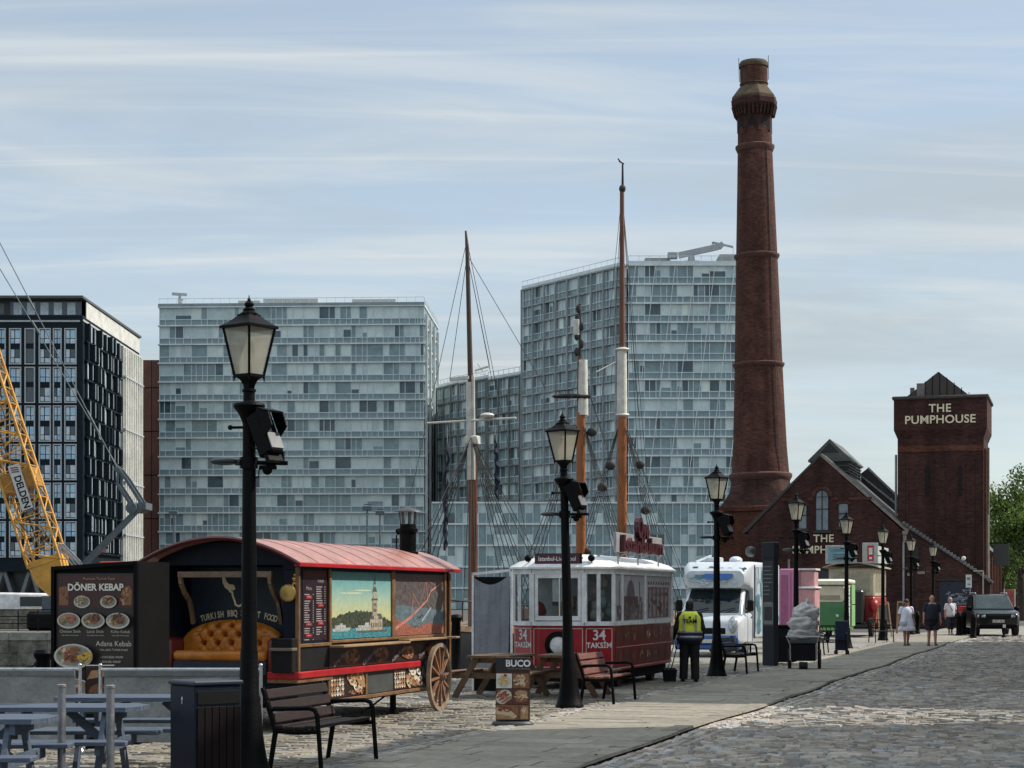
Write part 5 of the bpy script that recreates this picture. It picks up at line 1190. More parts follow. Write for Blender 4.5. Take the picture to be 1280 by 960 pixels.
MB().box(-.55, .55, -.045, .1, .66, .84, .02).build('grille', dark, van)
b = MB().bar((-.72, .42, 1.27), (-.1, .60, 1.42), .025).bar((.1, .42, 1.27), (.7, .60, 1.42), .025); b.each('wiper', dark, van)
MB().box(.984, .992, 1.02, 1.03, .45, 1.95).box(.984, .992, 1.70, 1.71, .45, 1.95).box(.988, 1.0, 1.5, 1.64, 1.12, 1.16).build('door_seam', dark, van); MB().box(-.26, .26, -.085, -.072, .40, .51).build('number_plate', mat('plate_white', (.60, .60, .56), .4), van)
MB().box(1.032, 1.05, 1.72, 1.80, .5, 2.7).build('body_strip', mat('strip_dark_blue', (.01, .02, .05), .4), van)
for s_ in (-1, 1):
    h = MB(); h.at((s_*.76, .06, .93), (R(-20), R(s_*14), R(s_*34))); h.ball((0, 0, 0), (.15, .14, .27), 14, 10); hl = h.build('headlight', mat('headlight_glass', (.45, .48, .50), .08, .3, .5, 14), van, 60)
    MB().at((s_*1.08, .95, 1.5)).box(-.10, .10, -.05, .06, -.18, .16, .04).bar((-s_*.15, .02, -.1), (0, 0, -.1), .04).build('mirror', dark, van)
for y in (.95, 4.6):
    for s_ in (-1, 1): w_ = MB().tube([(s_*.76, y, .33), (s_*.97, y, .33)], .33, 22).build('wheel', rubber, van, 40); MB().tube([(s_*.96, y, .33), (s_*.98, y, .33)], .19, 16).build('hubcap', steel, w_, 40)
a = Art((0, .905, 2.36), (1, 0, 0), (0, .55, 1), .003); 
a.ell(.12, .0, .46, .15, mat('van_roundel_blue', (.015, .12, .42), .35), 26, 8);
for k in range(26): a.ell(random.uniform(-.85, .9), random.choice([-.2, .22])+random.uniform(-.09, .08), .09, .05, random.choice([vteal, vsky, vw, vsky]), 9, 3, .3)
a.ell(-.45, .03, .2, .13, vteal, 14, 4, .2); a.ell(-.72, .02, .13, .1, vsky, 12, 5, .2); a.build('front_print', van)
a = Art((1.034, 1.9, .7), (0, 1, 0), (0, 0, 1), .003); a.rect(.0, 3.5, 0, 1.95, vsky, 1)
for k in range(22): a.ell(random.uniform(.2, 3.3), random.uniform(.1, 1.85), random.uniform(.1, .35), random.uniform(.08, .3), random.choice([vteal, vw, vsky]), 12, 2+k*.1, .2)
a.build('side_print', van)
a = Art((0, -.075, .50), (1, 0, 0), (0, 0, 1), .003); a.text("AS'", -.17, .12, .15, white); a.build('bumper_lettering', van)
MB().box(-.6, -.1, 2.0, 2.6, 2.80, 2.95, .03).ball((.35, 2.3, 2.86), (.2, .3, .12), 12, 8).bar((-.7, 1.5, 2.80), (-.4, 2.2, 3.0), .05).each('roof_fitting', vw, van, 40)
t = thing('dish_lamp', W(938, 59.5), 0, 'round dish lamp standing above the ice cream van', 'lamp'); MB().tube([(0, 0, 0), (0, 0, 3.05)], .03, 8).build('pole', black, t, 40); l = MB(); l.at((0, 0, 3.15), (R(90), 0, 0)); l.lathe([(.0, -.05), (.14, -.03), (.17, .03), (.14, .05), (.02, .06)], 20); l.build('dish', mat('tarnished_dish', (.12, .12, .12), .25, .8, .3, 8), t, 40)  # round dish lamp on a pole of its own

# ================================================================== navy information totem, bin, waste trolley
t = thing('information_totem', W(963, 48.8), R(-30), 'tall navy information totem beside the waste trolley', 'totem')
MB().box(-.165, .165, -.14, .14, 0, 3.12, .015).build('body', mat('totem_navy', (.003, .007, .018), .6, 0, .25, 4), t); MB().box(-.178, .178, -.152, .152, 2.72, 3.14, .02).build('head', mat('totem_navy', (0, 0, 0)), t)
a = Art((0, -.1425, 0), (1, 0, 0), (0, 0, 1), .0015); pg = mat('totem_panel_grey', (.025, .028, .032), .5); pl_ = mat('totem_panel_pale', (.16, .17, .17), .4)
a.rect(-.14, .14, 1.0, 2.66, pg)
for k in range(8): a.rect(-.13, -.13+random.uniform(.12, .24), 2.5-k*.1, 2.53-k*.1, pl_, 3)
a.rect(-.13, .13, 1.05, 1.62, pl_, 3); a.rect(-.11, .11, 1.15, 1.5, pg, 5); a.build('map_panel', t)
t = thing('street_bin', W(977, 50.2), R(-17), 'square black street bin directly behind the navy totem', 'litter bin')
MB().box(-.36, .36, -.3, .3, .05, .95, .02).build('body', dark, t); MB().box(-.38, .38, -.32, .32, .95, 1.02, .03).build('lid', black, t); MB().box(-.24, .24, -.306, -.295, .70, .86).build('opening', mat('bin_opening', (.002, .002, .002), .9), t)
t = thing('waste_trolley', W(1005, 46.6), R(-12), 'black wheeled street cleaning trolley loaded with clear waste bags', 'trolley')
b = MB(); b.box(-.30, .30, -.3, .35, .20, .62, .03); b.build('tub', dark, t); MB().box(-.33, .33, -.32, .40, .62, .72, .02).build('tray', mat('trolley_grey', (.045, .055, .06), .6), t)
for x in (-.36, .36):
    w_ = MB().tube([(x-.035, .22, .24), (x+.035, .22, .24)], .24, 22).build('wheel', rubber, t, 40); MB().tube([(x-.04, .22, .24), (x+.04, .22, .24)], .10, 12).build('hub', steel, w_, 40)
MB().tube([(-.1, -.25, .09), (.1, -.25, .09)], .09, 12).build('front_wheel', rubber, t, 40)
b = MB()
for x in (-.31, .31): b.tube([(x, -.28, .22), (x, -.36, .60), (x*1.25, -.52, .80)], .016, 8)
b.bar((-.39, -.52, .80), (.39, -.52, .80), .03); b.build('handle', silver, t, 40)
bagm = mat_translucent('clear_waste_bag', (.72, .71, .69), .3, .22)
for i, (x, y, z, rx, ry, rz) in enumerate(((0, .02, .86, .38, .36, .19), (-.02, .0, 1.10, .36, .34, .22), (.05, .05, 1.36, .32, .30, .23))):
    b = MB(); n, k = 40, 26; b.ball((0, 0, 0), (rx, ry, rz), n, k, wob=.22, seed=i*3+2)
    for q in range(len(b.v)): v = Vector(b.v[q]); w2 = 1+.035*noise.noise(v*16+Vector((i, 0, 0)))+.02*noise.noise(v*34); b.v[q] = tuple(v*w2)
    if i == 2: b.tube([(0, 0, rz*.9), (.02, 0, rz*1.12), (.07, .0, rz*1.32)], [.10, .03, .08], 9)
    o = b.build('waste_bag', bagm, None, 70); p = Vector(W(1005, 46.6)); o.location = (p.x+x, p.y+y, z); tag(o, ('clear bag of waste lowest on the black trolley', 'clear bag of waste in the middle of the trolley load', 'clear knotted bag of waste topmost on the trolley')[i], 'bag', 'waste bags on the trolley')

# ================================================================== pink booth, green van, cream bus
pink = mat('booth_pink', (.55, .20, .36), .45, 0, .15, 3); pinkl = mat('booth_rose', (.55, .28, .30), .5, 0, .2, 3); creamp = mat('cream_paint', (.62, .58, .42), .45, 0, .12, 3); greend = mat('van_green', (.025, .15, .03), .35, 0, .2, 3, coat=.3); greenl = mat('pale_green_paint', (.22, .46, .17), .45, 0, .12, 3)
t = thing('pink_booth', W(996, 66.), QR, 'pink drinks booth with rounded white lids next to the green van', 'kiosk')
b = MB().box(-.60, .10, 0, 1.2, .35, 2.72, .04).build('tall_cabinet', pink, t); b = MB().box(.02, .62, -.06, 1.3, .35, 2.02, .05).build('counter', pinkl, t); MB().box(-.10, .58, .1, 1.2, 2.02, 2.66, .05).build('upper_case', pinkl, t)
MB().box(-.02, .68, -.1, 1.35, 2.02, 2.10, .03).box(-.14, .64, .05, 1.25, 2.665, 2.73, .03).build('lid', white, t)
MB().box(-.56, -.30, -.016, .002, .5, 2.5, .005).box(-.5, -.44, -.03, -.012, 1.1, 1.4).box(-.22, -.19, -.016, 0, .4, 2.6).build('door', mat('booth_pink_door', (.36, .10, .22), .4), t)
MB().tube([(-.35, .5, 2.7), (-.35, .5, 3.05)], .035, 8).build('vent_pipe', steel, t, 40)
b = MB()
for y in (.15, 1.0):
    for x in (-.45, .45): b.tube([(x-.05, y, .18), (x+.05, y, .18)], .18, 14)
b.each('wheel', rubber, t, 40)
t = thing('coffee_van', W(1033, 74.), QR, 'dark green three wheeled coffee van with cream roof and pale green hatch', 'van')
b = MB(); b.loft([rrect(0, .68, .45, 1.35, .12, 0), rrect(0, .74, .42, 1.62, .12, .15), rrect(0, .74, .42, 1.62, .10, 2.6)]); b.build('body', greend, t, 45)
b = MB(); b.loft([rrect(0, .66, 1.55, 2.15, .12, .08), rrect(0, .72, 1.50, 2.26, .14, .3), rrect(0, .72, 1.5, 2.3, .14, 2.55)]); b.build('cabin', creamp, t, 45)
b = MB(); b.loft([rrect(0, .76, 2.22, 2.36, .06, -.02), rrect(0, .82, 2.26, 2.44, .08, .5), rrect(0, .8, 2.24, 2.42, .08, 2.7)]); b.build('roof', mat('pale_cream_roof', (.70, .69, .56), .4, 0, .1, 3), t, 45)
MB().quad((-.50, .06, 1.64), (.52, .06, 1.64), (.46, .12, 2.14), (-.46, .12, 2.14)).build('rear_window', mat('tinted_cream_pane', (.30, .26, .19), .15), t)
MB().box(.741, .765, .1, 1.2, .5, 2.2, .006).build('price_panel', mat('pale_price_panel', (.55, .58, .50), .5), t); a = Art((.768, .15, .6), (0, 1, 0), (0, 0, 1), .002)
for k in range(9): a.rect(.1, .1+random.uniform(.4, .8), 1.45-k*.14, 1.50-k*.14, greend)
a.build('price_lines', t)
MB().box(.76, .80, 1.5, 2.6, .6, 1.42, .006).box(.76, .80, 1.5, 2.6, 1.46, 2.22, .006).build('hatch', greenl, t); MB().box(-.74, 1.0, -.08, .0, .46, .54, .01).build('rail', greenl, t); MB().at((-.0, -.02, .92)).ball((.42, 0, .1), .06, 10, 6).build('tail_lamp', white, t, 60)
b = MB()
for x, y in ((-.6, 2.0), (.6, 2.0), (0, .35)): b.tube([(x-.06, y, .22), (x+.06, y, .22)], .22, 16)
b.each('wheel', rubber, t, 40)
t = thing('vintage_bus', W(1064, 84.5), QR, 'vintage cream and red bus with advert boards along its roof', 'bus')
b = MB(); b.box(-1.0, 1.0, .1, 5.2, 1.75, 3.02, .06); b.build('upper_body', mat('bus_cream', (.52, .47, .33), .45, 0, .15, 2), t); MB().box(-1.02, 1.02, .0, 5.3, .62, 1.75, .06).build('lower_body', mat('bus_red', (.36, .02, .015), .4, 0, .2, 3), t)
b = MB(); ar = [(-1.22+2.44*i/14, 3.02+.22*(1-((i-7)/7)**2)) for i in range(15)]; b.prism(ar+[(x, z+.05) for x, z in ar[::-1]], 'y', -.25, 5.4); b.build('roof', mat('bus_roof', (.36, .33, .25), .5), t, 30)
bb = MB().box(-1.12, .25, -.1, -.04, 3.2, 4.02, .01).box(.5, .55, -.1, 1.0, 3.2, 4.1, .01).box(.5, 1.18, -.14, -.08, 3.22, 4.12, .01).box(1.12, 1.17, -.08, 4.6, 3.2, 3.98, .01); bb.each('advert_board', mat('advert_board', (.42, .44, .42), .5, 0, .2, 5), t)
a = Art((0, -.145, 0), (1, 0, 0), (0, 0, 1), .003); a.rect(-1.0, .1, 3.3, 3.95, mat('advert_pale_blue', (.18, .32, .38), .5), -14)
a.text('LIVERPOOL', -.45, 3.78, .17, mat('advert_text', (.03, .10, .16), .5), layer=-12)
for k in range(3): a.rect(-.8, -.1, 3.38+k*.1, 3.42+k*.1, mat('advert_text', (0, 0, 0)), -12)
a.rect(.72, 1.0, 3.32, 4.0, mat('advert_red', (.45, .03, .03), .5), 1); a.rect(.78, .94, 3.6, 3.9, white, 2); a.rect(.80, .92, 3.4, 3.5, white, 2); a.b.each('advert_print', a.mats, t)
b = MB()
for k in range(7): b.box(1.003, 1.02, .3+k*.7, .36+k*.7, 1.85, 2.95)
b.each('window_post', creamp, t)
g = MB().quad((1.008, .3, 1.95), (1.008, 5.0, 1.95), (1.008, 5.0, 2.8), (1.008, .3, 2.8)).quad((-.8, .095, 1.95), (.8, .095, 1.95), (.8, .095, 2.85), (-.8, .095, 2.85)); g.build('windows', mat('bus_pane', (.40, .37, .27), .15, 0, .3, 3), t)
MB().box(-.95, .62, -.9, .05, .55, 2.05, .08).box(-1.0, .8, -1.0, .0, .42, .55).build('bonnet', mat('bus_black', (.010, .010, .011), .4), t); a = Art((-.2, -.905, .7), (1, 0, 0), (0, 0, 1)); a.rect(-.55, .55, .5, 1.22, mat('bus_dark_pane', (.02, .022, .022), .2)); a.build('radiator', t)
for s_ in (-1, 1):
    for y in (-.4, 4.0):
        w_ = MB().tube([(s_*.82, y, .43), (s_*1.0, y, .43)], .43, 22).build('wheel', rubber, t, 40); MB().tube([(s_*.98, y, .43), (s_*1.03, y, .43)], .2, 14).build('hub', mat('hub_red', (.2, .02, .02), .5), w_, 40)
MB().at((1.02, -.2, 1.35)).ball((0, 0, 0), (.22, .30, .30), 14, 10).build('mudguard', mat('bus_red', (0, 0, 0)), t, 60)
# wooden sandwich boards
woodp = mat('pale_pine', (.34, .23, .12), .6, 0, .3, 4, .2, 20)
sb = thing('sandwich_board', W(1103, 84), R(15), 'pale wooden sandwich board beside the cream and red bus', 'sign', 'wooden sandwich boards')
b = MB()
for e in (-1, 1):
    for x in (-.30, .30): b.bar((x*.85, e*.03, 1.5), (x, e*.32, 0), .06, .05)
    b.bar((-.3, e*.2, .6), (.3, e*.2, .6), .05)
b.bar((-.28, 0, 1.5), (.28, 0, 1.5), .09); b.build('frame', woodp, sb)
MB().quad((-.27, -.06, 1.4), (.27, -.06, 1.4), (.29, -.24, .45), (-.29, -.24, .45)).build('panel', mat('board_dark', (.06, .05, .045), .7), sb)  # flat dark panel between the pine legs
dup(sb, W(1129, 92), R(-8), 'pale wooden sandwich board behind the woman in the white dress')
# ================================================================== bollards, bins, sign
bo = thing('iron_bollard', W(1216.5, 81.5), 0, 'black iron bollard touching the front corner of the parked car', 'bollard', 'black iron bollards by the parked car')
MB().lathe([(.15, 0), (.15, .06), (.12, .10), (.115, .8), (.14, .83), (.14, .88), (.115, .92), (.11, 1.0), (.06, 1.06), (.02, 1.07)], 18).build('post', black, bo, 40)
dup(bo, W(1198.5, 87.5), 0, 'black bollard of the pair before the red bins, beside the walker in white'); dup(bo, W(1204.5, 88.5), 0, 'black bollard of the pair before the red bins, nearer the parked car')
dup(bo, W(1146.5, 90.5), 0, 'black bollard by the lantern post behind the walking couple')
o = thing('short_bollard', W(1255, 82.5), 0, 'short black bollard with white reflector in front of the parked car', 'bollard'); MB().lathe([(.13, 0), (.10, .06), (.055, .12), (.05, .38), (.07, .42), (.02, .46)], 14).build('post', black, o, 40); MB().box(-.06, .06, -.065, -.05, .42, .56, .01).build('reflector', white, o)
rb = None
for px, lab in ((1206, 'red wheeled bin beside the walker in white'), (1213, 'red wheeled bin closer to the parked car')):
    if rb is None:
        rb = thing('wheeled_bin', W(px, 97.5), R(-5), lab, 'bin', 'red wheeled bins')
        b = MB(); b.loft([[(-.2, -.2, .06), (.2, -.2, .06), (.2, .22, .06), (-.2, .22, .06)], [(-.29, -.30, 1.2), (.29, -.30, 1.2), (.29, .34, 1.2), (-.29, .34, 1.2)]]); b.build('body', mat('bin_red', (.42, .012, .02), .45, 0, .15, 3), rb); MB().box(-.31, .31, -.34, .38, 1.2, 1.27, .03).build('lid', mat('bin_lid_red', (.36, .012, .02), .4), rb)
        MB().tube([(-.25, .3, .12), (.25, .3, .12)], .12, 12).each('wheel', rubber, rb, 40); a = Art((0, -.27, .75), (1, 0, 0), (0, -.1, 1), .004); a.rect(-.1, .1, -.06, .06, white, 1); a.build('sticker', rb)
    else: dup(rb, W(px+1.5, 97.2), R(-5), lab)
t = thing('road_sign', W(1212.5, 104), 0, 'small white sign on a pale pole at the lean-to wall', 'sign'); MB().tube([(0, 0, 0), (0, 0, 2.95)], .04, 8).build('pole', steel, t, 40); MB().box(-.16-.08, .16-.08, -.06, -.045, 2.25, 2.95, .01).build('plate', mat('sign_plate_white', (.55, .56, .55), .5), t)
a = Art((-.08, -.062, 2.6), (1, 0, 0), (0, 0, 1), .002); a.rect(-.10, .08, .06, .2, mat('sign_plate_grey', (.16, .17, .18), .5)); a.rect(-.08, .1, -.2, -.14, mat('sign_plate_grey', (0, 0, 0))); a.b.each('symbol', a.mats, t)
# ================================================================== parked car
cp = mat('car_dark_teal', (.003, .007, .008), .25, .1, .15, 3, coat=.35, spec=.3)
car = thing('parked_car', W(1248, 86), R(-6), 'dark four by four car with roof rails parked facing us', 'car')
b = MB(); b.loft([rrect(0, .82, .46, .98, .10, 0), rrect(0, .94, .34, 1.04, .12, .12), rrect(0, .985, .30, 1.10, .12, .45), rrect(0, .995, .30, 1.17, .12, 1.35), rrect(0, 1.0, .30, 1.22, .10, 1.7), rrect(0, 1.0, .30, 1.22, .10, 4.3), rrect(0, .95, .36, 1.2, .1, 4.75)]); b.build('body', cp, car, 40)
b = MB(); b.loft([rrect(0, .90, 1.12, 1.20, .03, 1.35), rrect(0, .86, 1.12, 1.52, .10, 1.85), rrect(0, .80, 1.12, 1.83, .12, 2.35), rrect(0, .79, 1.12, 1.87, .10, 3.0), rrect(0, .78, 1.12, 1.86, .10, 4.2), rrect(0, .82, 1.12, 1.3, .08, 4.7)]); b.build('cabin', cp, car, 40)
MB().quad((-.80, 1.40, 1.235), (.80, 1.40, 1.235), (.71, 2.24, 1.79), (-.71, 2.24, 1.79)).build('windscreen', mat('car_glass', (.03, .05, .05), .05, 0, .4, 2), car)
for s_ in (-1, 1):
    MB().quad((s_*.89, 1.9, 1.24), (s_*.885, 4.3, 1.24), (s_*.815, 4.1, 1.74), (s_*.82, 2.4, 1.74)).build('side_window', vglass, car)
    MB().tube([(s_*.70, 2.2, 1.88), (s_*.70, 2.4, 1.93), (s_*.70, 4.0, 1.93), (s_*.70, 4.2, 1.88)], .025, 8).build('roof_rail', mat('rail_silver', (.62, .63, .64), .3, .5), car, 40)
    MB().at((s_*1.07, 1.75, 1.22)).ball((0, 0, 0), (.13, .07, .10), 12, 8).build('mirror', black, car, 60)
    MB().at((s_*.74, .02, .88), (0, 0, R(s_*14))).box(-.18, .18, -.02, .10, -.07, .07, .03).build('headlight', mat('headlight_glass', (0, 0, 0)), car)
    MB().at((s_*.70, .02, .50)).box(-.16, .16, -.02, .08, -.02, .02, .01).build('fog_lamp', mat('fog_lamp_grey', (.12, .13, .13), .3), car)
    for y in (.85, 3.75): w_ = MB().tube([(s_*.74, y, .38), (s_*.98, y, .38)], .38, 24).build('wheel', rubber, car, 40); MB().tube([(s_*.97, y, .38), (s_*.99, y, .38)], .26, 18).build('rim', steel, w_, 40)
MB().box(-.50, .50, -.03, .10, .76, .94, .02).build('grille', dark, car); MB().box(-.85, .85, -.03, .15, .34, .52, .04).build('bumper', black, car)
MB().box(-.26, .26, -.045, -.032, .60, .72).build('number_plate', mat('plate_white', (.60, .60, .56), .4), car); a = Art((0, -.047, .66), (1, 0, 0), (0, 0, 1), .003); a.text('LM75 AEZ', 0, 0, .12, dark, sx=.95); a.build('plate_lettering', car)
# ================================================================== the pump house
brk = mat_brick('red_brick', srgb(76, 42, 38), srgb(53, 32, 31), srgb(72, 57, 53), mottling=.5)
brd = mat_brick('red_brick_weathered', srgb(78, 47, 42), srgb(54, 34, 32), srgb(70, 56, 52), mottling=.65)
brb = mat_brick('orange_brick_dressing', srgb(102, 57, 43), srgb(82, 44, 36), srgb(90, 68, 58), mottling=.3)
slate = mat('roof_slate', (.055, .058, .062), .6, 0, .4, 3, .4, 12, stretch=(1, 1, 4)); leadm = mat('lead_flashing', (.30, .31, .31), .5, .1, .25, 4); stonec = mat('stone_coping', (.24, .21, .18), .85, 0, .3, 4)
gilt = mat('cream_letter', (.72, .64, .46), .5, 0, .05)
X0, Y0 = (1128-640)/F*110., 110.
def gx(px, d=0.):                           # distance along the gable wall seen at this picture column
    A = (px-640)/F; bx = X0+QU.x*d; by = Y0+QU.y*d
    return (A*by-bx)/(QV.x-A*QV.y)
def gz(py, x, d=0.): return Zh(py, Y0+QU.y*d+QV.y*x)
ph = thing('pumphouse', (X0, Y0, 0), QR, 'red brick gabled hall and tower lettered The Pumphouse', 'building')
GL = gx(935); GH = 3.85+CAMH-.05; GA = gx(1026); AZ = gz(571, GA)
b = MB(); b.prism([(GL, 0), (0, 0), (0, GH), (GA, AZ), (GL, GH)], 'y', 0, 11.); b.build('wall', brk, ph)
# roof slopes over the gable walls
b = MB()
for (xa, za, xb, zb) in ((GA, AZ, .28, GH-.12), (GA, AZ, GL-.28, GH-.12)):
    d = Vector((xb-xa, 0, zb-za)); n = Vector((-d.z, 0, d.x)).normalized(); n = n if n.z > 0 else -n
    o = n*.04; p = n*.19; A, B = Vector((xa, 0, za)), Vector((xb, 0, zb))
    b.add([tuple(A+o+Vector((0, .30, 0))), tuple(B+o+Vector((0, .30, 0))), tuple(B+p+Vector((0, .3, 0))), tuple(A+p+Vector((0, .3, 0))), tuple(A+o+Vector((0, 11.1, 0))), tuple(B+o+Vector((0, 11.1, 0))), tuple(B+p+Vector((0, 11.1, 0))), tuple(A+p+Vector((0, 11.1, 0)))], [(0, 1, 2, 3), (7, 6, 5, 4), (0, 4, 5, 1), (1, 5, 6, 2), (2, 6, 7, 3), (3, 7, 4, 0)])
rf = b.build('roof', slate, ph)
b = MB()
A, B = Vector((GA, .14, AZ+.13)), Vector((.25, .14, GH+.02)); b.bar(tuple(A), tuple(B), .34, .16).bar(tuple(B), (B.x+.12, .14, B.z-.02), .34, .18)
b.build('verge_coping', stonec, ph); MB().bar((GA, .14, AZ+.07), (GL-.10, .14, GH+.02), .34, .07).build('verge_edge', mat('dark_verge', (.045, .028, .024), .8), ph)
b = MB()
for y in (2.2, 4.6, 7.0): b.bar((GA+.6, y, AZ-.55), (.2, y, GH+.18), .12, .10)
b.each('roof_flashing', leadm, rf)
for x_ in (.10,): MB().box(x_-.06, x_+.14, -.14, .1, GH-.7, GH-.05, .03).box(x_-.1, x_+.2, -.2, .1, GH-.25, GH-.02, .03).build('kneeler', stonec, ph)
# string courses and arched windows
frame_m = mat('dark_window_frame', (.012, .014, .018), .5); pane_b = mat('old_window_pane', (.16, .20, .23), .12, 0, .35, 1.5)
WZ = gz(663, GA); WT = gz(612, GA)
def arch_pts(cx, hw, z0, zs, n=14): return [(cx-hw, z0), (cx+hw, z0)]+[(cx+hw*math.cos(PI*i/n), zs+hw*1.05*math.sin(PI*i/n)) for i in range(n+1)]
def arch_window(pxl, pxr, py0, py1, arched=True, mull=1):
    x0, x1 = gx(pxl), gx(pxr); cx, hw = (x0+x1)/2, (x1-x0)/2; z0, z1 = gz(py0, cx), gz(py1, cx); zs = z1-hw*1.05 if arched else z1-hw*.25
    top = [(cx+hw*math.cos(PI*i/14), zs+(z1-zs)*math.sin(PI*i/14)) for i in range(15)]
    f = MB(); f.prism([(cx-hw, z0), (cx+hw, z0)]+top, 'y', -.028, -.004)
    w_ = f.build('window', frame_m, ph)
    p = MB(); k = .88; p.quad(*[(cx+(x-cx)*k, -.031, z0+.09+(z-z0-.09)*.965) for x, z in [(cx-hw, z0+.02), (cx+hw, z0+.02)]+top]); p.build('pane', pane_b, w_)
    g = MB()
    for i in range(mull): x = x0+(x1-x0)*(i+1)/(mull+1); g.box(x-.035, x+.035, -.045, -.033, z0, z1-.02)
    for u in ((.52,) if arched else (.56,)): g.box(x0, x1, -.046, -.034, z0+(z1-z0)*u-.03, z0+(z1-z0)*u+.03)
    if arched: g.box(x0, x1, -.0462, -.0342, z0+(z1-z0)*.82-.02, z0+(z1-z0)*.82+.02)
    g.build('glazing_bar', frame_m, w_)
    r = MB(); rw = .22 if arched else .14; n = 14
    for i in range(n):
        a0, a1 = PI*i/n, PI*(i+1)/n; P = lambda a, e, y: (cx+(hw+e)*math.cos(a), y, zs+((z1-zs)+e)*math.sin(a))
        r.add([P(a0, .02, -.06), P(a0, rw, -.06), P(a1, rw, -.06), P(a1, .02, -.06), P(a0, .02, -.003), P(a0, rw, -.003), P(a1, rw, -.003), P(a1, .02, -.003)], [(0, 1, 2, 3), (0, 4, 5, 1), (1, 5, 6, 2), (2, 6, 7, 3), (3, 7, 4, 0)])
    r.build('arch', brb, w_); MB().box(x0-.12, x1+.12, -.10, -.003, z0-.16, z0-.02, .02).build('sill', mat('dark_sill', (.035, .03, .03), .7), w_)
arch_window(1019.5, 1036, 663, 612, True); arch_window(998.5, 1008.5, 661, 631, False, 0); arch_window(1048, 1060.5, 659, 629, False, 0)
b = MB()
for xa, xb in ((GL+2.0, gx(997)), (gx(1009.5), gx(1017)), (gx(1038.5), gx(1047)), (gx(1061), gx(1090))): b.box(xa, xb, -.045, -.003, WT-.62, WT-.46)
b.each('string_course', brb, ph)
a = Art((0, -.012, 0), (1, 0, 0), (0, 0, 1), .01); xc = gx(1029.5); zz_ = gz(673.5, xc)
a.text('THE', xc, zz_, .62, gilt, 1.08, layer=1, ext=.02, bold=.008); a.text('PUMPHOUSE', xc, gz(687.5, xc), .62, gilt, 1.04, layer=1, ext=.02, bold=.008); a.build('gable_lettering', ph)
r = MB(); cx = gx(1024); n = 16
for i in range(n):
    a0, a1 = PI*i/n, PI*(i+1)/n; zs = 2.4; P = lambda a, e, y: (cx+(1.45+e)*math.cos(a), y, zs+(.95+e)*math.sin(a))
    r.add([P(a0, .0, -.05), P(a0, .28, -.05), P(a1, .28, -.05), P(a1, .0, -.05), P(a0, .0, -.003), P(a0, .28, -.003), P(a1, .28, -.003), P(a1, .0, -.003)], [(0, 1, 2, 3), (0, 4, 5, 1), (1, 5, 6, 2), (2, 6, 7, 3), (3, 7, 4, 0)])
r.build('doorway_arch', brb, ph); d = MB(); d.prism([(cx-1.4, 0), (cx+1.4, 0)]+[(cx+1.4*math.cos(PI*i/14), 2.4+.9*math.sin(PI*i/14)) for i in range(15)], 'y', -.02, -.004); d.build('doorway', mat('doorway_dark', (.02, .022, .025), .3), ph)
# ridge ventilator
dv = 1.9; xl, xr = gx(1010, dv), gx(1064, dv); xm = (xl+xr)/2; ze, za = gz(576, xm, dv), gz(548.5, xm, dv); lv = 6.4
lou = mat('black_louvres', (.016, .017, .018), .6, 0, .4, 6)
b = MB().box(xl+.16, xr-.16, dv+.12, dv+lv-.12, AZ-2.4, ze)
v_ = b.build('ridge_ventilator', lou, ph)
b = MB()
for k in range(9): z = AZ-1.5+k*.165; b.bar((xr-.12, dv+.2, z), (xr-.12, dv+lv-.2, z), .12, .03)
for k in range(2): b.bar((xl+.1, dv+.09, ze-.3-k*.35), (xr-.1, dv+.09, ze-.3-k*.35), .06, .06)
b.build('louvres', mat('louvre_grey', (.06, .062, .065), .5), v_)
b = MB(); b.prism([(xl, ze-.04), (xr, ze-.04), (xr, ze+.06), (xm, za), (xl, ze+.06)], 'y', dv, dv+lv); b.build('ventilator_roof', mat('weathered_lead_roof', (.075, .085, .078), .6, .1, .3, 2, .2, 6), v_)
MB().prism([(xm-.55, ze+.48), (xm+.55, ze+.48), (xm, za-.22)], 'y', dv-.015, dv-.002).build('louvre_panel', lou, v_)
# rear roof behind
dr = 8.4; MB().prism([(gx(1076, dr), gz(588, gx(1076, dr), dr)-2.8), (gx(1128, dr), gz(624, 0, dr)-2), (gx(1125, dr), gz(622, 0, dr)), (gx(1086, dr), gz(584, gx(1086, dr), dr)), (gx(1076, dr), gz(592, gx(1076, dr), dr))], 'y', dr, dr+.3).build('rear_parapet', slate, ph)
xa, xb = gx(1085, dr), gx(1123, dr); MB().bar((xa, dr-.02, gz(585, xa, dr)), (xb, dr-.02, gz(621, xb, dr)), .3, .12).bar((xa-.5, dr-.4, gz(593, xa, dr)), (xb, dr-.4, gz(632, xb, dr)), .08, .10).build('rear_flashing', leadm, ph)
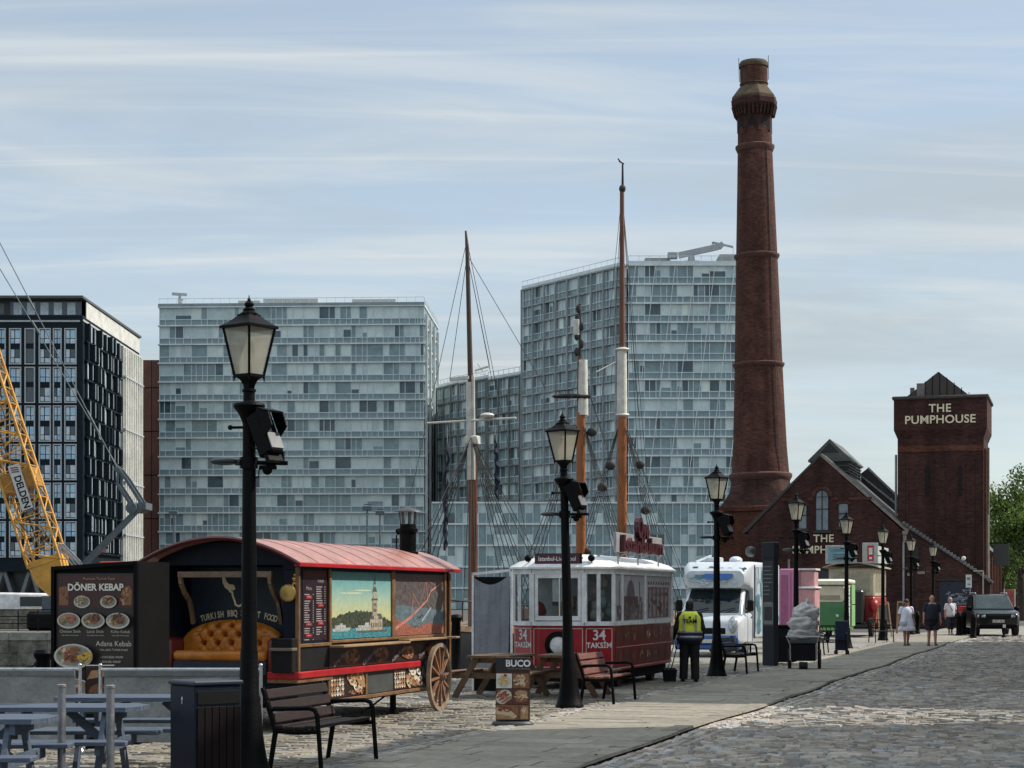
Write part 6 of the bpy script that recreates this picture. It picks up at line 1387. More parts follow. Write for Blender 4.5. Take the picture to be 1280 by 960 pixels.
# lean-to with its stepped slate edge
LX = gx(1238); zl0, zl1 = gz(656, 0), gz(729, LX)
b = MB(); b.prism([(.02, 0), (LX, 0), (LX, zl1), (.02, zl0)], 'y', .02, 1.2); b.build('lean_to_wall', brd, ph)
b = MB(); b.bar((-.05, .56, zl0+.10), (LX+.12, .56, zl1+.04), 1.28, .10); b.build('lean_to_roof', slate, ph)
b = MB(); n = 26
for i in range(n): u = i/n; b.box(.0+LX*u, LX*(u+1/n)-.015, -.09, .06, zl0+(zl1-zl0)*u+.02, zl0+(zl1-zl0)*u+.20, .015)
b.build('lean_to_edge', mat('stepped_slate_edge', (.13, .135, .14), .6, 0, .4, 5), ph)
for px, h_ in ((1129.5, 4.9),): MB().tube([(gx(px), -.10, .3), (gx(px), -.10, h_)], .06, 8).build('downpipe', leadm, ph, 40)
mx0, mx1 = gx(1174), gx(1216); mu = thing('painted_mural', (0, 0, 0), QR, 'navy mural panel with white chalk lettering on the lean-to wall', 'mural'); mu.location = Vector((X0, Y0, 0))+QV*mx0-QU*.03
MB().box(0, mx1-mx0, 0, .03, .55, 2.62).build('panel', mat('mural_navy', (.012, .016, .032), .6, 0, .5, 3), mu)
a = Art((0, -.004, 0), (1, 0, 0), (0, 0, 1), .002); ck = mat('chalk_white', (.30, .33, .40), .7, 0, .6, 12)
wd = mx1-mx0
for k in range(16): x = random.uniform(.3, wd-.3); z = random.uniform(1.3, 2.1); stroke(a, [(x, z), (x+random.uniform(-.15, .2), z+random.uniform(-.14, .14)), (x+random.uniform(.0, .3), z+random.uniform(-.1, .1))], .03, ck)
a.text('Pumphouse', wd*.56, 1.65, .34, ck, shear=.3, rot=.12, sx=.75); a.text('Liverpool', wd*.62, 1.36, .26, ck, shear=.3, rot=.1, sx=.8); a.build('lettering', mu)
b = MB().box(mx0-.15, mx1+.2, -.06, -.002, 2.66, 2.80); b.build('mural_lintel', mat('dark_lintel', (.03, .022, .02), .8), ph)
sx_ = gx(1217); ex_ = gx(1229)
MB().box(sx_, ex_, -.16, -.002, 2.82+.35, 2.9+.35, .01).tube([(ex_, -.1, 0), (ex_, -.1, 3.18)], .045, 8).build('porch_ledge', mat('pale_ledge', (.34, .30, .25), .7), ph)
MB().box(gx(1134), gx(1141), -.06, -.002, 2.95, 3.1).box(gx(1147), gx(1156), -.1, -.002, 3.05, 3.2).each('lintel', stonec, ph)
MB().box(gx(1142), gx(1148), -.015, -.002, 3.3, 4.6).build('window', frame_m, ph)
l = MB(); l.at((gx(1204.5), -.06, gz(698, gx(1204)))); l.ball((0, 0, 0), (.13, .08, .13), 12, 8); l.build('bulkhead_lamp', white, ph, 60)
# tower
dt = 1.25; tl, tr_ = gx(1122, dt), gx(1229.5, dt); tw = tr_-tl; td = 5.2; tz = gz(495, (tl+tr_)/2, dt); tcl = gz(537, 2, dt); tcn = gz(548, 2, dt)
tm = (tl+tr_)/2
b = MB(); hw = tw/2
b.loft([[(tm-hw, dt, 0), (tm+hw, dt, 0), (tm+hw, dt+td, 0), (tm-hw, dt+td, 0)], [(tm-hw, dt, tcn), (tm+hw, dt, tcn), (tm+hw, dt+td, tcn), (tm-hw, dt+td, tcn)], [(tm-hw-.2, dt-.2, tcl), (tm+hw+.2, dt-.2, tcl), (tm+hw+.2, dt+td+.2, tcl), (tm-hw-.2, dt+td+.2, tcl)], [(tm-hw-.2, dt-.2, tz-.18), (tm+hw+.2, dt-.2, tz-.18), (tm+hw+.2, dt+td+.2, tz-.18), (tm-hw-.2, dt+td+.2, tz-.18)]])
tw_ = b.build('tower', brk, ph)
MB().box(tm-hw-.30, tm+hw+.30, dt-.30, dt+td+.30, tz-.18, tz+.02, .05).build('tower_cornice', mat('dark_stone_cornice', (.06, .05, .047), .85, 0, .4, 4), tw_)
b = MB(); zr0, zr1 = tz+.02, gz(464, tm, dt); b.prism([(tm-hw*.80, zr0), (tm+hw*.66, zr0), (tm-.12, zr1)], 'y', dt+.15, dt+td-.1); b.build('tower_roof', mat('standing_seam_roof', (.05, .042, .038), .55, .1, .25, 3, stretch=(6, 1, 1)), tw_)
b = MB()
for k in range(9):
    x = tm-hw*.7+k*hw*.17; zt = zr0+(zr1-zr0)*max(0, 1-abs(x-tm+.12)/(hw*.8)); b.box(x-.02, x+.02, dt+.12, dt+.149, zr0, zt)
b.each('roof_seam', dark, tw_)
MB().box(tm-hw*.45-.25, tm-hw*.45+.2, dt+.02, dt+.14, zr0, zr0+.75).box(tm-hw*.72, tm-hw*.62, dt+.4, dt+.6, zr0, zr0+.55).each('roof_vent', mat('roof_vent_grey', (.16, .14, .13), .7), tw_)
MB().box(tm-hw+.02, tm+hw-.02, dt-.05, dt-.003, tcn-.75, tcn-.40).build('tower_band', brb, tw_)
MB().box(tm-hw+.5, tm-hw+.62, dt-.06, dt-.003, 4, tcn-1.2).box(tm+hw-.95, tm+hw-.5, dt-.05, dt-.003, 0, tcn-1.2).box(tm-.3, tm+.25, dt-.05, dt-.003, 3, tcn-1.2).each('tower_pilaster', brd, tw_)
b = MB()
for px in (1159, 1200): x = gx(px, dt); b.box(x-.09, x+.09, dt-.055, dt-.052, gz(620, x, dt), gz(582, x, dt))
b.each('slit_window', mat('slit_dark', (.004, .004, .005), .9), tw_)
a = Art((0, dt-.205, 0), (1, 0, 0), (0, 0, 1), .01); xc = gx(1175, dt-.2)
a.text('THE', xc, gz(511, xc, dt), .66, gilt, 1.08, layer=1, ext=.03, bold=.01); a.text('PUMPHOUSE', xc, gz(525, xc, dt), .66, gilt, 1.03, layer=1, ext=.03, bold=.01, sx=1.04); a.build('tower_lettering', tw_)
MB().tube([(tl-.12, dt+.3, 4), (tl-.12, dt+.3, gz(568, tl, dt))], .07, 8).build('flue_pipe', leadm, tw_, 40)
b = MB()
for y, r_ in ((dt+.5, .09), (dt+1.6, .12), (dt+3.2, .09)): b.box(tm+hw+.003, tm+hw+.12, y, y+.3, 0, tcn-.6)
b.each('tower_buttress', brb, tw_); MB().tube([(tm+hw+.16, dt+1.2, 0), (tm+hw+.16, dt+1.2, 6.5)], .07, 8).tube([(tm+hw+.14, dt+2.9, 0), (tm+hw+.14, dt+2.9, 10.5)], .06, 8).each('side_downpipe', stonec, tw_, 40)
hs = thing('hanging_sign', (0, 0, 0), QR, 'grey hanging board sticking out from the tower side wall', 'sign'); hs.location = Vector((X0, Y0, 0))+QV*(tm+hw+.18)+QU*(dt+2.2)
MB().box(.25, 1.15, -.03, .03, gz(707, 5, 3), gz(680, 5, 3), .01).build('board', mat('hanging_board_grey', (.045, .047, .05), .6), hs); MB().bar((-.05, 0, gz(679, 5, 3)+.02), (1.2, 0, gz(679, 5, 3)+.02), .05).build('arm', black, hs)
# range of low buildings down the lane beyond the tower
ln = thing('lane_building', (0, 0, 0), QR, 'low brick range receding down the lane beyond the tower', 'building'); ln.location = Vector((X0, Y0, 0))+QV*(tm+hw-3.4)+QU*(dt+td+1.2)
MB().box(0, 3.45, 0, 16, 0, 4.4).build('wall', brd, ln)
MB().prism([(-.2, 4.4), (3.7, 4.4), (1.7, 6.0)], 'y', -.1, 16.1).build('roof', slate, ln)
b = MB()
for k in range(7): b.box(3.452, 3.56, .6+k*2.2, 1.0+k*2.2, 0, 4.2)
b.each('pier', brb, ln)
# ------------------------------------------------------------------ chimney
YC = 128.; XC = (953.5-640)/F*YC; zc = lambda py: Zh(py, YC); PXM = F/YC
ch = thing('brick_chimney', (XC, YC, 0), QR, 'tall tapering brick chimney with octagonal head', 'chimney')
ch.rotation_euler = (0, R(-.95), QR)
rr = lambda w_: w_/2/PXM
br_round = mat_brick('round_brick', srgb(93, 54, 46), srgb(66, 41, 37), srgb(90, 70, 62), 'round', 1.6, .24, .085, .012, .55)
prof = [(rr(72), zc(594)), (rr(67), zc(560)), (rr(62.5), zc(500)), (rr(59.5), zc(455)), (rr(54), zc(360)), (rr(51.5), zc(320)), (rr(46), zc(235)), (rr(43), zc(185)), (rr(42), zc(160))]
MB().lathe(prof, 48).build('shaft', br_round, ch, 40)
band = mat('dark_band_brick', (.10, .045, .035), .85, 0, .4, 6)
for i, (py, w_, h_) in enumerate(((595, 77, .32), (456, 62.5, .22), (320, 54.5, .22), (184, 46.5, .28))):
    z = zc(py); MB().lathe([(rr(w_)*.965, z-h_), (rr(w_), z-h_*.6), (rr(w_)+.06, z-h_*.2), (rr(w_)+.06, z+h_*.3), (rr(w_)*.965, z+h_*.55)], 48).build('band', band, ch, 40)
# head: eight pointed niches, corbels, weathered slopes and the round top
o8 = PI/8
hdm = MB(); hdm.lathe([(rr(42)*1.02, zc(168)), (rr(43)*1.04, zc(166)), (rr(43)*1.04, zc(145)), (rr(50), zc(140)), (rr(58), zc(132)), (rr(58.5), zc(126)), (rr(56), zc(123.5))], 8, rot=o8)
hd_ = hdm.build('head', brk, ch)
b = MB()
for k in range(8):
    for j in (-1, 0, 1):
        a = k*PI/4+o8*0+PI/8*0; a = k*PI/4; r_ = rr(43)*1.04*math.cos(o8); c, s_ = math.cos(a), math.sin(a)
        if j == 0:
            P = lambda u, z: (c*(r_+.012)-s_*u, s_*(r_+.012)+c*u, z); b.add([P(-.24, zc(161)), P(.24, zc(161)), P(.24, zc(153)), P(0, zc(147)), P(-.24, zc(153))], [(0, 1, 2, 3, 4)])
b.each('niche', mat('niche_dark', (.006, .005, .005), .9), hd_)
b = MB()
for k in range(8):
    a = k*PI/4; c, s_ = math.cos(a), math.sin(a)
    for j in range(4):
        u = -.42+.28*j; r0_ = rr(46); r1_ = rr(57)*math.cos(o8)
        b.bar((c*r0_-s_*u, s_*r0_+c*u, zc(146)), (c*r1_-s_*u, s_*r1_+c*u, zc(133)), .12, .14)
b.build('corbels', brd, hd_)
MB().lathe([(rr(56.5), zc(125)), (rr(56.5), zc(121.5)), (rr(35.5), zc(108)), (rr(33.5), zc(107))], 8, rot=o8).build('sloped_cap', mat('weathered_brown_brick', (.10, .068, .042), .9, 0, .45, 5, .4, 14), ch)
MB().lathe([(rr(34), zc(109)), (rr(34.5), zc(90)), (rr(34.5), zc(84)), (rr(36), zc(83.5)), (rr(36), zc(79)), (rr(31), zc(76)), (rr(25), zc(75.5))], 40).build('top', mat_brick('round_brick_top', srgb(100, 64, 52), srgb(76, 46, 40), srgb(76, 62, 56), 'round', .9, .24, .085, .012, .5), ch, 30)
MB().lathe([(rr(35.2), zc(105)), (rr(36), zc(104.6)), (rr(35.2), zc(104))], 40).lathe([(rr(36.4), zc(83.6)), (rr(37), zc(81)), (rr(36.6), zc(79)), (rr(33), zc(76.3))], 40).build('top_ring', mat('weathered_brown_brick', (0, 0, 0)), ch, 30)
b = MB()
for s_ in (-1, 1): b.tube([(s_*rr(36.6), 0, zc(100)), (s_*rr(37.4), 0, zc(70))], .022, 6)
b.tube([(rr(70)*.8, -rr(70)*.65, zc(594)), (rr(46)*.8, -rr(46)*.65, zc(240)), (rr(43)*.8, -rr(43)*.65, zc(186))], .025, 6); b.each('lightning_rod', mat('rod_grey', (.06, .06, .06), .5), ch)
# flared skirt and square pedestal
W0 = rr(76)*.96; W1 = rr(92)
sk = []
for u in [i/8 for i in range(9)]:
    z = zc(598)+(zc(634)-zc(598))*u; r_ = W0+(W1-W0)*(u**2.0); n = 40; ring_ = []
    for i in range(n):
        a = 2*PI*i/n; c, s_ = math.cos(a), math.sin(a); sq = 1/max(abs(c), abs(s_)); k = (1-u)*1+u*min(sq, 1.35); ring_.append((r_*c*k, r_*s_*k, z))
    sk.append(ring_)
MB().loft(sk).build('skirt', brd, ch, 30)
MB().box(-W1-.12, W1+.12, -W1-.12, W1+.12, zc(641), zc(634), .05).build('pedestal_cornice', brb, ch); MB().box(-W1, W1, -W1, W1, -.2, zc(641)).build('pedestal', brb, ch)
# ================================================================== buildings across the dock
g_d = mat('glass_dark', (.075, .125, .15), .10, 0, .35, .6); g_m = mat('glass_mid', (.21, .31, .335), .12, 0, .3, .6); g_l = mat('glass_blind', (.48, .60, .61), .3, 0, .15, .6); g_p = mat('glass_pale_curtain', (.60, .71, .705), .35, 0, .12, .6); g_g = mat('glass_blue_grey', (.22, .31, .335), .25, 0, .15, .6); g_w = mat('glass_bright', (.70, .80, .74), .3, 0, .1)  # blinds and curtains; the pale colours also stand in for reflected sky
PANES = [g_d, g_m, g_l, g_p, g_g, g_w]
slab_m = mat('pale_slab_edge', (.66, .71, .72), .6, 0, .15, .5); bal_m = mat('balustrade_glass', (.22, .29, .325), .22, 0, .18, .25); frm_m = mat('aluminium_frame', (.60, .67, .70), .5, 0, .12, 1); side_m = mat('pale_side_screen', (.50, .54, .54), .6, 0, .2, .5)
def pick(w): 
    r = random.random()*sum(w)
    for i, x in enumerate(w):
        r -= x
        if r <= 0: return i
    return 0
def ribbon(L_, h, bay, weights, z0=1.0):
    """one storey's run of window panes with blinds, dark rooms and frames"""
    b = MB(); x = 0.
    fr = []
    while x < L_-.05:
        wd = min(bay, L_-x); state = pick(weights); parts = random.choice([(.62, .38), (.5, .5), (.36, .64), (.30, .40, .30), (1.,)])
        u = x
        for p in parts:
            i = state if random.random() < .35 else pick(weights); x1 = u+wd*p; zt = h
            if i in (2, 3) and random.random() < .11:
                zc_ = z0+(h-z0)*random.uniform(.25, .7); b.quad((u, .02, z0), (x1, .02, z0), (x1, .02, zc_), (u, .02, zc_), mi=0 if random.random() < .6 else 1); b.quad((u, .02, zc_), (x1, .02, zc_), (x1, .02, zt), (u, .02, zt), mi=i)
            else: b.quad((u, .02, z0), (x1, .02, z0), (x1, .02, zt), (u, .02, zt), mi=i)
            fr.append(u); u = x1
        x += wd
    b.quad((0, .02, 0), (L_, .02, 0), (L_, .02, z0), (0, .02, z0), mi=4)
    for u in fr: b.box(u-.06, u+.06, -.09, .03, .0, h, 0, 6)
    b.box(0, L_, -.07, .03, z0-.05, z0+.05, 0, 6)
    return b
def glazed_block(name, label, corner, rotz, LF, LS, floors, pitch, bay, weights, z_start=0., depth=None, roof=True, tilt=0., parent=None, variants=16, sidem=None, left_side=False, left_skip=0):
    """slab-edged apartment block: a front of LF metres, the right side of LS metres"""
    t = thing(name, corner, rotz, label, 'building') if parent is None else parent
    H = floors*pitch
    core = MB().box(-LF+.1, -.1, .15, LS-.1, 0, z_start+H-.3); core.build('core_wall', mat('core_grey', (.10, .12, .13), .7), t)
    def face(L_, place, rz, nm, wts, tag_=''):
        ms = []
        for v in range(variants):
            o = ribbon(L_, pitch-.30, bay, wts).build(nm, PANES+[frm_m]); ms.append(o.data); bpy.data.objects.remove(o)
        for f in range(floors):
            o = bpy.data.objects.new(nm, ms[(f*5+f//3) % variants] if f >= variants else ms[f]); C.objects.link(o); o.parent = t; o.location = place(z_start+f*pitch+.15); o.rotation_euler = (0, 0, rz)
    face(LF, lambda z: (-LF, 0, z), 0, 'window_band', weights)
    face(LS, lambda z: (0, 0, z), PI/2, 'side_window_band', [1, 2, 4, 4, 2, 1])
    sl_ = MB().box(-LF-.25, .25, -.45, LS+.2, -.13, .12); d0 = sl_.build('floor_slab', slab_m, t); d0.location = (0, 0, z_start)
    bl = MB(); bl.box(-LF, 0, -.42, -.38, 1.02, 1.10).box(.16, .2, 0, LS, 1.02, 1.10)
    bal0 = bl.build('handrail', frm_m, t); bal0.location = (0, 0, z_start)
    for f in range(1, floors+1):
        o = d0.copy(); C.objects.link(o); o.location = (0, 0, z_start+f*pitch)
        if f < floors: o = bal0.copy(); C.objects.link(o); o.location = (0, 0, z_start+f*pitch)
    top = z_start+H
    if roof:
        b = MB(); b.box(-LF-.2, .2, -.5, -.4, .12, .6); b.box(.1, .2, -.4, LS, .12, .6); o = b.build('parapet', bal_m, t); o.location = (0, 0, top)
        b = MB(); x = -LF
        while x < .1: b.box(x-.03, x+.03, -.4, -.34, 0, 1.35); x += 1.6
        y = 0
        while y < LS: b.box(.1, .16, y, y+.06, 0, 1.35); y += 1.6
        b.box(-LF-.1, .16, -.4, -.33, 1.3, 1.38); b.box(.1, .17, -.4, LS, 1.3, 1.38); o = b.build('roof_rail', frm_m, t); o.location = (0, 0, top+.15)
        b = MB(); 
        for x, w_, h_ in ((-LF*.52, 5, 1.9), (-LF*.2, 4, 1.7), (-LF*.68, 2, 1.6)): b.box(x-w_, x+w_, 5, 9, top+.1, top+h_+.3)
        b.each('plant_room', mat('plant_room_grey', (.33, .35, .35), .7), t)
    return t, top
def roof_crane(t, x, y, z, L_, up, name='roof_crane'):
    gm = mat('crane_grey', (.34, .37, .385), .6, 0, .15, 2); b = MB().box(x-1.1, x+1.1, y-.8, y+.8, z-1.7, z-.2).tube([(x, y, z-.3), (x, y, z+.7)], [.6, .45], 12)
    K = lambda px, py: (x+(px-868)/8.1, y, z+(318-py)/8.1)
    b.bar(K(852, 312), K(903, 301), .7, .9).box(K(838, 0)[0], K(850, 0)[0], y-.8, y+.8, K(0, 316)[2], K(0, 309)[2]).bar(K(903, 302), K(908, 297), .8).bar(K(895, 295.5), K(921, 301.5), .25, .3).bar(K(895, 295.5), K(895, 298), .25).bar(K(921, 301.5), K(921, 316), .06)
    return b.build(name, gm, t)
# middle block
YA = 345.; kA = F/YA
xr_ = (529.5-640)/kA; LFA = (529.5-196.5)/kA; topA = Zh(382, YA)
nA = 16; pA = topA/nA
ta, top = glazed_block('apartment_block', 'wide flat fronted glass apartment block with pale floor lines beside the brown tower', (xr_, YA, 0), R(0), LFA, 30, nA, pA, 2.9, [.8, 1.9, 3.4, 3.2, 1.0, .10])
# its right side is turned a little so that the return shows
ta.rotation_euler = (0, 0, R(-2.6)); 
b = MB().box(.26, .7, .2, 1.2, 3, topA-1.5).box(.26, .7, 8, 9, 3, topA-1.5).box(.26, .7, 16, 17, 3, topA-1.5).box(.26, .7, 24.5, 25.5, 3, topA-1.5); b.each('side_screen', side_m, ta)
b = MB(); b.tube([(-LFA+3.2, 3, topA+.2), (-LFA+3.2, 3, topA+2.0)], .5, 10).bar((-LFA+1.6, 3, topA+2.9), (-LFA+4.4, 3, topA+2.7), .5).bar((-LFA+2.9, 3, topA+1.6), (-LFA+3.1, 3, topA+2.9), .4); b.build('roof_crane', mat('crane_grey', (.34, .37, .385), .6, 0, .15, 2), ta)
# far right block: stepped, folded front
YB = 296.; kB = F/YB; cx_ = (785.5-640)/kB
tbk = thing('corner_block', (cx_, YB, 0), 0, 'folded glass apartment block with raking white lines and rooftop crane, behind the tall mast', 'building')
topB = Zh(331.5, YB); nB = 18; pB = topB/nB
def wall_face(parent, x0, y0, x1, y1, floors, pitch, bay, weights, nm, slabm, frame_mi=None, z0=0., rake=None, grid=None, variants=18):
    d = Vector((x1-x0, y1-y0, 0)); L_ = d.length; rz = math.atan2(d.y, d.x); ms = []
    for v in range(min(variants, floors)):
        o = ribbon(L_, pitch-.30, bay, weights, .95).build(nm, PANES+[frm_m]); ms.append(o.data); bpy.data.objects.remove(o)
    for f in range(floors):
        o = bpy.data.objects.new(nm, ms[(f*5+f//3) % len(ms)] if f >= len(ms) else ms[f]); C.objects.link(o); o.parent = parent; o.location = (x0, y0, z0+f*pitch+.15); o.rotation_euler = (0, 0, rz)
    s = MB().box(-.1, L_+.1, -.40, .3, -.13, .12); s0_ = s.build('floor_slab', slabm, parent); s0_.location = (x0, y0, z0); s0_.rotation_euler = (0, 0, rz)
    bl = MB().box(0, L_, -.33, -.29, .98, 1.06).build('handrail', frm_m, parent); bl.location = (x0, y0, z0); bl.rotation_euler = (0, 0, rz)
    for f in range(1, floors+1):
        o = s0_.copy(); C.objects.link(o); o.location = (x0, y0, z0+f*pitch)
        if f < floors: o = bl.copy(); C.objects.link(o); o.location = (x0, y0, z0+f*pitch)
    if rake:
        b = MB(); u = -rake*floors
        k = 0
        while u < L_:
            a0 = max(0, -u); H_ = floors*pitch; p0, p1 = (u, 0), (u+6.5, H_)
            xa, za, xb, zb = u, 0, u+6.5, H_
            if xa < 0: za = (0-xa)/(xb-xa)*H_; xa = 0
            if xb > L_: zb = za+(L_-xa)/(xb-xa)*(zb-za); xb = L_
            if xb > xa and zb > za: b.bar((xa, -.50, za), (xb, -.50, zb), .10, .10)
            u += 3.05; k += 1
        o = b.build('raking_strut', slab_m, parent); o.location = (x0, y0, z0); o.rotation_euler = (0, 0, rz)
    if grid:
        b = MB(); u = 0.
        while u < L_+.05: b.bar((u, -.40, 0), (u+.0, -.40, floors*pitch), .24, .30); u += grid
        o = b.build('pier', slabm, parent); o.location = (x0, y0, z0); o.rotation_euler = (0, 0, rz)
    b = MB(); u = 0
    while u < L_: b.box(u-.03, u+.03, -.3, -.24, 0, 1.4); u += 1.6
    b.box(0, L_, -.31, -.24, 1.34, 1.42).box(0, L_, -.36, -.28, 0.1, .6); o = b.build('roof_rail', frm_m, parent); o.location = (x0, y0, z0+floors*pitch); o.rotation_euler = (0, 0, rz)
wB = [1.2, 2.2, 3.0, 2.6, 1.6, .12]
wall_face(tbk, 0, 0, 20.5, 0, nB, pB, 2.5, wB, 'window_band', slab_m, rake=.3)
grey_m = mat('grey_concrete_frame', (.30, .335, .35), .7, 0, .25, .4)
Y2 = 320.; x2 = (654.5-640)/F*Y2-cx_; y2 = Y2-YB
wall_face(tbk, x2, y2, -.3, .1, nB, pB, 2.6, [2.2, 2.6, 1.7, 1.3, 3, .1], 'shaded_window_band', grey_m, grid=3.3)  # darker pane mix puts this face's shade into its colours
MB().prism([(0, .6), (20.5, .6), (20.5, 40), (x2+8, 50), (x2+.5, y2+1.0)], 'z', 0, topB-.4).build('core_wall', mat('core_grey', (0, 0, 0)), tbk)
MB().box(20.6, 20.9, -.4, 24, 0, topB).build('end_wall', side_m, tbk)
roof_crane(tbk, (868-785.5)/kB, 5, topB+1.66, .44, .72)
MB().box(3, 7, 6, 10, topB, topB+2.2).box(14.5, 19, 4, 9, topB, topB+2.4).each('plant_room', mat('plant_room_grey', (0, 0, 0)), tbk)
# its lower curved wing to the left
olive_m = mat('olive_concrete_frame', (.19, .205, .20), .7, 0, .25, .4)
wg_ = thing('curved_wing', (0, 0, 0), 0, 'lower grey grid fronted wing curving away from the folded block', 'building')
pts = [((548-640)/F*352, 352, 486), ((575-640)/F*343, 343, 479), ((612-640)/F*334, 334, 473), ((656-640)/F*325, 325, 468)]
for i in range(3):
    (xa, ya, pa), (xb, yb, pb) = pts[i], pts[i+1]; nf = 13
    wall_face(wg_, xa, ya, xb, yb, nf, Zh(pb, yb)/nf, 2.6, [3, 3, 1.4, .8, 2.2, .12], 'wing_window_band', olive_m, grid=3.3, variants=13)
MB().prism([(xa_, ya_+1.2) for xa_, ya_, _ in pts]+[(pts[3][0]+1, 372), (pts[0][0]-4, 380)], 'z', 0, 36).build('core_wall', mat('core_grey', (0, 0, 0)), wg_)
MB().box(-12, -7.5, 352, 358, 36, 39.5).build('plant_room', mat('plant_room_grey', (0, 0, 0)), wg_)
# glass podium
YP = 272.; kP = F/YP; xp0, xp1 = (540-640)/kP, (925-640)/kP; hp = Zh(628, YP)
pod = thing('glass_podium', (0, 0, 0), 0, 'low pale glass podium with close mullions behind the ships', 'building')
b = MB(); x = xp0
while x < xp1:
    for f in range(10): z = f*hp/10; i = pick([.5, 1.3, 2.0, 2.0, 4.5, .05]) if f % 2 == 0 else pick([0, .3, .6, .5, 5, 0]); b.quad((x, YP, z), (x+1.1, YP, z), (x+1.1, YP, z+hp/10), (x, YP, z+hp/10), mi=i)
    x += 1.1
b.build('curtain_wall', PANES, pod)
b = MB(); x = xp0
while x < xp1+.1: b.box(x-.045, x+.045, YP-.22, YP-.01, 0, hp); x += 1.1
b.build('mullion', frm_m, pod)
for f in range(1, 6): MB().box(xp0, xp1, YP-.28, YP-.005, f*hp/5-.16, f*hp/5+.08).build('transom', slab_m, pod)
MB().box(xp0+.1, xp1-.1, YP+.15, YP+12, 0, hp-.2).build('core_wall', mat('core_grey', (0, 0, 0)), pod)
# pale steel lattice in front of the lower floors, left of the chimney
# ------------------------------------------------------------------ dark hotel on the left
YC2 = 285.; kC = F/YC2; hx = (103.5-640)/kC
ht = thing('dark_hotel', (hx, YC2, 0), 0, 'near black hotel with white framed window stacks and pale ribbed end', 'building')
dkc = mat('hotel_charcoal', (.005, .013, .020), .6, 0, .3, .6, spec=.2); wfr = mat('hotel_white_frame', (.42, .46, .48), .6, 0, .12, 1); hg1 = mat('hotel_glass_sky', (.38, .60, .80), .12, 0, .3, .5); hg2 = mat('hotel_glass_pale', (.55, .66, .74), .2, 0, .3, .7); hg3 = mat('hotel_glass_dark', (.07, .11, .14), .12, 0, .3, .5); rib = mat('ribbed_pale_concrete', (.60, .60, .56), .8, 0, .2, .4)
LH = 30.; topH = Zh(394, YC2); PH = 12.; DH = 43.
MB().box(-LH, 0, 0, DH, 6.0, topH).build('wall', dkc, ht)
MB().box(-LH, -.4, -.12, 0, topH-1.0, topH-.75).box(0, .12, 0, DH, topH-.9, topH-.6).build('cornice', wfr, ht)
MB().box(-LH, -2.2, 1.2, DH-1, topH, topH+2.4).build('penthouse', mat('penthouse_dark', (.02, .03, .035), .4), ht)
b = MB().box(-LH, -12, 1.15, 1.19, topH+.3, topH+1.9, 0, 2).box(-11, -.4, .9, .95, topH+.15, topH+2.2, 0, 0)
for k in range(6): b.box(-28+k*2.6, -27+k*2.6, 1.1, 1.14, topH+.4, topH+1.9, 0, 1)
for k in range(5): b.box(-10.5+k*2., -9.3+k*2.0, .86, .9, topH+.2, topH+2.0, 0, 1)
b.build('penthouse_glazing', [hg3, hg2, mat('penthouse_grey', (.16, .18, .19), .6)], ht)
b = MB(); b.add([(-LH, -1.2, topH+2.4), (.25, -1.2, topH+2.4), (.35, DH+.3, topH+2.4), (-LH, DH+.3, topH+2.4), (-LH, -1.2, topH+2.75), (.25, -1.2, topH+2.75), (.35, DH+.3, topH+2.75), (-LH, DH+.3, topH+2.75)], [(0, 1, 2, 3), (7, 6, 5, 4), (0, 4, 5, 1), (1, 5, 6, 2), (2, 6, 7, 3), (3, 7, 4, 0)]); b.build('roof_canopy', mat('canopy_grey', (.09, .10, .10), .6), ht)
MB().box(.0, .10, 2, DH, topH-.2, topH+2.3).build('side_parapet', rib, ht)
# window stacks: frames two storeys tall with panes of their own
pitch = 2.86
def stack(w_, n, kind):
    fb = MB(); H_ = n*pitch-.35; e = .16
    fb.box(0, e, -.22, .0, 0, H_).box(w_-e, w_, -.22, 0, 0, H_).box(e, w_-e, -.22, 0, 0, e).box(e, w_-e, -.22, 0, H_-e, H_)
    gb = MB()
    for f in range(n):
        z0 = e+.12+f*pitch; z1 = z0+pitch-1.15
        if kind == 2: gb.quad((e, -.03, z0), (w_-e, -.03, z0), (w_-e, -.03, z1+.35), (e, -.03, z1+.35), mi=3)
        else:
            m_ = w_*(.45 if random.random() < .5 else .55); zc_ = z0+(z1-z0)*.42
            for (a_, c_) in ((e+.05, m_-.06), (m_+.06, w_-e-.05)):
                gb.quad((a_, -.03, z0), (c_, -.03, z0), (c_, -.03, zc_-.05), (a_, -.03, zc_-.05), mi=random.choice([0, 1, 1])); gb.quad((a_, -.03, zc_+.05), (c_, -.03, zc_+.05), (c_, -.03, z1+.25), (a_, -.03, z1+.25), mi=random.choice([0, 0, 1, 2]))
    return fb, gb
hgr = mat('hotel_grey_panel', (.10, .125, .14), .5)
st = [stack(1.8, 2, 0), stack(1.8, 2, 0), stack(1.3, 2, 1), stack(1.55, 2, 2), stack(1.55, 2, 0)]
built = {}
cols = [(-2.7, 1.8), (-4.4, 1.3), (-6.5, 1.8), (-8.6, 1.55), (-10.9, 1.8), (-12.7, 1.3), (-15., 1.8), (-17., 1.55), (-19.3, 1.8), (-21.1, 1.3), (-23.5, 1.8)]
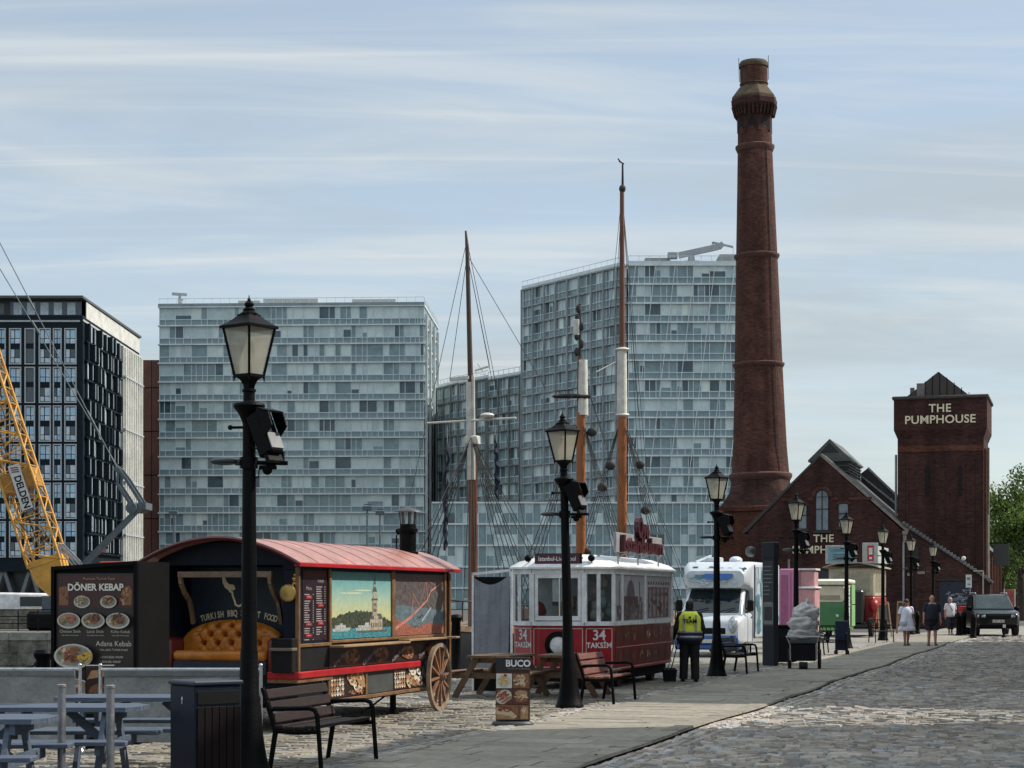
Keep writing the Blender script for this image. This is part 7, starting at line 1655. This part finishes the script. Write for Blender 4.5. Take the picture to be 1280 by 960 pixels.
for ci, (x, w_) in enumerate(cols):
    z = topH-1.6-(0 if ci % 2 else 0); row = 0; off = 0
    while z > 8.5:
        n = 2; key = (w_, ci % 4 == 3)
        kind = (st[3] if row % 3 < 2 else st[4]) if w_ == 1.55 else (st[2] if w_ < 1.5 else st[row % 2])
        kid = st.index(kind)
        if kid not in built:
            fo = kind[0].build('window', wfr); go = kind[1].build('pane', [hg1, hg2, hg3, hgr]); built[kid] = (fo.data, go.data); bpy.data.objects.remove(fo); bpy.data.objects.remove(go)
        z -= n*pitch
        o = bpy.data.objects.new('window', built[kid][0]); C.objects.link(o); o.parent = ht; o.location = (x, -.01, z)
        p = bpy.data.objects.new('pane', built[kid][1]); C.objects.link(p); p.parent = o
        row += 1; z -= (.0 if row % 2 else .02)
# right return: staggered bays, then the ribbed white end
random.seed(5)
for f in range(13):
    z = topH-3.6-f*pitch
    if z < 7: break
    b = MB()
    for k in range(10):
        y = 1.6+k*2.5; out_ = random.choice([.25, .5, .7, .9]); b.box(.003, out_, y, y+.5, 0, pitch-.25, 0, 0); b.box(.003, .06, y+.5, y+2.1, .3, pitch-.3, 0, random.choice([1, 2, 2, 2])); b.box(.003, out_+.02, y+.5, y+.75, .2, pitch-.4, 0, random.choice([2, 4, 0])); b.box(.003, out_*.6, y+1.2, y+1.5, .1, pitch-.3, 0, random.choice([0, 0, 4]))
    b.box(.003, .45, 1, 27, -.25, 0, 0, 0); o = b.build('bay_window', [dkc, hg1, hg2, hg3, wfr], ht); o.location = (0, 0, z)
b = MB().box(.003, .5, 27.5, DH, 5.5, topH-.95)
for k in range(10): b.box(.5, .78, 28+k*1.55, 28.55+k*1.55, 5.5, topH-1.2)
b.build('ribbed_end', rib, ht)
b = MB()
for k in range(5): z = topH-6-k*8.6; b.box(.5, .86, 27.5, DH, z, z+.25)
b.each('end_string', wfr, ht)
b = MB()
for k in range(8): x = -2-k*4.0; b.bar((x, .5, 0), (x-1.9, .5, 6.0), .5).bar((x-3.8, .5, 0), (x-1.9, .5, 6.0), .5)
b.each('raking_column', mat('column_grey', (.16, .18, .19), .6), ht); MB().box(-LH, 0, 2.5, DH, 0, 6).build('ground_floor', mat('ground_floor_dark', (.016, .02, .024), .3), ht); MB().box(-LH, .05, -.1, .2, 5.5, 6.1).build('ground_beam', dkc, ht)
# brown block between the two
YD = 352.; kD = F/YD; t = thing('brown_tower', ((181-640)/kD, YD, 0), 0, 'plain dark brown tower slotted between the hotel and the glass block', 'building')
MB().box(-2.6, 2.6, 0, 10, 0, Zh(450, YD)).build('wall', mat('brown_cladding', (.20, .085, .06), .7, 0, .25, .3), t)
b = MB()
for k in range(5): z = 8+k*8; b.box(-2.6, 2.6, -.03, -.002, z, z+.15)
b.box(1.2, 1.3, -.03, -.002, 0, Zh(450, YD)); b.build('panel_joint', dark, t)
# parkland and lower blocks far beyond close the horizon
for i, (x, y, w_, d_, h_, lab) in enumerate(((150, 330, 60, 20, 10, 'long grey block beyond the trees'),)):
    t = thing('distant_block', (x, y, 0), 0, lab, 'building'); MB().box(-w_/2, w_/2, 0, d_, 0, h_).build('wall', mat('distant_wall_grey', (.16, .16, .165), .8), t)
    b = MB()
    for k in range(int(h_/3)): b.box(-w_/2+.5, w_/2-.5, -.05, -.003, 1+k*3, 2.4+k*3)
    b.build('window_strip', g_m, t)
# warehouse on the right hand side of the quay: it throws the shade across the road
def warehouse(s0_, s1_, t_, h, lab, dpt=16):
    t = thing('dock_warehouse', Q(s0_, t_), QR, lab, 'building', 'brick warehouses across the road'); L_ = s1_-s0_
    MB().box(0, dpt, 0, L_, 0, h).build('wall', brk, t); MB().box(-.15, dpt+.1, -.1, L_+.1, h, h+.35, .04).build('parapet', stonec, t)
    w2 = MB().box(-.03, -.004, 0, 1.3, 0, 1.7).build('window', frame_m); b = MB().box(-.10, -.005, -.1, 1.4, -.16, -.02).build('sill', stonec, w2); d1, d2 = w2.data, b.data
    bpy.data.objects.remove(b); bpy.data.objects.remove(w2); y = 1.5
    while y < L_-2:
        z = 1.0
        while z < h-2:
            o = bpy.data.objects.new('window', d1); C.objects.link(o); o.parent = t; o.location = (0, y, z); p = bpy.data.objects.new('sill', d2); C.objects.link(p); p.parent = o; z += 3.2
        y += 3.0
    return t
def sY(Y): return (Y-QO.y)/QU.y
def wh(Ya, Yb, Xb, h, lab):
    """brick block whose wall passes through (Xb, Yb) and runs with the quay"""
    sb_, tb_ = Qi(Xb, Yb); s_a = sb_+(Ya-Yb)/QU.y; warehouse(min(s_a, sb_), max(s_a, sb_), tb_, h, lab)
wh(16.0, 28.55, 13.0, 13.35, 'low brick warehouse across the road from the food wagon')
wh(53.0, 36.0, 11.5, 12.2, 'tall brick warehouse across the road from the tram kiosk')
wh(76.0, 53.2, 16.8, 8.4, 'lower brick warehouse across the road from the coffee van')
random.seed(21)
# ================================================================== sailing ships in the dock
spar = mat('varnished_spar', (.30, .095, .022), .4, 0, .3, 2, .1, 20); spar_d = mat('dark_spar', (.14, .045, .018), .45, 0, .3, 2, .1, 20); mastw = mat('mast_white', (.60, .58, .52), .5, 0, .2, 4); rope = mat('tarred_rope', (.035, .033, .032), .8, 0, .3, 9); ropep = mat('pale_rope', (.25, .25, .24), .8, 0, .2, 9); hullm = mat('hull_black', (.012, .014, .018), .4, 0, .3, 2); hullw = mat('hull_white', (.55, .55, .53), .45, 0, .15, 2); deckm = mat('deck_timber', (.20, .13, .08), .7, 0, .3, 4)
def ship(loc, Lh, beam, lab):
    t = thing('sailing_ship', loc, QR, lab, 'sailing ship', 'sailing ships moored behind the stalls')
    secs = []; 
    for u in [i/12 for i in range(13)]:
        y = -Lh/2+Lh*u; w_ = beam/2*(math.sin(PI*min(1, u*.85+.12)))**.55*(1 if u < .9 else 1-(u-.9)*6); w_ = max(w_, .12); sh = .75+.5*(abs(u-.45)*1.6)**2; secs.append([(-w_, y, sh), (-w_*.98, y, -.8), (-w_*.75, y, -2.2), (0, y, -2.9), (w_*.75, y, -2.2), (w_*.98, y, -.8), (w_, y, sh)])
    MB().loft(secs).build('hull', hullm, t, 50)
    b = MB(); b.loft([[(p[0]*1.02, p[1], p[2]+.02) for p in (s[0], s[6])]+[(p[0]*1.02, p[1], p[2]-.14) for p in (s[6], s[0])] for s in secs]); b.build('deck', deckm, t)
    MB().box(-.8, .8, Lh*.28, Lh*.36, .7, 1.3, .05).box(-.7, .7, Lh*.15, Lh*.25, .7, 1.4, .05).each('deckhouse', mat('deckhouse_brown', (.06, .035, .022), .6, 0, .3, 3), t)
    b = MB()
    for e in (0, 6):
        pts = [(s[e][0]*.97, s[e][1], s[e][2]+.75) for s in secs[1:-1]]; b.tube(pts, .03, 6)
        for s in secs[1:-1]: b.tube([(s[e][0]*.97, s[e][1], s[e][2]), (s[e][0]*.97, s[e][1], s[e][2]+.75)], .025, 6)
    b.build('guard_rail', rope, t); return t
def rig(b, m0, pts, r=.013):
    for p in pts: b.tube([m0, p], r, 4)
def ratlines(b, top, feet, n, z0):
    for a_, c_ in zip(feet[:-1], feet[1:]):
        for i in range(n): u = (i+1)/(n+1.5); b.tube([Vector(a_).lerp(Vector(top), u), Vector(c_).lerp(Vector(top), u)], .008, 4)
# first ship
YM = 62.; m1 = W(591, YM); s1 = ship(m1, 17, 4.4, 'ship with one brown mast, white yard and furled navy flags, between wagon and tram')
zt = lambda py, Y=YM: Zh(py, Y)
mst = MB().tube([(0, 0, .3), (0, 0, zt(556))], [.16, .135], 14).build('lower_mast', spar_d, s1, 40)
MB().tube([(-.06, -.08, zt(562)), (-.10, -.08, zt(478))], [.125, .105], 12).tube([(.07, -.1, zt(556)), (.04, -.1, zt(470))], .05, 10).box(-.22, .22, -.2, .15, zt(556), zt(545), .03).build('white_doubling', mastw, mst, 40)
MB().tube([(-.02, 0, zt(560)), (-.19, 0, zt(310)), (-.24, 0, zt(288))], [.10, .065, .03], 12).build('topmast', mat('topmast_brown', (.06, .035, .022), .5, 0, .3, 3), mst, 40)
MB().tube([(-1.55, -.15, zt(528)), (1.5, -.15, zt(524.5))], .036, 8).ball((.55, -.2, zt(520.5)), (.24, .2, .085), 14, 8).bar((-.75, -.1, zt(474)), (-.1, -.1, zt(472)), .10).bar((.1, -.1, zt(464)), (.6, -.1, zt(459)), .05).tube([(.12, -.1, zt(466)), (.45, -.1, zt(470)), (.2, -.1, zt(455))], .02, 6).box(-.12, .12, -.22, -.1, zt(600), zt(560)).build('yard', mastw, mst, 40)
for px, p0, p1, seed, lab in ((560, 553, 688, 3, 0), (623, 545, 624, 6, 1)):
    b = MB(); n = 40; x = (px-591)/F*YM; 
    pts = []
    for i in range(n+1):
        u = i/n; z = zt(p0)+(zt(p1)-zt(p0))*u; a = noise.noise((u*5, seed, 0))*.10-(.10*u if lab == 0 else -.08*u); wd_ = .03+.06*abs(noise.noise((u*9, seed, 3)))+.04*math.sin(u*PI); pts.append(((x+a-wd_, -.2, z), (x+a, -.24-.04*math.sin(u*31), z), (x+a+wd_, -.2, z)))
    vs = [p for r_ in pts for p in r_]; fs = []
    for i in range(n): q = i*3; fs += [(q, q+1, q+4, q+3), (q+1, q+2, q+5, q+4)]
    b.add(vs, fs); o = b.build('furled_flag', mat('flag_navy', (.005, .012, .036), .8, 0, .8, 9, .3, 9), s1, 60); md = o.modifiers.new('thick', 'SOLIDIFY'); md.thickness = .05
    MB().tube([(x, -.2, zt(p0-22)), (x-.05, -.2, zt(p1+10))], .015, 5).build('halyard', ropep, s1)
b = MB(); top = (-.19, 0, zt(318)); rig(b, top, [(-.75, -.1, zt(474)), (.6, -.1, zt(459)), (-.1, 2.5, zt(470)), (-.5, 1.2, zt(470)), (1.6, 3., zt(475))], .011); rig(b, (-.2, 0, zt(300)), [(0, 8.2, 1.2), (0, -8.2, 1.2)], .011)
h_ = (0, -.1, zt(545)); feetL = [(-2.0, y, .8) for y in (-2.4, -1.5, -.6, .3)]; feetR = [(2.05, y, .8) for y in (-2.6, -1.7, -.8, .1, 1.0)]
rig(b, h_, feetL+feetR, .016); ratlines(b, h_, feetR[:3], 16, 0); rig(b, h_, [(0, 8.2, 1.2), (0, -8, 1.2), (2.0, 4, .8), (2.0, 5.2, .8), (-2, 5, .8), (1.9, -5.5, .9), (1.9, -6.2, .9)], .013); b.build('rigging', rope, s1)
# second ship, two masts
YM2 = 76.4; YM3 = 70.; m2 = W(777.5, YM2); m3 = W(726, YM3); s2 = ship(tuple((Vector(m2)+Vector(m3))/2), 21, 4.8, 'ship with two orange varnished masts, taller mast behind the tram')
inv = s2.matrix_basis.inverted() if False else None
def L2(px, py, Y): 
    p = Vector((*W(px, Y)[:2], 0)); d = p-Vector(s2.location); return (d.dot(QV), d.dot(QU), Zh(py, Y))
def mastset(px, Y, spec, name):
    b0 = None
    for (ya, yb, ra, rb, m, nm, dx_) in spec:
        a_ = L2(px+dx_, ya, Y); c_ = L2(px+dx_, yb, Y); o = MB().tube([a_, c_], [ra, rb], 14).build(nm, m, b0 or s2, 40)
        if b0 is None: b0 = o
    return b0
ma = mastset(777.5, YM2, [(775, 515, .205, .185, spar, 'mast', 0), (521, 437, .215, .185, mastw, 'white_doubling', 0), (520, 232, .135, .085, spar_d, 'topmast', 0), (238, 205, .055, .035, rope, 'pole', .8)], 'mast')
p = Vector(L2(778, 205, YM2)); MB().bar(tuple(p+Vector((-.05, 0, .05))), tuple(p+Vector((-.18, 0, .22))), .05).bar(tuple(p+Vector((-.14, 0, .12))), tuple(p+Vector((.06, 0, .0))), .05).ball(tuple(Vector(L2(778, 236, YM2))), (.14, .14, .16), 10, 8).build('masthead', rope, ma)
b = MB(); 
for py in (437, 519): q = Vector(L2(778, py, YM2)); b.lathe([(.27, q.z-.08), (.29, q.z), (.22, q.z+.10)], 14) if False else b.ball(tuple(q), (.30, .26, .10), 14, 6)
b.bar(L2(771, 516, YM2), L2(784, 517, YM2), .12); b.build('mast_cap', mastw, ma, 60)
mb2 = mastset(726, YM3, [(775, 516, .185, .165, spar, 'mast', 0), (519, 450, .20, .17, mastw, 'white_doubling', 2.5), (520, 446, .10, .09, spar_d, 'inner_pole', -1.5), (456, 380, .055, .04, rope, 'aerial_pole', -1)], 'mast')
b = MB()
for k, (px, py) in enumerate(((723, 386), (722, 398), (727, 408), (721, 420), (727, 430), (721, 440))): b.ball(L2(px, py, YM3), (.10, .10, .17), 8, 6)
b.box(*[0]*6) if False else None
b.build('instruments', rope, mb2); q = Vector(L2(721, 411, YM3)); MB().box(q.x-.12, q.x+.1, q.y-.1, q.y+.1, q.z-.25, q.z+.35, .03).build('radar_reflector', mastw, mb2)
q = Vector(L2(709, 495, YM3)); MB().tube([tuple(q+Vector((-.5, 0, 0))), tuple(q+Vector((.9, 0, -.05)))], .07, 8).bar(tuple(q+Vector((-.5, 0, .2))), tuple(q+Vector((.2, 0, .2))), .03).ball(tuple(q), (.6, .2, .09), 14, 6).build('radar_bar', rope, mb2, 60)
b = MB(); hA = L2(777.5, 519, YM2); tA = L2(777.5, 240, YM2); hB = L2(726, 519, YM3); tB = L2(724, 450, YM3)
fa = [(2.3, y, .9) for y in (1.6, 2.4, 3.2, 4.0, 4.9)]; fb = [(-2.3, y, .9) for y in (1.6, 2.4, 3.2, 4.0)]; rig(b, hA, fa+fb, .015); ratlines(b, hA, fa, 18, 0); ratlines(b, hA, fb, 18, 0)
fc = [(2.3, y, .9) for y in (-5.2, -4.4, -3.6, -2.8, -2.)]; fd = [(-2.3, y, .9) for y in (-5.2, -4.4, -3.6, -2.8)]; rig(b, hB, fc+fd, .015); ratlines(b, hB, fc, 18, 0); ratlines(b, hB, fd, 16, 0)
rig(b, tA, [L2(750, 520, YM2), L2(798, 520, YM2+1), L2(764, 480, YM2), L2(802, 640, YM2+2), (0, 10, 1.4), (0, 9, 1.4)], .011); rig(b, hA, [(0, 10, 1.4), hB, (2.3, 7, .9), (2.3, 7.8, .9)], .012); rig(b, tB, [(0, -10, 1.4), tA[:2]+(tA[2]-12,), (2.3, -.5, .9)], .012); b.build('rigging', rope, s2)
b = MB()
for px, py, Y in ((740, 540, YM3), (763, 582, YM3), (753, 609, YM3), (800, 581, YM2), (807, 638, YM2), (733, 690, YM3)): q = Vector(L2(px, py, Y)); b.ball(tuple(q), (.20, .13, .17), 10, 8)
b.each('rigging_block', rope, s2, 60)
b = MB(); pts = [L2(735, 470, YM3), L2(745, 465, YM3), L2(770, 452, YM2)]; b.tube(pts, .02, 5); b.build('signal_line', ropep, s2)

# ================================================================== crawler crane on the far pier
YK = 100.; crn = mat('crane_yellow', (.66, .34, .04), .45, 0, .2, 2, dirt=(.48, .24, .05)); gry = mat('crane_strut_grey', (.10, .125, .14), .5, .2, .25, 4)
kx = W(84, YK); cr = thing('crawler_crane', kx, 0, 'yellow lattice boom crane with grey gantry struts beside the dark hotel', 'crane')
def KL(px, py, dy=0.): return Vector(((px-640)/F*YK-kx[0], dy, Zh(py, YK)))
A0, A1 = KL(60, 705), KL(-112, 180); ax = (A1-A0).normalized(); pr = Vector((-ax.z, 0, ax.x)).normalized(); pr = pr if pr.x > 0 else -pr; hw_ = .86
Lb = (A1-A0).length; b = MB(); ck = MB()
def BP(u, s_, y): return A0+ax*u+pr*s_*hw_+Vector((0, y*hw_, 0))
for s_ in (-1, 1):
    for y in (-1, 1): b.tube([tuple(BP(0, s_, y)), tuple(BP(Lb, s_, y))], .075, 8)
n = int(Lb/.85)
for i in range(n):
    u0, u1 = i*Lb/n, (i+1)*Lb/n; f = 1 if i % 2 else -1
    for y in (-1, 1): b.tube([tuple(BP(u0, -f, y)), tuple(BP(u1, f, y))], .042, 6); b.tube([tuple(BP(u0, -1, y)), tuple(BP(u0, 1, y))], .03, 6)
    for s_ in (-1, 1): b.tube([tuple(BP(u0, s_, -f)), tuple(BP(u1, s_, f))], .042, 6); b.tube([tuple(BP(u0, s_, -1)), tuple(BP(u0, s_, 1))], .03, 6)
bo_ = b.build('boom', crn, cr, 50)
b = MB(); foot = KL(83, 752)
b.loft([[tuple(BP(.3, s_, y)) for s_, y in ((-1, -1), (1, -1), (1, 1), (-1, 1))], [tuple(BP(-.9, s_*.85, y)) for s_, y in ((-1.0, -1), (1.1, -1), (1.1, 1), (-1.0, 1))], [tuple(foot+Vector((x, y, 0))) for x, y in ((-.35, -.85), (.12, -.85), (.12, .85), (-.35, .85))]]); b.build('boom_foot', crn, bo_)
ub = (KL(22, 603)-A0).dot(ax); b = MB(); b.loft([[tuple(BP(u, s_, y*1.03)) for s_, y in ((-1, -1), (1, -1), (1, 1), (-1, 1))] for u in (ub-.5, ub+.5)]); b.build('splice_plate', mat('crane_ochre', (.38, .17, .02), .5), bo_)
b = MB()
for i in range(60): u = random.uniform(.5, Lb*.6); c_ = BP(u, random.uniform(-.6, .6), random.uniform(-.3, .5)); d_ = ax*random.uniform(.4, 1.1)+pr*random.uniform(-.4, .4); b.tube([tuple(c_), tuple(c_+d_)], random.uniform(.015, .035), 5)
b.tube([tuple(BP(1, -.2, 0)), tuple(BP(Lb*.8, -.5, 0))], .06, 6); b.build('stowed_cables', mat('stowed_cable_brown', (.07, .05, .035), .7, 0, .5, 5), bo_)
us = (KL(38.5, 609)-A0).dot(ax); oS = BP(us, .12, -1.12); a = Art(oS, -ax, pr if False else Vector((0, -1, 0)).cross(ax)*1, .01)
ex = -ax; ey = Vector((0, -1, 0)).cross(ex); a = Art(oS, ex, ey, .012); a.rect(-1.25, 1.15, -.30, .30, mat('sign_white', (.60, .60, .58), .5, 0, .08), 1); a.text('DELDEN', .22, 0, .50, dark, sx=.93, bold=.012, layer=2)
for k in range(3): a.poly([(-1.16+k*.11, -.2), (-1.10+k*.11, -.2), (-1.02+k*.11, .2), (-1.08+k*.11, .2)], mat('sign_stripe_maroon', (.22, .05, .05), .5), 2)
a.build('name_board', cr)
b = MB(); tip = KL(181, 633)
for dy, dx_ in ((-.7, 0), (.9, -9)): b.bar(tuple(KL(106+dx_*1.6, 712, dy)), tuple(tip+Vector((dx_*.05, dy, 0))), .22, .22)
b.bar(tuple(KL(128, 688, -.7)), tuple(KL(128, 688, .9)), .2); b.bar(tuple(tip+Vector((0, -.8, 0))), tuple(tip+Vector((0, 1.0, 0))), .4, .35); b.tube([tuple(KL(168, 636)+Vector((0, -.9, 0))), tuple(KL(176, 634)+Vector((0, 1, 0)))], .3, 12)
b.bar(tuple(KL(112, 703, 0)), tuple(KL(86, 726, 0)), .3); b.build('gantry', gry, cr)
b = MB(); pk = KL(149, 586)
for dy in (-.5, .5):
    o = Vector((0, dy, 0)); b.bar(tuple(tip+o), tuple(KL(160, 600)+o), .16).bar(tuple(KL(160, 600)+o), tuple(pk+o), .16).bar(tuple(KL(166, 632)+o), tuple(KL(149, 606)+o), .14).bar(tuple(KL(149, 606)+o), tuple(KL(150, 592)+o), .12)
b.bar(tuple(KL(144, 584)), tuple(KL(152, 590)), .4, .3); b.build('equaliser', gry, cr)
b = MB()
for dy, px0, py0 in ((-.5, 0, 300), (.5, 0, 338)):
    q = KL(px0, py0, dy); d_ = (q-(pk+Vector((0, dy, 0)))); b.tube([tuple(pk+Vector((-.1 if dy > 0 else 0, dy, 0))), tuple(pk+Vector((0, dy, 0))+d_*1.6)], .028, 6)
    for u in (.22, .72): c_ = pk+Vector((0, dy, 0))+d_*u; b.tube([tuple(c_-d_.normalized()*.4), tuple(c_+d_.normalized()*.4)], .06, 6)
b.each('pendant_cable', gry, cr); b = MB()
for dy in (-.4, .4): b.bar(tuple(KL(76, 680, dy)), tuple(KL(104, 708, dy)), .10).bar(tuple(KL(73, 681, dy)), tuple(KL(100, 716, dy)), .08)
b.each('boom_stop', mat('stop_silver', (.34, .37, .40), .4, .4, .2, 5), cr)
redc = mat('counterweight_red', (.50, .055, .025), .5, 0, .15, 3)
p, q = KL(129, 715), KL(162, 702); MB().box(p.x, q.x, -.9, 1.4, p.z, q.z, .04).box(p.x-.2, q.x+.1, -1.0, 1.5, p.z-.5, p.z-.03, .04).build('counterweight', redc, cr)
p, q = KL(80, 745), KL(165, 718); MB().box(p.x, q.x, -1.2, 1.6, p.z, q.z, .05).build('house', gry, cr); b = MB()
for y in (-2.2, 1.6): b.box(-1.6, 4.6, y, y+.8, .02, 1.0, .15)
b.each('crawler_track', dark, cr); MB().box(-1, 4, -1.3, 1.4, .9, p.z).build('undercarriage', gry, cr)
b = MB(); p = KL(100, 713); q = KL(165, 713); b.bar(tuple(p+Vector((0, -1.3, 0))), tuple(q+Vector((0, -1.3, 0))), .05)
for u in (0, .25, .5, .75, 1): c_ = p.lerp(q, u)+Vector((0, -1.3, 0)); b.bar(tuple(c_), tuple(c_-Vector((0, 0, .35))), .05)
b.build('walkway_rail', silver, cr)
# pier furniture: railing, stone wall, white van
t = thing('pier_railing', (-30, 97.2, 0), 0, 'thin dark railing along the stone pier', 'railing'); b = MB()
for k in range(22): b.bar((-10+k*1.0, 0, 0), (-10+k*1.0, 0, 1.1), .05)
b.each('post', dark, t); b = MB()
for z in (.4, .75, 1.1): b.bar((-10, 0, z), (11, 0, z), .045)
b.each('rail', dark, t)
t = thing('stone_wall', (-30, 104, 0), 0, 'low pale stone wall behind the pier railing', 'wall'); b = MB(); x = -16
while x < 9: l = random.uniform(.8, 1.6); b.box(x, x+l-.02, 0, .5, .5, 1.05+random.uniform(-.05, .1), .04); b.box(x-.3, x+l-.32, .02, .48, 0, .49, .03); x += l
b.build('masonry', dockwall, t)
t = thing('pier_van', W(50, 112), R(5), 'small white van parked on the pier below the dark hotel', 'van'); b = MB(); b.loft([rrect(0, .8, .4, 1.0, .1, -2.2), rrect(0, .85, .3, 1.3, .12, -1.6), rrect(0, .86, .3, 1.95, .2, -.9), rrect(0, .86, .3, 2.0, .15, 2.2)]); ob = b.build('body', white, t, 45); ob.rotation_euler = (0, 0, PI/2)
b = MB(); 
for x in (-1.4, 1.4): b.tube([(x, -.9, .32), (x, .9, .32)], .32, 16)
b.each('wheel', rubber, t, 40); MB().box(-1.0, 1.2, -.88, -.866, 1.2, 1.75).build('side_window', vglass, t)
# floodlight masts on the pier
fl = None
for px, py, Y, lab in ((217, 640, 118, 'slim floodlight mast standing apart from the pair by the stove pipe'), (459, 629, 112, 'slim floodlight mast of the pair, farther from the stove pipe'), (475, 640, 118, 'slim floodlight mast of the pair, closer to the stove pipe')):
    h_ = Zh(640, 115)
    if fl is None:
        fl = thing('floodlight_mast', W(px, Y), 0, lab, 'floodlight', 'slim floodlight masts on the pier'); MB().tube([(0, 0, 0), (0, 0, h_)], [.09, .05], 8).build('mast', gry, fl, 40); MB().box(-.28, .28, -.15, .05, h_-.05, h_+.22, .03).bar((-.2, -.05, h_+.3), (.25, -.05, h_+.3), .06).build('lamp_head', gry, fl)
    else: dup(fl, W(px, Y), R(10), lab)

# ================================================================== trees
leafA = [mat_translucent('leaf_green', (.10, .165, .028), .42, .5), mat_translucent('leaf_dark_green', (.045, .085, .018), .35, .5), mat_translucent('leaf_yellow_green', (.20, .25, .045), .45, .5)]
bark = mat('bark', (.06, .045, .03), .9, 0, .4, 4, .6, 12)
def tree(loc, H, R_, lab, seed, nleaf=7000, leaf=.30):
    rnd = random.Random(seed); t = thing('broadleaf_tree', loc, rnd.uniform(0, 6), lab, 'tree', 'trees beyond the pump house')
    b = MB(); b.tube([(0, 0, -.1), (.1, 0, H*.18), (-.1, .1, H*.42), (.05, 0, H*.75)], [.42, .32, .22, .06], 12); cl = []
    for k in range(22):
        a = rnd.uniform(0, 2*PI); z0 = H*rnd.uniform(.16, .6); z1 = z0+H*rnd.uniform(.1, .32); r_ = R_*rnd.uniform(.45, .95)*(1-.55*max(0, (z1/H-.55))/.45); p = Vector((r_*math.cos(a), r_*math.sin(a), z1)); m_ = Vector((p.x*.5, p.y*.5, (z0+z1)/2+.3)); b.tube([(0, 0, z0), tuple(m_), tuple(p)], [.13, .08, .03], 6); cl.append((p, rnd.uniform(.9, 1.7)*R_/4)); cl.append((m_+Vector((rnd.uniform(-1, 1), rnd.uniform(-1, 1), .5)), rnd.uniform(.7, 1.2)*R_/4))
    cl.append((Vector((0, 0, H*.93)), R_*.28)); cl.append((Vector((.4, .2, H*.8)), R_*.4))
    b.build('trunk', bark, t, 50); c = MB()
    for i in range(nleaf):
        p, r_ = rnd.choice(cl); d = Vector((rnd.gauss(0, 1), rnd.gauss(0, 1), rnd.gauss(0, .8))); d = d.normalized()*r_*(rnd.random()**.45); o = p+d; e = Vector((rnd.gauss(0, 1), rnd.gauss(0, 1), rnd.gauss(0, .7))).normalized(); f = e.orthogonal().normalized(); g_ = e.cross(f); k = leaf*rnd.uniform(.5, 1.2)
        mi = 0 if rnd.random() < .55 else (1 if rnd.random() < .6 else 2)
        c.add([tuple(o-f*k*.5), tuple(o+g_*k*.28+e*k*.06), tuple(o+f*k*.5), tuple(o-g_*k*.28+e*k*.06)], [(0, 1, 2, 3)], mi)
    me = bpy.data.meshes.new('crown'); me.from_pydata(c.v, [], c.f)
    for m in leafA: me.materials.append(m)
    me.polygons.foreach_set('material_index', c.m); o = bpy.data.objects.new('crown', me); C.objects.link(o); o.parent = t; return t
tree(W(1277, 146), 11.8, 3.4, 'taller leafy tree rising beyond the hanging board', 3, 12000)
tree(W(1252, 158), 9.6, 3.2, 'lower leafy tree close against the tower side wall', 5, 9000)
tree(W(1310, 152), 13, 4, 'tall leafy tree across the lane from the tower', 8, 8000)
tree(W(1272, 168), 6.5, 3.4, 'low dark leafy tree above the parked car roof', 9, 7000)
# things beside the car at the right edge
t = thing('red_sign', W(1262, 110), R(-5), 'red and white notice standing behind the parked car', 'sign'); MB().box(-.32, .32, -.02, .02, 1.1, 2.15, .01).build('board', mat('notice_red', (.30, .06, .05), .6, 0, .3, 4), t); MB().bar((-.3, 0, 0), (-.3, 0, 2.2), .05).bar((.3, 0, 0), (.3, 0, 2.2), .05).each('leg', white, t)
# leaves and scraps underfoot
dl = mat('dry_leaf', (.20, .12, .045), .8, 0, .5, 30); rl2 = random.Random(4)
b = MB()
for k in range(260):
    s_, t_ = rl2.uniform(-11, 22), rl2.choice([rl2.gauss(2.95, .25), rl2.uniform(-4, 6), rl2.gauss(.4, .3)]); p = Vector(Q(s_, t_, .03 if t_ < KERB else -.005)); a_ = rl2.uniform(0, 6); k_ = rl2.uniform(.015, .04); e = Vector((math.cos(a_), math.sin(a_), rl2.uniform(-.3, .3)))*k_; f = Vector((-math.sin(a_), math.cos(a_), rl2.uniform(-.2, .5)))*k_*.6
    b.add([tuple(p-e), tuple(p+f), tuple(p+e), tuple(p-f)], [(0, 1, 2, 3)])
o = b.build('fallen_leaves', dl); tag(o, 'scattered dry leaves and scraps along the kerb and joints', 'leaves', None, 'stuff')
